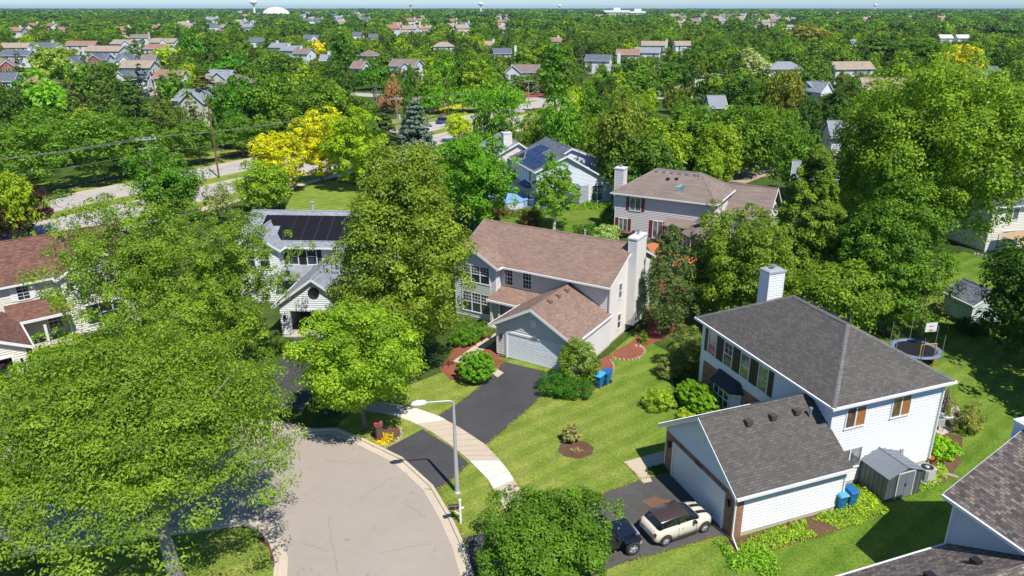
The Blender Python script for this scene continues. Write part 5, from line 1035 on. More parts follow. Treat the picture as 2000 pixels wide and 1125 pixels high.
# short grass blades standing on the near lawns and fringing the paved edges
def grass_blades(polys, n_area, edges, n_edge, seed):
    rs = np.random.RandomState(seed); pts = []
    def inside(P, x, y):
        r_ = False; j = len(P) - 1
        for i in range(len(P)):
            if (P[i].y > y) != (P[j].y > y) and x < (P[j].x - P[i].x) * (y - P[i].y) / (P[j].y - P[i].y) + P[i].x: r_ = not r_
            j = i
        return r_
    avoid = [[at(*q) for q in pl] for pl in polys[1]]
    for pl in polys[0]:
        P = [at(*q) for q in pl]; xs = [p.x for p in P]; ys = [p.y for p in P]; k = 0
        while k < n_area:
            x, y = rs.uniform(min(xs), max(xs)), rs.uniform(min(ys), max(ys))
            if not inside(P, x, y): continue
            k += 1
            if any(inside(a, x, y) for a in avoid): continue
            pts.append((x, y))
    for e in edges:
        P = [at(*q) for q in e]
        for a, b in zip(P[:-1], P[1:]):
            m = int((b - a).length * n_edge); t = rs.uniform(0, 1, m)
            for tt in t: q = a.lerp(b, tt); pts.append((q.x + rs.normal() * .05, q.y + rs.normal() * .05))
    C = np.array(pts); m = 3; ci = np.repeat(np.arange(len(C)), m); n = len(ci)
    Q = np.c_[C[ci] + rs.normal(size=(n, 2)) * 0.05, rs.uniform(0.02, 0.06, n)]; Nn = rs.normal(size=(n, 3)) * (1, 1, .4) + (0, 0, .5); Nn /= np.linalg.norm(Nn, axis=1)[:, None]
    var = np.clip(0.4 + rs.normal(size=n) * .2, 0, 1); V, var = leaf_mesh(Q, Nn, 0.11, var, 0.35, rs)
    o = bpy.data.objects.new("grass", quads_to_mesh("grass", V.astype(np.float32), var, M_LEAF)); COL.objects.link(o); o.color = srgb(142, 142, 84) + (1,); tag(o, "short grass blades fringing the driveways, pavement and kerb", "grass", None, "stuff")
LW = [[(1030, 980), (940, 870), (985, 835), (1070, 770), (1190, 745), (1260, 690), (1300, 800), (1290, 880), (1220, 900), (1250, 945), (1120, 985)], [(1420, 1060), (1290, 1130), (1500, 1200), (1700, 1060), (1840, 1000), (1700, 1000), (1640, 1040), (1500, 1085)], [(760, 780), (905, 720), (930, 745), (850, 812)]]
AV = [[(1090, 860), (1165, 860), (1165, 900), (1090, 900)]]
ED = [[(1100, 734), (1078, 756), (1035, 795), (990, 835), (950, 868)], [(850, 815), (905, 780), (945, 748), (985, 706)], [(1306, 926), (1262, 933), (1200, 955), (1125, 985), (1050, 1018)], [(1215, 1100), (1330, 1068), (1398, 1048)], [(1030, 977), (993, 920), (977, 900), (950, 870)], [(953, 937), (988, 997), (1018, 1060)], [(830, 955), (852, 957), (880, 940), (916, 905)], [(1218, 902), (1238, 922), (1256, 944)], [(858, 957), (890, 1013), (912, 1070)], [(1436, 1080), (1530, 1066), (1640, 1033), (1735, 1000)]]
grass_blades((LW[:0], AV), 0, ED, 20, 5)
# ================================================================ DISTANT HOUSES (each where the photograph shows it)
KEEP = []   # (px0, px1, py0, py1, depth) features that trees in front must not hide
WS, CS, BS = WHITE_SID, CREAM_SID, BLUE_SID
FH = [ # label, px, py(eave), wpx, roof, wall, rz, opts
 ("greige house with taupe-tan roof, leftmost in the upper left estate", 25, 92, 52, SH_TAN, WS, 8, dict()),
 ("white house with slate roof right of the leftmost tan roof", 78, 91, 56, SH_SLATE, WS, -12, dict(chim=(4, CS))),
 ("cream house with orange-brown roof behind the willow top", 155, 88, 56, SH_ORANGE, CS, 5, dict()),
 ("white house with long tan roof in the upper left estate", 236, 85, 50, SH_TAN, WS, -10, dict(wing=(5, 6, 3, 5.3, 2.2, WS))),
 ("small brown roofed house, highest of the upper left estate", 270, 73, 34, SH_TAUPE, WS, 5, dict(chim=(6, WS))),
 ("white house with tan roof and gable at the right end of the upper left estate", 314, 82, 52, SH_TAN, WS, -6, dict(wing=(3, 5, 3, 5.3, 2.2, WS))),
 ("grey house with long tan roof in the middle of the upper left estate", 196, 99, 72, SH_TAN, GREY_SID, -5, dict()),
 ("pale blue gabled house with orange-brown roof, upper left estate", 302, 95, 52, SH_ORANGE, BS, -8, dict()),
 ("white house with wide slate roof at the left edge, upper left estate", 26, 108, 56, SH_SLATE, WS, 4, dict(chim=(5, WS))),
 ("brick house with brown roof at the left edge", 10, 128, 26, SH_TAUPE, BRICK, 20, dict(wing=(1, 5, 2, 5.3, 2.0, BRICK))),
 ("white house with dark front gable and two black windows, upper left", 132, 122, 36, SH_SLATE, WS, 8, dict(wing=(1.5, 6, 3, 5.3, 2.4, WS))),
 ("red brick gabled house in the upper left estate", 190, 116, 34, SH_SLATE, WS, 3, dict(wing=(0, 6, 3, 5.3, 2.2, BRICK))),
 ("white house with dark roof and front gable right of the brick gable", 240, 117, 36, SH_SLATE, WS, 0, dict(wing=(2, 5, 3, 5.3, 2.2, WS))),
 ("brown gabled house below the orange-brown roof", 288, 118, 28, SH_TAUPE, WS, 10, dict()),
 ("cream house with wide tan roof behind the purple tree", 262, 131, 62, SH_TAN, CS, -4, dict()),
 ("white house with charcoal front gables, upper left", 254, 154, 60, SH_SLATE, WS, 5, dict(wing=(-2, 6, 3, 5.3, 2.6, GREY_SID))),
 ("orange-brown roofed house beside the purple-leaved tree", 322, 152, 62, SH_ORANGE, CS, -14, dict()),
 ("slate roofed house at the left edge above the kerb trees", 8, 158, 34, SH_SLATE, WS, 12, dict()),
 ("house with peach coloured roof above the kerb trees", 60, 166, 56, SH_ORANGE, CS, 6, dict(hip=True)),
 ("beige house with pale grey roof, upper of the beige gabled cluster", 420, 152, 52, SH_LGREY, CS, -14, dict(wing=(3, 6, 3, 5.3, 2.2, CS))),
 ("beige house with brown hip roof, right of the beige gabled cluster", 452, 162, 50, SH_TAUPE, CS, -10, dict(hip=True)),
 ("beige gabled house with grey roof behind the tallest brownish spruce", 362, 196, 66, SH_LGREY, CS, -16, dict(wing=(4, 7, 3, 5.3, 2.8, CS))),
 ("navy roofed small house right of the tallest brownish spruce", 438, 186, 36, plain("navy_roof", srgb(62, 78, 112)), WS, 0, dict()),
 ("black roofed house in the far upper left", 424, 52, 34, SH_SLATE, WS, 0, dict(det=False)),
 ("slate roofed house right of the vivid green trees", 500, 80, 30, SH_SLATE, WS, 5, dict(det=False)),
 ("grey roofed terrace with white chimneys, first of three", 538, 92, 34, SH_LGREY, WS, -20, dict(chim=(-2, WS))),
 ("grey roofed terrace with white chimneys, second of three", 560, 98, 34, SH_LGREY, WS, -20, dict(chim=(-2, WS))),
 ("brown roofed terrace with white chimneys, third of three", 584, 104, 34, SH_TAUPE, WS, -20, dict(chim=(-2, WS))),
 ("white house with dark roof above the small yellow tree", 608, 74, 34, SH_SLATE, WS, 0, dict(wing=(3, 5, 3, 5.3, 2.2, WS))),
 ("white chimneyed house left of the tall dark green tree", 632, 118, 20, SH_LGREY, WS, 0, dict(chim=(1, WS))),
 ("pinkish brown roofed house right of the tall dark green tree", 712, 108, 34, SH_TAUPE, WS, -25, dict(hip=True)),
 ("brown roof sliver between two locusts", 694, 132, 26, SH_BROWN, WS, -15, dict()),
 ("white and grey house with grey-brown roof in the locusts", 784, 128, 56, SH_TAUPE, WS, -18, dict(wing=(3, 5.5, 3, 4.8, 2.2, WS))),
 ("blue gabled little house in the upper centre", 728, 72, 18, SH_SLATE, BS, 0, dict(det=False)), ("dark roofed house left of the blue gabled one", 698, 68, 22, SH_SLATE, WS, 0, dict(det=False, chim=(3, WS))),
 ("white house with peach roof in the far upper centre", 772, 46, 18, SH_ORANGE, WS, 0, dict(det=False)),
 ("tan roofed white house in the upper centre", 866, 90, 42, SH_TAN, WS, 4, dict(hip=True)), ("slate roofed house with white chimney, upper centre", 982, 104, 36, SH_SLATE, WS, 8, dict(chim=(6, WS))),
 ("tall white chimneyed house left of centre top", 955, 88, 18, SH_TAN, WS, 0, dict(chim=(2, WS))),
 ("pale grey house with tan gables left of the very tall centre tree", 1022, 140, 56, SH_TAUPE, WS, -12, dict(wing=(-3, 6, 3, 5.3, 2.4, WS))),
 ("white house with slate roof right of the thin brownish spruce", 1166, 118, 50, SH_SLATE, WS, -14, dict(chim=(8, WS))),
 ("brown roofed house behind the tall white chimney", 1226, 106, 46, SH_ORANGE, WS, -8, dict(chim=(-9, WS))),
 ("grey roofed white house in the centre right cluster", 1264, 102, 50, SH_LGREY, WS, -12, dict()), ("tan roofed house at the top of the centre right cluster", 1276, 88, 48, SH_TAN, WS, -10, dict(chim=(7, CS))),
 ("brown roofed tall house right of the centre right cluster", 1336, 88, 34, SH_TAN, WS, 6, dict()), ("far brown roofed house left of the centre right cluster", 1086, 80, 22, SH_ORANGE, WS, 0, dict(det=False, chim=(1, WS))),
 ("house with pale blue-grey hip roof, upper right", 1537, 134, 70, SH_LGREY, BS, 0, dict(hip=True)),
 ("house with long tan roof and dark end wall, upper right", 1672, 134, 84, SH_TAN, GREY_SID, 8, dict()), ("low tan roofed house with a stepped roof, right", 1745, 176, 112, SH_TAN, CS, -6, dict(ze=3.4, rise=3.2)),
 ("grey roofed house with white chimney left of the giant maple", 1652, 268, 56, SH_LGREY, WS, -8, dict(chim=(5, WS))), ("grey roofed house behind the dark green dense tree", 1588, 372, 84, SH_LGREY, GREY_SID, -20, dict(rise=2.8)),
 ("slate roofed house near the upper right edge", 1936, 144, 50, SH_SLATE, WS, 4, dict(chim=(-6, WS))), ("white roofed barn in the far upper right", 1850, 74, 26, plain("white_metal_roof", (0.7, 0.7, 0.7)), WS, 0, dict(det=False)),
 ("second white roofed barn in the far upper right", 1884, 74, 26, plain("white_metal_roof", (0.7, 0.7, 0.7)), WS, 0, dict(det=False)), ("white gabled house among the trees below the bronze maple", 1605, 178, 22, SH_LGREY, WS, 30, dict(wing=(0, 5, 2, 5.3, 2.6, WS))),
 ("pale roofed house showing as a sliver above the dark linden", 1405, 210, 36, SH_LGREY, WS, 0, dict()), ("white house glimpsed through trees at upper right", 1670, 84, 14, SH_LGREY, WS, 0, dict(det=False)),
 ("tan roofed house at the far upper right, left of centre", 1545, 52, 22, SH_TAN, WS, 0, dict(det=False)),
]
for lb, px, py, wp, rf, wa, rz, op in FH:
    o = far_house(lb, px, py, wp, rf, wa, rz, **op); d = math.hypot(o.location.x, o.location.y); KEEP.append((px - wp / 2, px + wp / 2, py - 16, py + 1 + wp * 0.03, d))
# ---- tiny far houses in clusters, one mesh each
WALLM = [WHITE_SID, CREAM_SID, GREY_SID, TAN_SID]; ROOFM = [SH_TAN, SH_LGREY, SH_SLATE, SH_TAUPE, SH_ORANGE]
_th = {}
def tiny(rf, wa, k):
    if (rf, wa, k) not in _th:
        mb = MB(); W_, dp = (13, 9) if k == 0 else (10, 10); mb.box(-W_ / 2, W_ / 2, 0, dp, 0, 5.2, 0)
        mb.poly([(W_ / 2, 0, 5.2), (W_ / 2, dp, 5.2), (W_ / 2, dp / 2, 7.5)], 0); mb.poly([(-W_ / 2, dp, 5.2), (-W_ / 2, 0, 5.2), (-W_ / 2, dp / 2, 7.5)], 0)
        slab(mb, [(-W_ / 2 - .4, -.5, 5.1), (W_ / 2 + .4, -.5, 5.1), (W_ / 2 + .4, dp / 2, 7.7), (-W_ / 2 - .4, dp / 2, 7.7)], 0.25, 1); slab(mb, [(-W_ / 2 - .4, dp / 2, 7.7), (W_ / 2 + .4, dp / 2, 7.7), (W_ / 2 + .4, dp + .5, 5.1), (-W_ / 2 - .4, dp + .5, 5.1)], 0.25, 1)
        mb.box(W_ / 2 - 2, W_ / 2 - 0.9, dp * .3, dp * .3 + 1, 5.2, 8.8, 0); mb.box(-W_ / 2 + 1, -W_ / 2 + 6, -3, 0, 0, 3, 0); slab(mb, [(-W_ / 2 + .7, -3.4, 2.8), (-W_ / 2 + 6.3, -3.4, 2.8), (-W_ / 2 + 6.3, 0, 4.6), (-W_ / 2 + .7, 0, 4.6)], .2, 1)
        o = mb.build("distant_house", [wa, rf]); _th[(rf, wa, k)] = o.data; bpy.data.objects.remove(o)
    return _th[(rf, wa, k)]
rnd = random.Random(77)
CL = [((395, 500, 24, 56), 22, "upper left treetops", (0, 1, 2)), ((585, 720, 24, 44), 34, "treetops under the white dome", (1, 0, 2)), ((720, 1000, 26, 60), 34, "upper centre treetops", (0, 1, 2, 4)),
      ((1100, 1200, 20, 34), 10, "treetops below the white flat building", (1, 0)), ((1300, 1420, 32, 50), 18, "upper right of centre treetops", (0, 3)), ((1400, 1560, 30, 48), 22, "upper right treetops", (0, 3, 1)), ((1600, 1960, 26, 40), 26, "far right skyline woods", (0, 3)), ((0, 380, 44, 66), 16, "far left woods", (4, 0))]
SINK = []
RN = {SH_TAN: "tan", SH_LGREY: "pale grey", SH_SLATE: "slate", SH_TAUPE: "taupe", SH_ORANGE: "orange-brown"}
for (x0, x1, y0, y1), n, where, rr in CL:
    for _ in range(n * 2 // 3):
        px, py = rnd.uniform(x0, x1), rnd.uniform(y0, y1); p = at(px, py, 5.0); rf = ROOFM[rnd.choice(rr)]; wa = rnd.choice(WALLM)
        o = bpy.data.objects.new("distant_house", tiny(rf, wa, rnd.randrange(2))); COL.objects.link(o); o.location = (p.x, p.y, 0); o.rotation_euler = (0, 0, rnd.uniform(-0.7, 0.7))
        s_ = rnd.uniform(0.85, 1.2) * (1 + p.y / 6000); o.scale = (s_, s_, min(1.8, s_ * 1.05))
        tag(o, "tiny " + RN[rf] + " roofed house in the " + where, "house", "tiny " + RN[rf] + " roofed houses in the " + where); d = math.hypot(p.x, p.y); wp = 8 * FPX / d; KEEP.append((px - wp / 2, px + wp / 2, py - 3, py + .6, d))
# ---- skyline landmarks
def tower(label, px, base_h, h, rb, tint, stalk=1.6, dist=5200):
    a = math.atan((px - PPX) / FPX * math.cos(PITCH)); x, y = dist * math.sin(a), dist * math.cos(a); r = thing("water_tower", label, "water tower", (x, y, 0))
    mb = MB(); mb.lathe([(stalk * 2.6, 0), (stalk, h * 0.25), (stalk, h * 0.7)], n=16); mb.build("stem", tint, r)
    mb = MB(); mb.lathe([(stalk, h * 0.66), (rb * 0.7, h * 0.72), (rb, h * 0.82), (rb * 0.92, h * 0.9), (rb * 0.55, h * 0.97), (0.1, h)], n=24); mb.build("tank", tint, r)
WT = plain("tower_white", (0.86, 0.87, 0.88), 0.5, 0.02)
tower("white round water tower on the skyline, left of the white dome", 496, 0, 52, 13, WT, 3.0, 3000); tower("white round water tower on the skyline near the centre", 939, 0, 48, 11, WT, 2.4, 3300)
tower("small faint water tower on the skyline right of centre", 1093, 0, 44, 12, WT, 2.5, 5200); tower("tiny water tower on the skyline at the right", 1709, 0, 50, 12, WT, 2.5, 6000)
a = math.atan((538 - PPX) / FPX * math.cos(PITCH)); dm = thing("air_dome", "large white air-supported dome on the left skyline", "dome", (2300 * math.sin(a), 2300 * math.cos(a), 0))
mb = MB(); mb.lathe([(38, 0), (37, 9), (33, 16), (26, 21), (16, 25), (6, 27), (0.1, 27.3)], n=40); mb.build("membrane", WT, dm); dm.rotation_euler = (0, 0, 0)
a = math.atan((802 - PPX) / FPX * math.cos(PITCH)); r = thing("lattice_mast", "red and white mast on the skyline left of the centre water tower", "mast", (2600 * math.sin(a), 2600 * math.cos(a), 0))
for k in range(4): mb = MB(); mb.tube([(0, 0, k * 10), (0, 0, k * 10 + 10)], [2.2 - k * .4, 1.8 - k * .4], 6); mb.build("mast_section", plain("mast_red", (0.45, 0.12, 0.08)) if k % 2 == 0 else WT, r)
mb = MB(); mb.box(-5, 5, -1, 1, 30, 34); mb.build("antenna", plain("mast_red", (0, 0, 0)), r)
for lb, px, w_, h, d in (("long white flat-roofed building under the skyline, right of centre", 1205, 150, 18, 2500), ("smaller white flat-roofed building right of the long white one", 1246, 90, 15, 2500)):
    a = math.atan((px - PPX) / FPX * math.cos(PITCH)); r = thing("industrial_building", lb, "building", (d * math.sin(a), d * math.cos(a), 0)); mb = MB(); mb.box(-w_ / 2 * .55, w_ / 2 * .55, 0, 60, 0, h); mb.box(-8, 12, 10, 30, h, h + 7); mb.build("wall", WT, r)
    mb = MB(); mb.box(-w_ * .27, w_ * .27, -0.3, -0.02, h * .45, h * .62); mb.build("window_band", GLASS, r); KEEP.append((px - 22, px + 22, 16, 27, d))
KEEP += [(515, 560, 14, 25, 2300), (486, 506, 4, 24, 3000), (930, 948, 10, 26, 3300), (1924, 2000, 42, 62, 900)]
# visible open ground that nothing may cover
KEEP += [(230, 520, 300, 420, 120), (0, 240, 350, 452, 100), (845, 1010, 186, 245, 190), (690, 722, 180, 190, 240), (1000, 1115, 172, 200, 228), (1425, 1525, 320, 345, 110), (1365, 1412, 118, 140, 300), (560, 760, 330, 440, 100)]
# ================================================================ FILLER TREES AND FAR WOODS
NEARHOUSES = [(o.location.x, o.location.y) for o in COL.objects if o.name.split('.')[0] == "house" and o.get("category") == "house"]
def ok_tree(x, y, R, h, far=False):
    s = (Vector((x, y, 0)) - A0); sn = s.x * nR.x + s.y * nR.y; ss = s.x * dR.x + s.y * dR.y
    if -100 < ss < 150 and -2.5 - (0) < sn < 22 + R * .6: return False
    px, pt, dep = proj(x, y, h); _, pb, _ = proj(x, y, 0.5); hw = R * FPX / dep; d = math.hypot(x, y)
    for (a, b, c_, e, kd) in KEEP:
        if d < kd + 3 and px + hw * .55 > a and px - hw * .55 < b and pt < e and pb > c_ and kd < d * 6: 
            if not (far and kd - d > 500): return False
    for (hx, hy) in NEARHOUSES:
        if abs(hx - x) < 6 + R * 0.4 and abs(hy + 5 - y) < 6.5 + R * .4: return False
    return True
rnd = random.Random(2024); fill = []
MIX = [(T_MID, 'round'), (srgb(84, 120, 44), 'round'), (srgb(104, 138, 48), 'oval'), (srgb(90, 116, 48), 'round'), (srgb(76, 106, 44), 'egg'), (srgb(98, 116, 44), 'spread'), (srgb(96, 132, 46), 'spread'), (T_SPR, 'spruce'), (srgb(120, 148, 42), 'oval'), (srgb(60, 92, 36), 'oval')]
yy = 66.0
while yy < 620:
    step = 8.0 + yy * 0.006; half = yy * 0.80 + 12; xx = -half
    while xx < half * 0.92:
        x, y = xx + rnd.uniform(-3, 3), yy + rnd.uniform(-3, 3); xx += step * 0.92
        px = proj(x, y, 5)[0]
        if px < -80 or px > 2080: continue
        if y < 190 and 560 < px < 1150: 
            if y < 120 or rnd.random() < 0.35: continue
        if y < 96 and px < 1420: continue
        if y < 78: continue
        h = rnd.uniform(8.5, 13.0) if y > 150 else rnd.uniform(7.5, 10.5); R = h * rnd.uniform(0.36, 0.48)
        tint, sh = rnd.choice(MIX)
        if sh == 'spruce': R *= .75
        if rnd.random() < 0.03: tint = T_LIM
        if any((x - t[0]) ** 2 + (y - t[1]) ** 2 < (0.62 * (R + t[2])) ** 2 for t in TREES): continue
        # keep hand-placed crowns in view
        pt = proj(x, y, h); hid = False
        for t in TREES[:140]:
            if t[1] > y + 4:
                q = proj(t[0], t[1], t[3]); 
                if abs(q[0] - pt[0]) < t[2] * FPX / q[2] * .55 and pt[1] < proj(t[0], t[1], t[3] * 0.52)[1] and pt[1] > q[1] - 25: hid = True; break
        if hid or not ok_tree(x, y, R, h): continue
        fill.append((x, y, R, h, tint, sh)); TREES.append((x, y, R, h))
    yy += step * 0.9
for lb, px, py, wp, rf, wa, rz, op in FH:
    ph = at(px, py, 5.3)
    for k in range(7):
        qx = px + (k - 3 + rnd.uniform(-.3, .3)) * wp * 0.19; x, y = ph.x + (qx - px) * ph.y / FPX, ph.y - rnd.uniform(7, 16); ty = py + wp * 0.03 + rnd.uniform(0.5, 5); h = 2.0
        while proj(x, y, h)[1] > ty and h < 11: h += 0.25
        sx = (Vector((x, y, 0)) - A0); sn = sx.x * nR.x + sx.y * nR.y
        if h < 2.6 or y < 90 or -2 < sn < 24 or not ok_tree(x, y, min(3, h * .4), h): continue
        fill.append((x, y, h * rnd.uniform(.42, .6), h, rnd.choice(MIX[:6])[0], rnd.choice(('round', 'oval'))))
fill.sort(key=lambda t: t[1]); NI = 200; 
def region(px, y):
    a = "left" if px < 420 else "centre left" if px < 800 else "centre" if px < 1150 else "centre right" if px < 1550 else "right"
    return a
CN = {id(T_SPR): "dark spruce"}
for k, (x, y, R, h, tint, sh) in enumerate(fill[:NI]):
    px = proj(x, y, 5)[0]; reg = region(px, y); dpt = "nearer rows" if y < 170 else "middle rows" if y < 230 else "farther rows"
    shn = {'round': 'rounded', 'oval': 'upright', 'egg': 'egg-shaped', 'spread': 'flat-topped spreading', 'spruce': 'pointed'}[sh]; colr = "yellow-green" if tint is T_LIM or tint[0] > 0.15 else "dark green" if tint[1] < 0.125 else "mid green"
    lb = f"{shn} {colr} tree in the {dpt}, {reg} garden woods"
    tree("spruce_tree" if sh == 'spruce' else "locust_tree" if sh == 'spread' else "maple_tree", "tree", lb, x, y, h, R, sh, tint, 0.1, k, group=lb.replace("tree in", "trees in"))
rs = np.random.RandomState(9); VV, AA, TT = [], [], []
def add_far(x, y, R, h, tint, V, var, squash=1.0):
    a = rs.uniform(0, 6.28); c_, s_ = math.cos(a), math.sin(a); z0 = h * 0.08
    W_ = np.empty_like(V); W_[:, 0] = (V[:, 0] * c_ - V[:, 1] * s_) * R + x; W_[:, 1] = (V[:, 0] * s_ + V[:, 1] * c_) * R + y; W_[:, 2] = V[:, 2] * (h - z0) + z0
    VV.append(W_); AA.append(var); TT.append(np.tile(np.array(tuple(tint) + (1,), np.float32), (len(var), 1)))
for (x, y, R, h, tint, sh) in fill[NI:]:
    V, var, _ = template(sh, 'low', rs.randint(3)); add_far(x, y, R, h, tint, V, var)
small = []
for sd_ in range(4):
    V, var, _ = crown_points('round', 1.0, 1.5, 46, 11, 300 + sd_, 0.30, lumpy=0.3); V[:, 2] /= 1.5; small.append((V, var))
small2 = []
for sd_ in range(4):
    V, var, _ = crown_points('round', 1.0, 1.1, 16, 5, 400 + sd_, 0.6, lumpy=0.25); V[:, 2] /= 1.1; small2.append((V, var))
y = 620.0
while y < 9000:
    step = 10.0 * (y / 620) ** 0.62; half = y * 0.80; n = int(2 * half / step)
    for k in range(n):
        x = -half + (k + rs.uniform(0, 1)) * step; yy_ = y + rs.uniform(0, step); px = proj(x, yy_, 8)[0]
        if px < -20 or px > 2020: continue
        sc_ = min(2.6, (y / 620) ** 0.42); R = rs.uniform(3.6, 8.4) * sc_; h = rs.uniform(7, 9.5) + R / sc_ * .55; h = h * (1 + 0.12 * (sc_ - 1)); tall = nz(np.array([[x / 260, yy_ / 260, 0]]), np.random.RandomState(3), 4, 1.0)[0]; h *= 1 + 0.25 * tall
        dens = nz(np.array([[x / 420, yy_ / 420, 1.0]]), np.random.RandomState(8), 4, 1.0)[0]
        if dens < -0.62 : continue
        if not ok_tree(x, yy_, R, h, True): continue
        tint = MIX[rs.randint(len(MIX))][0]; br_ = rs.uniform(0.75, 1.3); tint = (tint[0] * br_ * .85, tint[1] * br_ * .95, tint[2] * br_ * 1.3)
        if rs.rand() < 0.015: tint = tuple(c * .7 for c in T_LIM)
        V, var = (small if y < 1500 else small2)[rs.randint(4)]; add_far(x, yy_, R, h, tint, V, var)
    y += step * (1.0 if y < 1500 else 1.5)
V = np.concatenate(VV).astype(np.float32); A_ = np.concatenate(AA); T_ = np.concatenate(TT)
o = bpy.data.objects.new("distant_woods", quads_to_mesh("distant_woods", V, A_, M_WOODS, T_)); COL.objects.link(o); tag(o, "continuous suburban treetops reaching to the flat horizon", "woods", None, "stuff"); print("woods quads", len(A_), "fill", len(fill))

ORD = ["leftmost", "second from left", "third from left", "fourth from left", "fifth from left", "sixth from left", "seventh from left", "eighth from left", "ninth from left", "tenth from left", "eleventh from left", "twelfth from left"] + [str(k) + "th from left" for k in range(13, 60)]
def number_groups(names, fmt):
    """copies that look alike are told apart by their order across the picture"""
    gr = {}
    for o_ in COL.objects:
        if o_.parent is None and o_.name.split('.')[0] in names and o_.get("group"): gr.setdefault(o_["label"], []).append(o_)
    for lb_, os_ in gr.items():
        if len(os_) < 2: continue
        os_.sort(key=lambda q: proj(q.location.x, q.location.y, 4)[0])
        for k, q in enumerate(os_):
            q["label"] = (ORD[k] if k < len(os_) - 1 else "rightmost") + " " + fmt(lb_)
number_groups(("maple_tree", "spruce_tree", "locust_tree", "distant_house"), lambda l: l)
# ================================================================ STREET FURNITURE AND GARDEN THINGS
p = at(893, 961); L = thing("street_lamp", "tall grey street lamp with one arm over the cul-de-sac", "street lamp", (p.x, p.y, 0), 0)
mb = MB(); mb.tube([(0, 0, 0), (0, 0, 5.75)], [0.13, 0.075], 12); mb.lathe([(0.2, 0), (0.2, 0.06), (0.14, 0.1)], n=12); mb.build("pole", GALV, L)
mb = MB(); mb.tube([(0, 0, 5.7), (-0.02, -0.02, 5.9), (-0.2, -0.05, 5.97), (-1.5, -0.3, 6.0)], [0.06, 0.05, 0.045, 0.04], 8); mb.build("arm", GALV, L)
mb = MB(); q = [Vector((-1.4, -0.3, 6.0)), Vector((-1.55, -0.31, 6.0)), Vector((-1.85, -0.36, 5.98)), Vector((-2.15, -0.42, 5.96)), Vector((-2.25, -0.44, 5.95))]; mb.tube(q, [0.05, 0.15, 0.2, 0.14, 0.03], 12); mb.build("lamp_head", plain("lamp_white", (0.78, 0.79, 0.8), 0.3, 0.02), L)
def mailbox(px, py, label, post, box_m, rz, brickp=False):
    p = at(px, py); r = thing("mailbox", label, "mailbox", (p.x, p.y, 0), rz); mb = MB()
    if brickp: mb.box(-0.2, 0.2, -0.2, 0.2, 0, 1.0); mb.box(-0.24, 0.24, -0.24, 0.24, 1.0, 1.06)
    else: mb.box(-0.05, 0.05, -0.05, 0.05, 0, 1.45); mb.box(-0.07, 0.07, -0.07, 0.07, 1.45, 1.5); mb.box(-0.55, 0.2, -0.04, 0.04, 0.93, 1.0); mb.tube([(-0.02, 0, 0.55), (-0.4, 0, 0.93)], 0.035, 5)
    mb.build("post", post, r); mb = MB(); z = 1.07 if brickp else 1.0; x0, x1 = (-0.27, 0.27) if brickp else (-0.62, -0.08)
    ringp = [(-0.11, 0), (0.11, 0), (0.11, 0.13)] + [(0.11 * math.cos(a), 0.13 + 0.11 * math.sin(a)) for a in (0.5, 1.05, 1.57, 2.1, 2.64)] + [(-0.11, 0.13)]
    mb.hexa([(x0, a, z + b) for a, b in ringp][::-1], [(x1, a, z + b) for a, b in ringp][::-1]); mb.build("box", box_m, r); mb = MB(); mb.box(-0.3, -0.22, -0.14, -0.115, z + 0.05, z + 0.22); mb.build("flag", plain("red_flag", (0.5, 0.05, 0.03)), r)
mailbox(900, 1021, "black mailbox on a white post on the verge by the street lamp", WHITE, BLACK, 12); mailbox(741, 858, "red-topped mailbox on a brown post beside the yellow flowers", plain("brown_post", srgb(96, 72, 62), 0.8), plain("reddish_box", (0.30, 0.06, 0.05)), 30, True)
# wheelie bins
def bin_(px, py, rz, label, group, body_c, lid_c):
    p = at(px, py); r = thing("wheelie_bin", label, "bin", (p.x, p.y, 0), rz, group); mb = MB()
    mb.hexa([(-0.2, -0.25, 0.06), (0.2, -0.25, 0.06), (0.2, 0.25, 0.06), (-0.2, 0.25, 0.06)], [(-0.28, -0.36, 0.98), (0.28, -0.36, 0.98), (0.28, 0.36, 0.98), (-0.28, 0.36, 0.98)]); mb.box(-0.3, 0.3, -0.38, 0.38, 0.93, 0.99); mb.box(-0.16, 0.16, -0.335, -0.3, 0.45, 0.62); mb.build("bin_body", body_c, r)
    mb = MB(); mb.hexa([(-0.31, -0.42, 0.995), (0.31, -0.42, 0.995), (0.31, 0.4, 0.995), (-0.31, 0.4, 0.995)], [(-0.25, -0.34, 1.09), (0.25, -0.34, 1.09), (0.27, 0.38, 1.12), (-0.27, 0.38, 1.12)]); mb.build("lid", lid_c, r)
    mb = MB(); mb.tube([(-0.25, 0.42, 0.98), (0.25, 0.42, 0.98)], 0.02, 6); mb.build("handle", body_c, r)
    for s in (-1, 1): mb = MB(); mb.tube([(s * 0.2, 0.28, 0.13), (s * 0.27, 0.28, 0.13)], 0.13, 12); mb.build("wheel", BLACK, r)
BL = plain("bin_blue", srgb(30, 108, 156), 0.45, 0.08); BLL = plain("bin_light_blue", srgb(84, 164, 208), 0.45, 0.06); BLD = plain("bin_deep_blue", srgb(30, 100, 158), 0.45, 0.08)
bin_(1637, 992, 18, "blue bin with light blue lid, left of the pair by the white garage wall", "bins by the white garage", BL, BLL); bin_(1657, 985, 18, "blue bin with deep blue lid, right of the pair by the white garage wall", "bins by the white garage", BL, BLD)
bin_(1170, 755, -35, "blue bin with bright lid, left of the pair on the lawn", "bins on the lawn", BL, plain("bin_bright", srgb(70, 170, 232), 0.45, 0.05)); bin_(1184, 749, -35, "blue bin with deep blue lid, right of the pair on the lawn", "bins on the lawn", BL, BLD)
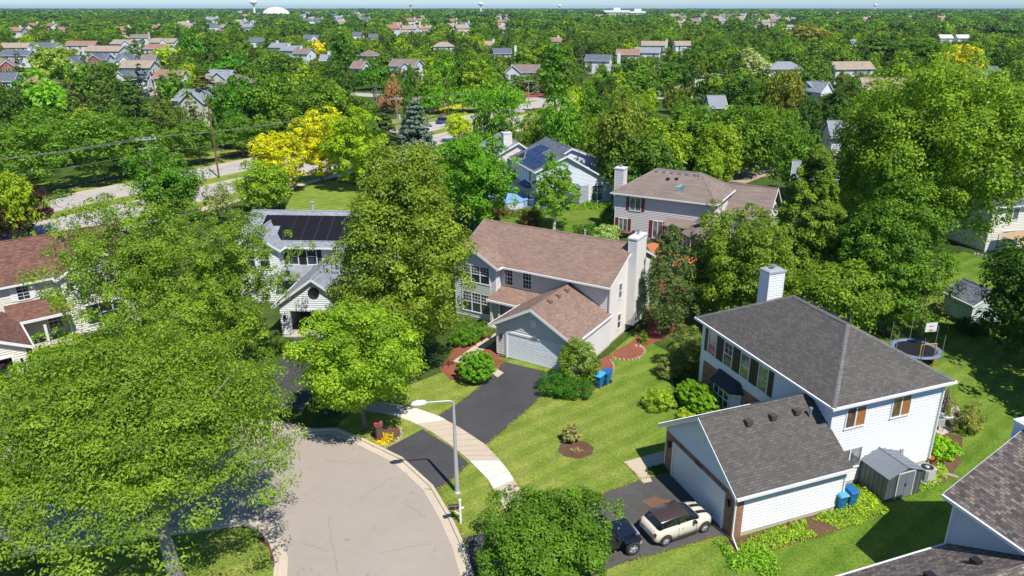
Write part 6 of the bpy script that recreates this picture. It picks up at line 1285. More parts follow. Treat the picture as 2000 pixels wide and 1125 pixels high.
# metal shed
SHM = plain("shed_steel", srgb(128, 134, 142), 0.45, 0.05, metal=0.2); SHD = plain("shed_dark_steel", srgb(96, 100, 108), 0.5, 0.06, metal=0.2)
s = thing("metal_shed", "grey corrugated metal shed against the white house", "shed", at(1727, 981), 20.9); w_, dpt = 2.5, 2.55; mb = MB()
def corr(a, b, z0, z1, n):
    a, b = Vector(a), Vector(b); d = (b - a); o_ = Vector((d.y, -d.x, 0)).normalized() * 0.03; P = []
    for k in range(n): P += [(k + 0.0, 0), (k + 0.62, 0), (k + 0.72, 1), (k + 0.9, 1)]
    P.append((n, 0))
    for (u, f), (v_, g_) in zip(P[:-1], P[1:]):
        p_, q_ = a + d * (u / n) + o_ * f, a + d * (v_ / n) + o_ * g_; mb.poly([(p_.x, p_.y, z0), (q_.x, q_.y, z0), (q_.x, q_.y, z1), (p_.x, p_.y, z1)], 0)
corr((0, 0, 0), (w_, 0, 0), 0.05, 1.58, 9); corr((w_, 0, 0), (w_, dpt, 0), 0.05, 1.58, 8); corr((w_, dpt, 0), (0, dpt, 0), 0.05, 1.58, 9); corr((0, dpt, 0), (0, 0, 0), 0.05, 1.58, 8)
mb.poly([(0, 0.0, 1.56), (w_, 0.0, 1.56), (w_ / 2, 0.0, 2.02)]); mb.poly([(w_, dpt, 1.56), (0, dpt, 1.56), (w_ / 2, dpt, 2.02)]); mb.build("wall", SHD, s)
mb = MB(); slab(mb, [(-0.08, dpt + .08, 1.58), (-0.08, -0.1, 1.58), (w_ / 2, -0.1, 2.06), (w_ / 2, dpt + .08, 2.06)], 0.04); slab(mb, [(w_ / 2, dpt + .08, 2.06), (w_ / 2, -0.1, 2.06), (w_ + 0.08, -0.1, 1.58), (w_ + 0.08, dpt + .08, 1.58)], 0.04)
for k in range(1, 7):
    yk = -0.1 + k * (dpt + .18) / 7
    for (xa, za, xb, zb) in ((-0.08, 1.585, w_ / 2, 2.065), (w_ / 2, 2.065, w_ + 0.08, 1.585)): mb.hexa([(xa, yk - .015, za), (xb, yk - .015, zb), (xb, yk + .015, zb), (xa, yk + .015, za)], [(xa, yk - .01, za + .02), (xb, yk - .01, zb + .02), (xb, yk + .01, zb + .02), (xa, yk + .01, za + .02)])
mb.box(w_ / 2 - .05, w_ / 2 + .05, -.11, dpt + .09, 2.05, 2.085); mb.build("roof", SHM, s)
for x0, x1 in ((0.68, 1.24), (1.26, 1.82)): mb = MB(); mb.box(x0, x1, -0.065, -0.035, 0.08, 1.7); mb.build("door", SHM, s)
mb = MB()
for x in (0.62, 1.82): mb.box(x, x + 0.06, -0.08, -0.03, 0.05, 1.74)
mb.box(0.62, 1.88, -0.08, -0.03, 1.7, 1.76); mb.build("door_frame", plain("cream_trim", srgb(206, 206, 190)), s); mb = MB(); mb.box(1.2, 1.3, -0.1, -0.066, 0.85, 1.0); mb.build("handle", BLACK, s)
# air conditioner
a = thing("air_conditioner", "round-cornered grey air conditioner unit right of the metal shed", "air conditioner", at(1806, 936), 20.9); mb = MB()
oc = lambda r, z: [(r * sx, r * sy, z) for sx, sy in ((-.7, -1), (.7, -1), (1, -.7), (1, .7), (.7, 1), (-.7, 1), (-1, .7), (-1, -.7))]
mb.hexa(oc(0.4, 0.1), oc(0.4, 0.86)); 
for k in range(12): mb.hexa(oc(0.41, 0.14 + k * 0.058), oc(0.41, 0.165 + k * 0.058))
mb.build("casing", plain("ac_grey", srgb(178, 178, 176), 0.5), a); mb = MB(); mb.lathe([(0.34, 0.865), (0.34, 0.885), (0.12, 0.885)], n=24); mb.build("fan_grille", BLACK, a); mb = MB(); mb.lathe([(0.13, 0.88), (0.12, 0.92), (0.01, 0.93)], n=16); mb.build("fan_cap", GALV, a); mb = MB(); mb.box(-.5, .5, -.5, .5, 0, 0.1); mb.build("pad", CONC_M, a)
# patio table, parasol, chairs, pot
t = thing("patio_table", "round patio table under a white cover behind the white house", "table", at(1840, 822), 0); mb = MB(); mb.lathe([(0.75, 0.55), (0.8, 0.7), (0.78, 0.74), (0.02, 0.76)], n=28); mb.build("tabletop", WHITE, t)
for k in range(4): mb = MB(); q = (0.5 * math.cos(k * 1.57 + .8), 0.5 * math.sin(k * 1.57 + .8)); mb.tube([(q[0], q[1], 0), (q[0], q[1], 0.7)], 0.025, 6); mb.build("leg", BLACK, t)
pp = at(1840, 822); t = thing("patio_parasol", "closed beige parasol standing over the white-covered table", "parasol", (pp.x, pp.y, 0)); mb = MB(); mb.tube([(0, 0, 0), (0, 0, 2.5)], 0.025, 8); mb.build("pole", ALU, t)
mb = MB(); n = 16; prof = [(0.03, 2.55), (0.1, 2.3), (0.15, 1.9), (0.12, 1.75), (0.2, 1.4), (0.28, 0.85)]; vs = [(r * (1.25 if k % 2 else 0.75) * math.cos(2 * math.pi * k / n), r * (1.25 if k % 2 else 0.75) * math.sin(2 * math.pi * k / n), z) for r, z in prof for k in range(n)]
mb.faces(vs, [(i * n + k, i * n + (k + 1) % n, (i + 1) * n + (k + 1) % n, (i + 1) * n + k) for i in range(len(prof) - 1) for k in range(n)]); mb.build("canopy", plain("beige_canvas", srgb(150, 132, 114), 0.9), t)
def chair(px, py, rz, label, m, gp):
    c = thing("patio_chair", label, "chair", at(px, py), rz, gp); mb = MB(); mb.box(-.26, .26, -.26, .26, .4, .46); mb.build("seat", m, c); mb = MB(); mb.hexa([(-.26, .22, .45), (.26, .22, .45), (.26, .27, .45), (-.26, .27, .45)], [(-.24, .32, .95), (.24, .32, .95), (.24, .37, .95), (-.24, .37, .95)]); mb.build("backrest", m, c)
    for sx in (-.23, .23):
        for sy in (-.23, .23): mb = MB(); mb.tube([(sx, sy, 0), (sx, sy, .4)], 0.018, 5); mb.build("leg", BLACK, c)
chair(1832, 838, 160, "white patio chair in front of the covered table", WHITE, "chairs at the covered table"); chair(1862, 834, 200, "grey patio chair right of the covered table", ALU, "chairs at the covered table"); chair(1822, 832, 110, "dark patio chair near the wall corner by the covered table", BLACK, "chairs at the covered table")
t = thing("flower_pot", "terracotta pot at the back corner of the white house", "pot", at(1815, 903)); mb = MB(); mb.lathe([(0.02, 0), (0.16, 0.0), (0.22, 0.34), (0.24, 0.35), (0.24, 0.4), (0.2, 0.4), (0.18, 0.3), (0.01, 0.3)], n=20); mb.build("pot_body", plain("terracotta", srgb(190, 110, 74)), t)
t = thing("timber_plank", "grey timber edging lying beyond the air conditioner", "plank", at(1838, 924), -38); mb = MB(); mb.box(-.9, .9, -.06, .06, 0, .1); mb.box(-.9, .9, .12, .2, 0, .08); mb.build("board", plain("grey_timber", srgb(170, 158, 140), 0.9), t)
# trampoline with hoop
t = thing("trampoline", "round trampoline with blue padded rim behind the grey roof", "trampoline", at(1784, 700), 0); mb = MB(); mb.lathe([(1.5, .86), (1.58, .93), (1.86, .93), (1.92, .86), (1.86, .8), (1.52, .8), (1.5, .86)], n=40); mb.build("pad", plain("pad_blue", srgb(112, 128, 156), 0.5), t); mb = MB(); mb.lathe([(1.55, .85), (.01, .84)], n=40); mb.build("mat", BLACK, t)
for k in range(6):
    a_ = k * math.pi / 3 + .3; c_, s_ = 1.9 * math.cos(a_), 1.9 * math.sin(a_); mb = MB(); mb.tube([(c_, s_, 0), (c_, s_, 2.6)], 0.03, 6); mb.build("pole", ALU, t)
def hoop(px, py, label, h, rz):
    b = thing("basketball_hoop", label, "basketball hoop", at(px, py), rz); mb = MB(); mb.tube([(0, 0, 0), (0, 0, h - .3), (0, -.35, h)], 0.045, 8); mb.build("pole", BLACK, b); mb = MB(); mb.box(-.5, .5, -.42, -.38, h - .25, h + .5); mb.build("backboard", WHITE, b); mb = MB(); mb.box(-.2, .2, -.435, -.421, h - .1, h - .06); mb.box(-.2, .2, -.435, -.421, h + .2, h + .24); mb.build("target_square", BLACK, b)
    mb = MB(); n_ = 16; mb.tube([(.2 * math.cos(k * 2 * math.pi / n_), -.65 + .2 * math.sin(k * 2 * math.pi / n_), h - .08) for k in range(n_ + 1)], 0.012, 5); mb.build("rim", plain("orange_rim", (0.6, 0.15, 0.03)), b); mb = MB(); mb.box(-.4, .4, -.3, .4, 0, .12); mb.build("base", BLACK, b)
hoop(1801, 690, "white basketball backboard above the trampoline", 2.35, 10); hoop(1728, 655, "grey-white backboard under the dark green dense tree", 2.9, 5)
t = thing("soccer_goal", "yellow rectangular goal frame beside the trampoline", "goal", at(1806, 716), 8); mb = MB(); mb.tube([(-.62, 0, 0), (-.62, 0, 1.95), (.62, 0, 1.95), (.62, 0, 0)], 0.045, 8); mb.tube([(-.62, 0, 0.03), (-.62, .8, .03), (.62, .8, .03), (.62, 0, .03)], 0.03, 6); mb.build("frame", plain("goal_yellow", srgb(226, 178, 40), 0.5), t)
t = thing("toy_slide", "small red and yellow toy slide by the goal frame", "toy", at(1812, 700), 20); mb = MB(); mb.hexa([(-.22, -.6, .05), (.22, -.6, .05), (.22, .15, .05), (-.22, .15, .05)], [(-.22, -.55, .1), (.22, -.55, .1), (.22, .15, .75), (-.22, .15, .75)]); mb.build("slide", plain("toy_red", srgb(214, 74, 34), 0.4), t); mb = MB(); mb.box(-.22, .22, .17, .4, 0, .8); mb.build("ladder", plain("toy_yellow", srgb(226, 180, 50), 0.4), t)
# edging stones, splash
def edging(name, label, pts, r=0.11):
    P = [at(*q) for q in pts]; mb = MB(); rs = random.Random(len(pts))
    for i in range(len(P) - 1):
        n_ = max(1, int((P[i + 1] - P[i]).length / 0.32))
        for k in range(n_):
            c_ = P[i].lerp(P[i + 1], (k + .5) / n_); s_ = r * rs.uniform(.8, 1.3); mb.hexa([(c_.x + s_ * math.cos(a), c_.y + s_ * math.sin(a), 0) for a in (0.2, 1.3, 2.4, 3.4, 4.6, 5.5)], [(c_.x + s_ * .8 * math.cos(a), c_.y + s_ * .8 * math.sin(a), .13 * rs.uniform(.8, 1.3)) for a in (0.2, 1.3, 2.4, 3.4, 4.6, 5.5)])
    o = mb.build(name, STONE); tag(o, label, "garden edging")
edging("stone_edging", "pale stone edging round the red mulch at the chimney side", [(1198, 700), (1214, 703), (1232, 704), (1250, 698), (1260, 688), (1255, 678), (1238, 675)]); edging("stone_edging", "stone edging around the tall loose shrub's bed", [(1190, 702), (1198, 712), (1198, 726), (1188, 738)], .09)
edging("stone_edging", "pale stone edging along the maple bed by the mailbox", [(725, 872), (745, 874), (770, 866), (785, 850), (782, 836)], .1); edging("stone_edging", "stone edging beside the cream house at the right edge", [(1900, 495), (1935, 502), (1943, 522), (1960, 535), (1985, 542)], .14)
# ================================================================ UTILITY POLES AND WIRES
def upole(px, pyb, pyt, label, m, arms, xf=False, rz=30):
    p = at(px, pyb); lo_, hi_ = 0.0, 30.0
    for _ in range(40):
        mid = (lo_ + hi_) / 2
        if proj(p.x, p.y, mid)[1] > pyt: lo_ = mid
        else: hi_ = mid
    r = thing("utility_pole", label, "utility pole", (p.x, p.y, 0), rz); mb = MB(); mb.tube([(0, 0, 0), (0, 0, lo_)], [0.14, 0.09], 8); mb.build("pole", m, r)
    for z in arms: mb = MB(); mb.box(-1.3, 1.3, -.06, .06, lo_ - z - .06, lo_ - z + .06); mb.build("crossarm", GALV, r)
    if arms:
        for s_ in (-1.2, -.4, .5, 1.2): mb = MB(); mb.tube([(s_, 0, lo_ - arms[0]), (s_, 0, lo_ - arms[0] + .3)], 0.06, 6); mb.build("insulator", WHITE, r)
    if xf: mb = MB(); mb.tube([(.4, -.2, lo_ - 4.6), (.4, -.2, lo_ - 3.6)], 0.28, 10); mb.build("transformer", GALV, r)
    return Vector((p.x, p.y, lo_))
WP = plain("weathered_pole", srgb(150, 140, 128), 0.9, 0.2); BP = plain("brown_pole", srgb(118, 80, 62), 0.9, 0.2)
tops = [upole(304, 372, 268, "grey utility pole with crossarm rising from the tree by the four-lane road", WP, (0.3, 1.6)), upole(778, 262, 190, "grey utility pole with transformer left of the blue spruce", WP, (0.3,), True), upole(1032, 198, 156, "grey utility pole on the mulched verge", WP, (0.3,)), upole(1197, 160, 126, "pale utility pole with crossarm in the right middle gardens", WP, (0.4,)), upole(1387, 134, 104, "pale utility pole by the far crossing street", WP, (0.4,))]
upole(428, 347, 186, "tall brown utility pole on the grass median", BP, ()); upole(876, 224, 148, "thin brown pole in front of the flat-topped locusts", BP, ()); upole(1910, 72, 44, "thin pole near the pond at upper right", WP, ())
first = at(-260, 330, tops[0].z + 1); chain = [first] + tops
WIRE = plain("wire_grey", srgb(120, 118, 112), 0.6, 0.05)
for k, (off, dz) in enumerate(((-1.2, 0.0), (-0.4, 0.05), (0.5, 0.0), (1.2, 0.0), (0.1, -2.2))):
    mb = MB()
    for a_, b_ in zip(chain[:-1], chain[1:]):
        d_ = (b_ - a_); n_ = Vector((math.cos(R_(30)), math.sin(R_(30)), 0)) * off; ln_ = math.hypot(d_.x, d_.y); pts = [a_.lerp(b_, i / 10) + n_ + Vector((0, 0, dz - 0.02 * ln_ * (1 - (2 * i / 10 - 1) ** 2))) for i in range(11)]
        mb.tube(pts, 0.022, 4, cap=False)
    tag(mb.build("power_line", WIRE), ["outermost road-side", "second", "third", "innermost house-side", "thick lowest"][k] + " overhead wire strung between the grey utility poles", "power line", "overhead wires")
# ================================================================ VEHICLES
TYRE = plain("tyre_rubber", (0.03, 0.03, 0.032), 0.85, 0.1); RIMM = plain("alloy", (0.62, 0.62, 0.64), 0.3, 0.03, metal=0.5); CGLASS = glass("car_glass", (0.015, 0.017, 0.02), 0.05)
def paint(name, col, metal=0.0):
    m = plain(name, col, 0.28, 0.03, metal=metal); b = m.node_tree.nodes["Principled BSDF"]; b.inputs["Coat Weight"].default_value = 0.8; b.inputs["Coat Roughness"].default_value = 0.05; return m
def loft(mb, st, mi=0):
    """st: (x, half width, z bottom, z belt, z top centre)"""
    rings = []
    for (x, hw, zb, zm, zt) in st:
        half = [(0.0, zb), (hw * .8, zb), (hw * .97, zb + .1), (hw, zb + (zm - zb) * .5), (hw * .985, zb + (zm - zb) * .8), (hw * .93, zm), (hw * .72, zm + (zt - zm) * .7), (hw * .35, zt), (0.0, zt)]
        rings.append([(x, y, z) for y, z in half] + [(x, -y, z) for y, z in half[-2:0:-1]])
    n = len(rings[0]); mb.faces([v for r in rings for v in r], [(i * n + k, (i + 1) * n + k, (i + 1) * n + (k + 1) % n, i * n + (k + 1) % n) for i in range(len(rings) - 1) for k in range(n)], mi, True)
    mb.poly(rings[0], mi); mb.poly(rings[-1][::-1], mi)
def wheel(root, x, y, r, w_, spokes=5):
    s_ = 1 if y > 0 else -1; o = MB(); M = Matrix.Translation((x, y, r)) @ Matrix.Rotation(-s_ * math.pi / 2, 4, 'X')
    o.lathe([(r * .62, -w_ / 2), (r * .95, -w_ / 2), (r, -w_ / 2 + .03), (r, w_ / 2 - .03), (r * .95, w_ / 2), (r * .66, w_ / 2 + .004), (r * .62, w_ / 2 - .02)], n=28, M=M); ob = o.build("wheel", TYRE, root)
    o = MB(); o.lathe([(r * .64, w_ / 2 - .01), (r * .6, w_ / 2 + .006), (r * .55, w_ / 2 - .03), (0.001, w_ / 2 - .05)], n=28, M=M)
    for k in range(spokes):
        a = 2 * math.pi * k / spokes; R2 = M @ Matrix.Rotation(a, 4, 'Z'); o.box(r * .05, r * .57, -r * .085, r * .085, w_ / 2 - .045, w_ / 2, 1, M=R2)
    o.lathe([(r * .16, w_ / 2 - .03), (r * .15, w_ / 2 + .008), (.001, w_ / 2 + .012)], n=14, mi=1, M=M); o.build("rim", [plain("rim_dark", (0.12, 0.12, 0.13), 0.4), RIMM], ob)
def place(px1, py1, px2, py2):   # rear and front wheel contacts nearest the camera
    a, b = at(px1, py1), at(px2, py2); d = (b - a).normalized(); return a, b, d, math.degrees(math.atan2(d.y, d.x))
a, b, d, rz = place(1297, 1066, 1377, 1038); nrm = Vector((-d.y, d.x, 0)); c_ = (a + b) / 2 + nrm * 0.80
V_ = thing("hatchback_car", "cream hatchback with brown roof and black bonnet stripes parked at the garage", "car", (c_.x, c_.y, 0), rz)
st = [(-1.86, .66, .42, .70, .74), (-1.82, .76, .30, .80, .84), (-1.70, .82, .24, .90, .94), (-1.45, .84, .2, .95, .99), (-.6, .845, .19, .95, .98), (.5, .845, .19, .94, .97), (.92, .84, .19, .92, .99), (1.25, .83, .2, .88, .96), (1.55, .80, .22, .82, .89), (1.74, .72, .28, .74, .80), (1.85, .58, .36, .62, .66)]
mb = MB(); loft(mb, st); CRM = paint("cream_paint", (0.72, 0.66, 0.53)); mb.build("body", CRM, V_)
gh = [(-1.62, .70, .9, .93, .95), (-1.5, .73, .9, 1.1, 1.12), (-1.3, .70, .9, 1.33, 1.35), (-.5, .70, .9, 1.37, 1.39), (.1, .69, .9, 1.36, 1.38), (.35, .69, .9, 1.27, 1.29), (.72, .72, .9, 1.06, 1.08), (.98, .72, .9, .97, .985)]
def cabin(mb, g_):
    rings = [[(x, -hw, zb), (x, -hw * 1.0, zb + .04), (x, -hw * .84 if zm > 1.15 else -hw * .93, zm - .03), (x, -hw * .7, zt), (x, hw * .7, zt), (x, hw * .84 if zm > 1.15 else hw * .93, zm - .03), (x, hw, zb + .04), (x, hw, zb)] for (x, hw, zb, zm, zt) in g_]
    mb.faces([v for r in rings for v in r], [(i * 8 + k, (i + 1) * 8 + k, (i + 1) * 8 + k + 1, i * 8 + k + 1) for i in range(len(rings) - 1) for k in range(7)], 0, False); mb.poly(rings[0]); mb.poly(rings[-1][::-1])
mb = MB(); cabin(mb, gh); mb.build("windows", CGLASS, V_)
mb = MB(); top = [(-1.42, .60, 1.345), (-1.2, .645, 1.385), (-.5, .65, 1.425), (.0, .645, 1.415), (.3, .60, 1.36)]
vs = []
for x, hw, z in top: vs += [(x, -hw, z - .05), (x, -hw * .93, z), (x, 0, z + .02), (x, hw * .93, z), (x, hw, z - .05)]
mb.faces(vs, [(i * 5 + k, (i + 1) * 5 + k, (i + 1) * 5 + k + 1, i * 5 + k + 1) for i in range(4) for k in range(4)], 0, True); mb.poly([vs[i] for i in range(5)][::-1]); mb.poly([vs[20 + i] for i in range(5)])
mb.build("roof_panel", paint("brown_roof_paint", (0.085, 0.055, 0.045), 0.3), V_)
mb = MB()
for y0, y1 in ((.17, .40), (-.40, -.17)):
    pr = [(1.0, .995), (1.25, .962), (1.55, .892), (1.72, .818)]
    for (xa, za), (xb, zb) in zip(pr[:-1], pr[1:]): mb.hexa([(xa, y0, za - .03), (xb, y0, zb - .03), (xb, y1, zb - .03), (xa, y1, za - .03)], [(xa, y0, za + .008), (xb, y0, zb + .008), (xb, y1, zb + .008), (xa, y1, za + .008)])
mb.build("bonnet_stripe", BLACK, V_)
DKP = plain("dark_plastic", (0.05, 0.045, 0.042), 0.6)
for x in (-1.23, 1.23):
    for s_ in (-1, 1):
        mb = MB(); n_ = 18; P = [(x + .405 * math.cos(math.pi * k / n_), s_ * .848, .29 + .405 * math.sin(math.pi * k / n_)) for k in range(n_ + 1)]; Q = [(x + .33 * math.cos(math.pi * k / n_), s_ * .852, .29 + .33 * math.sin(math.pi * k / n_)) for k in range(n_ + 1)]
        for k in range(n_): mb.hexa([P[k], P[k + 1], Q[k + 1], Q[k]], [(p[0], p[1] - s_ * .1, p[2]) for p in (P[k], P[k + 1], Q[k + 1], Q[k])])
        mb.build("wheel_arch", DKP, V_); wheel(V_, x, s_ * .765, .31, .2)
mb = MB()
for s_ in (-1, 1):
    for x in (.66, -.46): mb.box(x - .007, x + .007, s_ * .851 - .004, s_ * .851 + .004, .32, .9)
    mb.box(-.46, .66, s_ * .853 - .004, s_ * .853 + .004, .31, .325)
mb.box(-1.868, -1.855, -.5, .5, .64, .65); mb.build("panel_gap", BLACK, V_)
for s_ in (-1, 1): mb = MB(); mb.hexa([(-.42, s_ * .7 - .03, .95), (-.3, s_ * .7 - .03, .95), (-.3, s_ * .7 + .03, .95), (-.42, s_ * .7 + .03, .95)], [(-.42, s_ * .6 - .03, 1.36), (-.32, s_ * .6 - .03, 1.36), (-.32, s_ * .6 + .03, 1.36), (-.42, s_ * .6 + .03, 1.36)]); mb.build("door_pillar", BLACK, V_)
mb = MB()
for s_ in (-1, 1): mb.box(-.85, .85, s_ * .83 - .02, s_ * .83 + .02, .17, .3)
mb.build("sill_trim", DKP, V_)
for s_ in (-1, 1):
    mb = MB(); M = Matrix.Translation((1.62, s_ * .58, .74)) @ Matrix.Rotation(math.pi / 2.4, 4, 'Y'); mb.lathe([(.13, 0), (.12, .05), (.01, .07)], n=16, M=M); mb.build("headlight", plain("lens", (0.7, 0.7, 0.7), 0.1), V_)
    mb = MB(); mb.box(-1.86, -1.72, s_ * .68 - .07, s_ * .68 + .07, .62, .84); mb.build("taillight", plain("red_lens", (0.35, 0.01, 0.02), 0.15), V_, 0.03)
    mb = MB(); mb.box(.42, .58, s_ * .93 - .09, s_ * .93 + .09, .92, 1.06); mb.box(.5, .55, s_ * .8 - .08, s_ * .8 + .08, .93, .97); mb.build("mirror", BLACK, V_, 0.02)
    mb = MB(); mb.box(-.28, -.1, s_ * .85 - .012, s_ * .85 + .012, .78, .81); mb.build("door_handle", RIMM, V_)
mb = MB(); mb.box(-1.875, -1.8, -.26, .26, .5, .62); mb.build("number_plate", WHITE, V_); mb = MB(); mb.box(-1.88, -1.78, -.55, .55, .36, .46); mb.build("rear_bumper_insert", DKP, V_)
# dark off-road car: nose toward the garage
a, b, d, rz = place(1170, 1100, 1236, 1084); c_ = Vector((b.x, b.y, 0)) - Vector((math.cos(R_(rz)), math.sin(R_(rz)), 0)) * 0; rz = 21.0; d = Vector((math.cos(R_(rz)), math.sin(R_(rz)), 0)); nrm = Vector((-d.y, d.x, 0)); b = at(1236, 1083); c_ = b + nrm * .80 - d * 1.47
J = thing("off_road_car", "black open-fendered off-road car half under the round tree at the bottom", "car", (c_.x, c_.y, 0), rz); NV = paint("navy_black_paint", (0.008, 0.012, 0.022))
mb = MB(); mb.box(-1.95, .75, -.72, .72, .55, 1.08); mb.hexa([(.75, -.62, .6), (1.8, -.5, .6), (1.8, .5, .6), (.75, .62, .6)], [(.75, -.62, 1.12), (1.8, -.48, 1.06), (1.8, .48, 1.06), (.75, .62, 1.12)]); mb.build("body", NV, J, 0.03)
mb = MB(); mb.hexa([(-1.9, -.68, 1.081), (.68, -.68, 1.081), (.68, .68, 1.081), (-1.9, .68, 1.081)], [(-1.8, -.6, 1.7), (.4, -.6, 1.7), (.4, .6, 1.7), (-1.8, .6, 1.7)]); mb.build("windows", CGLASS, J)
mb = MB(); mb.box(-1.88, .46, -.66, .66, 1.7, 1.78); mb.build("soft_top", plain("soft_top_fabric", (0.012, 0.014, 0.02), 0.8), J, 0.04)
for x in (-1.47, 1.47):
    for s_ in (-1, 1):
        mb = MB(); mb.hexa([(x - .55, s_ * .72 - .19, .86), (x + .5, s_ * .72 - .19, .86), (x + .5, s_ * .72 + .19, .86), (x - .55, s_ * .72 + .19, .86)], [(x - .5, s_ * .72 - .19, .93), (x + .42, s_ * .72 - .19, .93), (x + .42, s_ * .72 + .19, .93), (x - .5, s_ * .72 + .19, .93)]); mb.build("fender", NV, J, 0.02); wheel(J, x, s_ * .74, .39, .25)
mb = MB(); mb.box(1.86, 1.98, -.78, .78, .55, .72); mb.tube([(1.97, -.45, .72), (1.97, -.45, .92), (1.97, .45, .92), (1.97, .45, .72)], .03, 6); mb.build("bumper", RIMM, J)
for s_ in (-1, 1):
    mb = MB(); M = Matrix.Translation((1.8, s_ * .34, .88)) @ Matrix.Rotation(math.pi / 2, 4, 'Y'); mb.lathe([(.1, 0), (.09, .04), (.01, .05)], n=14, M=M); mb.build("headlight", plain("lens", (0, 0, 0)), J); mb = MB(); mb.box(.55, .68, s_ * .84 - .1, s_ * .84 + .1, 1.1, 1.28); mb.build("mirror", BLACK, J)
mb = MB()
for k in range(7): mb.box(1.8, 1.815, -.21 + k * .06, -.18 + k * .06, .7, 1.0)
mb.build("grille", BLACK, J)
def simple_car(label, px, py, rz, col, name="car", L=4.5, W_=.88, hgt=1.45, suv=False):
    p = at(px, py); c = thing(name, label, "car", (p.x, p.y, 0), rz); mb = MB(); h2 = .95 if suv else .82
    loft(mb, [(-L / 2, .7 * W_, .45, h2 - .1, h2 - .05), (-L / 2 + .1, W_ * .95, .3, h2, h2 + .03), (-L * .3, W_, .25, h2, h2 + .05), (L * .1, W_, .25, h2, h2 + .05), (L * .22, W_, .25, h2 - .03, h2 + .08), (L * .42, W_ * .93, .27, h2 - .15, h2 - .06), (L / 2, W_ * .7, .4, h2 - .3, h2 - .25)]); mb.build("body", col, c)
    mb = MB(); r0 = -L * .46 if suv else -L * .36; hw = W_ * .9; g_ = [(r0, hw, h2 - .05, h2, h2 + .02), (r0 + .3, hw, h2 - .05, hgt - .05, hgt), (L * .02, hw, h2 - .05, hgt, hgt + .03), (L * .24, hw, h2 - .05, h2 + .02, h2 + .05)]
    rings = [[(x, -w2, zb), (x, -w2 * .82, zm), (x, w2 * .82, zm), (x, w2, zb)] for (x, w2, zb, zm, zt) in g_]; mb.faces([v for r in rings for v in r], [(i * 4 + k, (i + 1) * 4 + k, (i + 1) * 4 + k + 1, i * 4 + k + 1) for i in range(3) for k in range(3)]); mb.poly(rings[0]); mb.build("windows", CGLASS, c)
    mb = MB(); mb.hexa([(r0 + .32, -hw * .8, hgt - .02), (L * .04, -hw * .8, hgt + .0), (L * .04, hw * .8, hgt + .0), (r0 + .32, hw * .8, hgt - .02)], [(r0 + .38, -hw * .76, hgt + .04), (L * .0, -hw * .76, hgt + .05), (L * .0, hw * .76, hgt + .05), (r0 + .38, hw * .76, hgt + .04)]); mb.build("roof_panel", col, c)
    for x in (-L * .3, L * .31):
        for s_ in (-1, 1): wheel(c, x, s_ * (W_ - .08), .33, .2)
    for s_ in (-1, 1): mb = MB(); mb.box(-L / 2 - .01, -L / 2 + .1, s_ * W_ * .75 - .1, s_ * W_ * .75 + .1, h2 - .25, h2 - .05); mb.build("taillight", plain("red_lens", (0, 0, 0)), c)
    return c
simple_car("dark blue car driving on the far road beside the yellow-green tree", 866, 240, 60, paint("blue_paint", (0.03, 0.06, 0.16)))
simple_car("grey van parked between the pale blue and the taupe roofed houses", 1181, 338, 150, paint("grey_paint", (0.22, 0.23, 0.23)), "van", 4.9, .92, 1.75, True)
pc = C.matrix_basis @ Vector((2.9, 3.4, 0.06)); sv = simple_car("dark car backed into the open white garage", 0, 0, 87, paint("charcoal_paint", (0.04, 0.042, 0.05)), "car", 4.4, .88, 1.5, True); sv.location = pc
simple_car("pale car on the crossing street behind the trees", 1402, 128, 10, paint("dark_grey_paint", (0.05, 0.05, 0.055))); simple_car("white car glimpsed on the crossing street in the centre", 985, 195, 160, paint("white_paint", (0.6, 0.6, 0.6)))
for k, (px, py, rz) in enumerate([(36, 1000, 20), (96, 985, 20), (128, 950, 15)]):
    t = thing("toy_car", ["lower", "middle", "upper"][k] + " of the bright blue ride-on toys glimpsed through the big locust", "toy", at(px, py + 12), rz, "blue ride-on toys"); mb = MB(); mb.box(-.5, .5, -.25, .25, .15, .5); mb.build("body", plain("toy_blue", srgb(30, 120, 230), 0.35), t, .06); mb = MB(); mb.box(-.15, .2, -.2, .2, .5, .75); mb.build("seat", WHITE, t, .04)
    for x in (-.35, .35):
        for y in (-.27, .27): mb = MB(); mb.tube([(x, y - .04, .15), (x, y + .04, .15)], .15, 12); mb.build("wheel", BLACK, t)
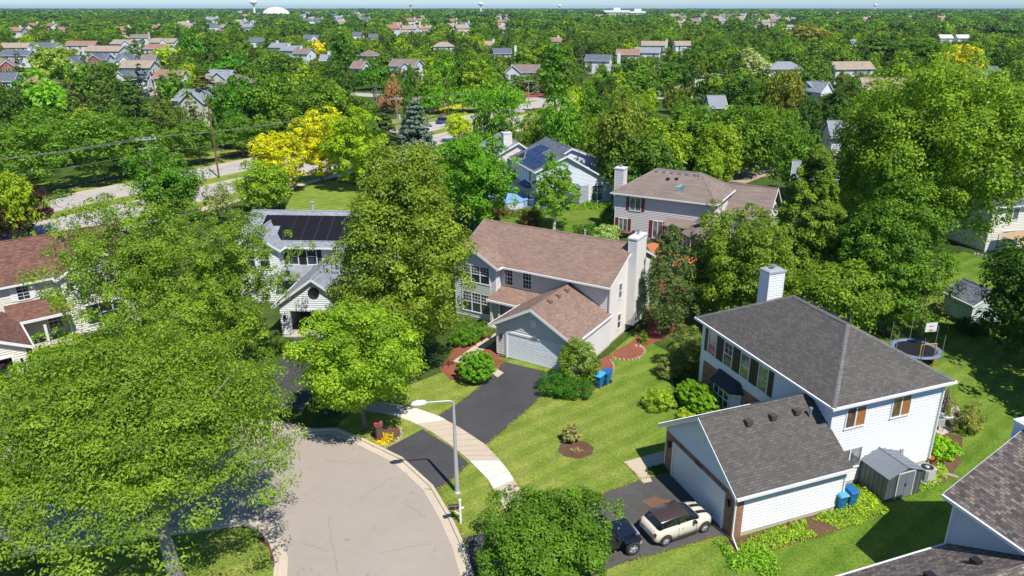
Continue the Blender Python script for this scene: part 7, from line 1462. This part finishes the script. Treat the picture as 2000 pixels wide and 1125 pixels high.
# pool area behind
f = thing("pool_fence", "low blue-white railing around the pool by the pale blue house", "fence", at(958, 408), 6); mb = MB()
for k in range(36): mb.box(k * .2, k * .2 + .03, 0, .03, 0, 1.2)
mb.build("pickets", plain("fence_blue", srgb(120, 160, 210), 0.5), f); mb = MB(); mb.box(0, 7.1, -.02, .05, 1.17, 1.23); mb.box(0, 7.1, -.02, .05, .15, .2); mb.build("rail", plain("fence_blue", (0, 0, 0)), f)
f = thing("swimming_pool", "light blue covered above-ground pool behind the railing", "pool", at(990, 400), 0); mb = MB(); mb.lathe([(2.9, 0), (2.9, 1.0)], n=32); mb.build("pool_wall", plain("pool_white", srgb(200, 210, 226)), f); mb = MB(); mb.lathe([(3.0, 1.0), (2.9, 1.06), (1.5, 1.0), (.01, 1.02)], n=32); mb.build("pool_cover", plain("pool_cover_blue", srgb(140, 180, 226), 0.4, 0.2, 0.8), f)
f = thing("patio_table", "dark patio table with umbrella frame beside the variegated shrub", "table", at(1222, 462), 0); mb = MB(); mb.lathe([(.9, .7), (.9, .76), (.01, .77)], n=20); mb.build("tabletop", plain("table_brown", srgb(96, 76, 62)), f)
for k in range(4): mb = MB(); mb.tube([(.6 * math.cos(k * 1.57), .6 * math.sin(k * 1.57), 0), (.6 * math.cos(k * 1.57), .6 * math.sin(k * 1.57), .7)], .04, 6); mb.build("leg", BLACK, f)
for k, (px, py, rz) in enumerate([(1212, 466, 80), (1233, 466, -60), (1224, 452, 170), (1252, 460, 30)]): chair(px, py, rz, ["leftmost", "front right", "rear", "separate right-hand"][k] + " brown patio chair behind the brown roof's chimney", plain("chair_brown", srgb(104, 72, 52)), "chairs behind the chimney")
# flagpole, entrance piers
for k, (px, py) in enumerate([(843, 218), (868, 205)]):
    f = thing("entrance_pier", ["left", "right"][k] + " pale stone entrance pier at the street corner", "gate pier", at(px, py), 20, "entrance piers"); mb = MB(); mb.box(-.6, .6, -.6, .6, 0, 2.2); mb.build("pier_body", CREAM_SID, f); mb = MB(); mb.box(-.75, .75, -.75, .75, 2.2, 2.45); mb.build("pier_cap", WHITE, f)
# ================================================================ HAZE
def haze(dens):
    mb = MB(); mb.box(-15500, 15500, -390, 21500, -1.0, 62.0); m = bpy.data.materials.new("air"); m.use_nodes = True; N = m.node_tree.nodes; N.remove(N["Principled BSDF"])
    v = N.new("ShaderNodeVolumePrincipled"); v.inputs["Color"].default_value = (0.50, 0.74, 1.0, 1); v.inputs["Density"].default_value = dens; v.inputs["Anisotropy"].default_value = 0.0
    m.node_tree.links.new(v.outputs[0], N["Material Output"].inputs["Volume"]); o = mb.build("haze", m); o["kind"] = "stuff"
HAZE = 0.000045
if HAZE: haze(HAZE)
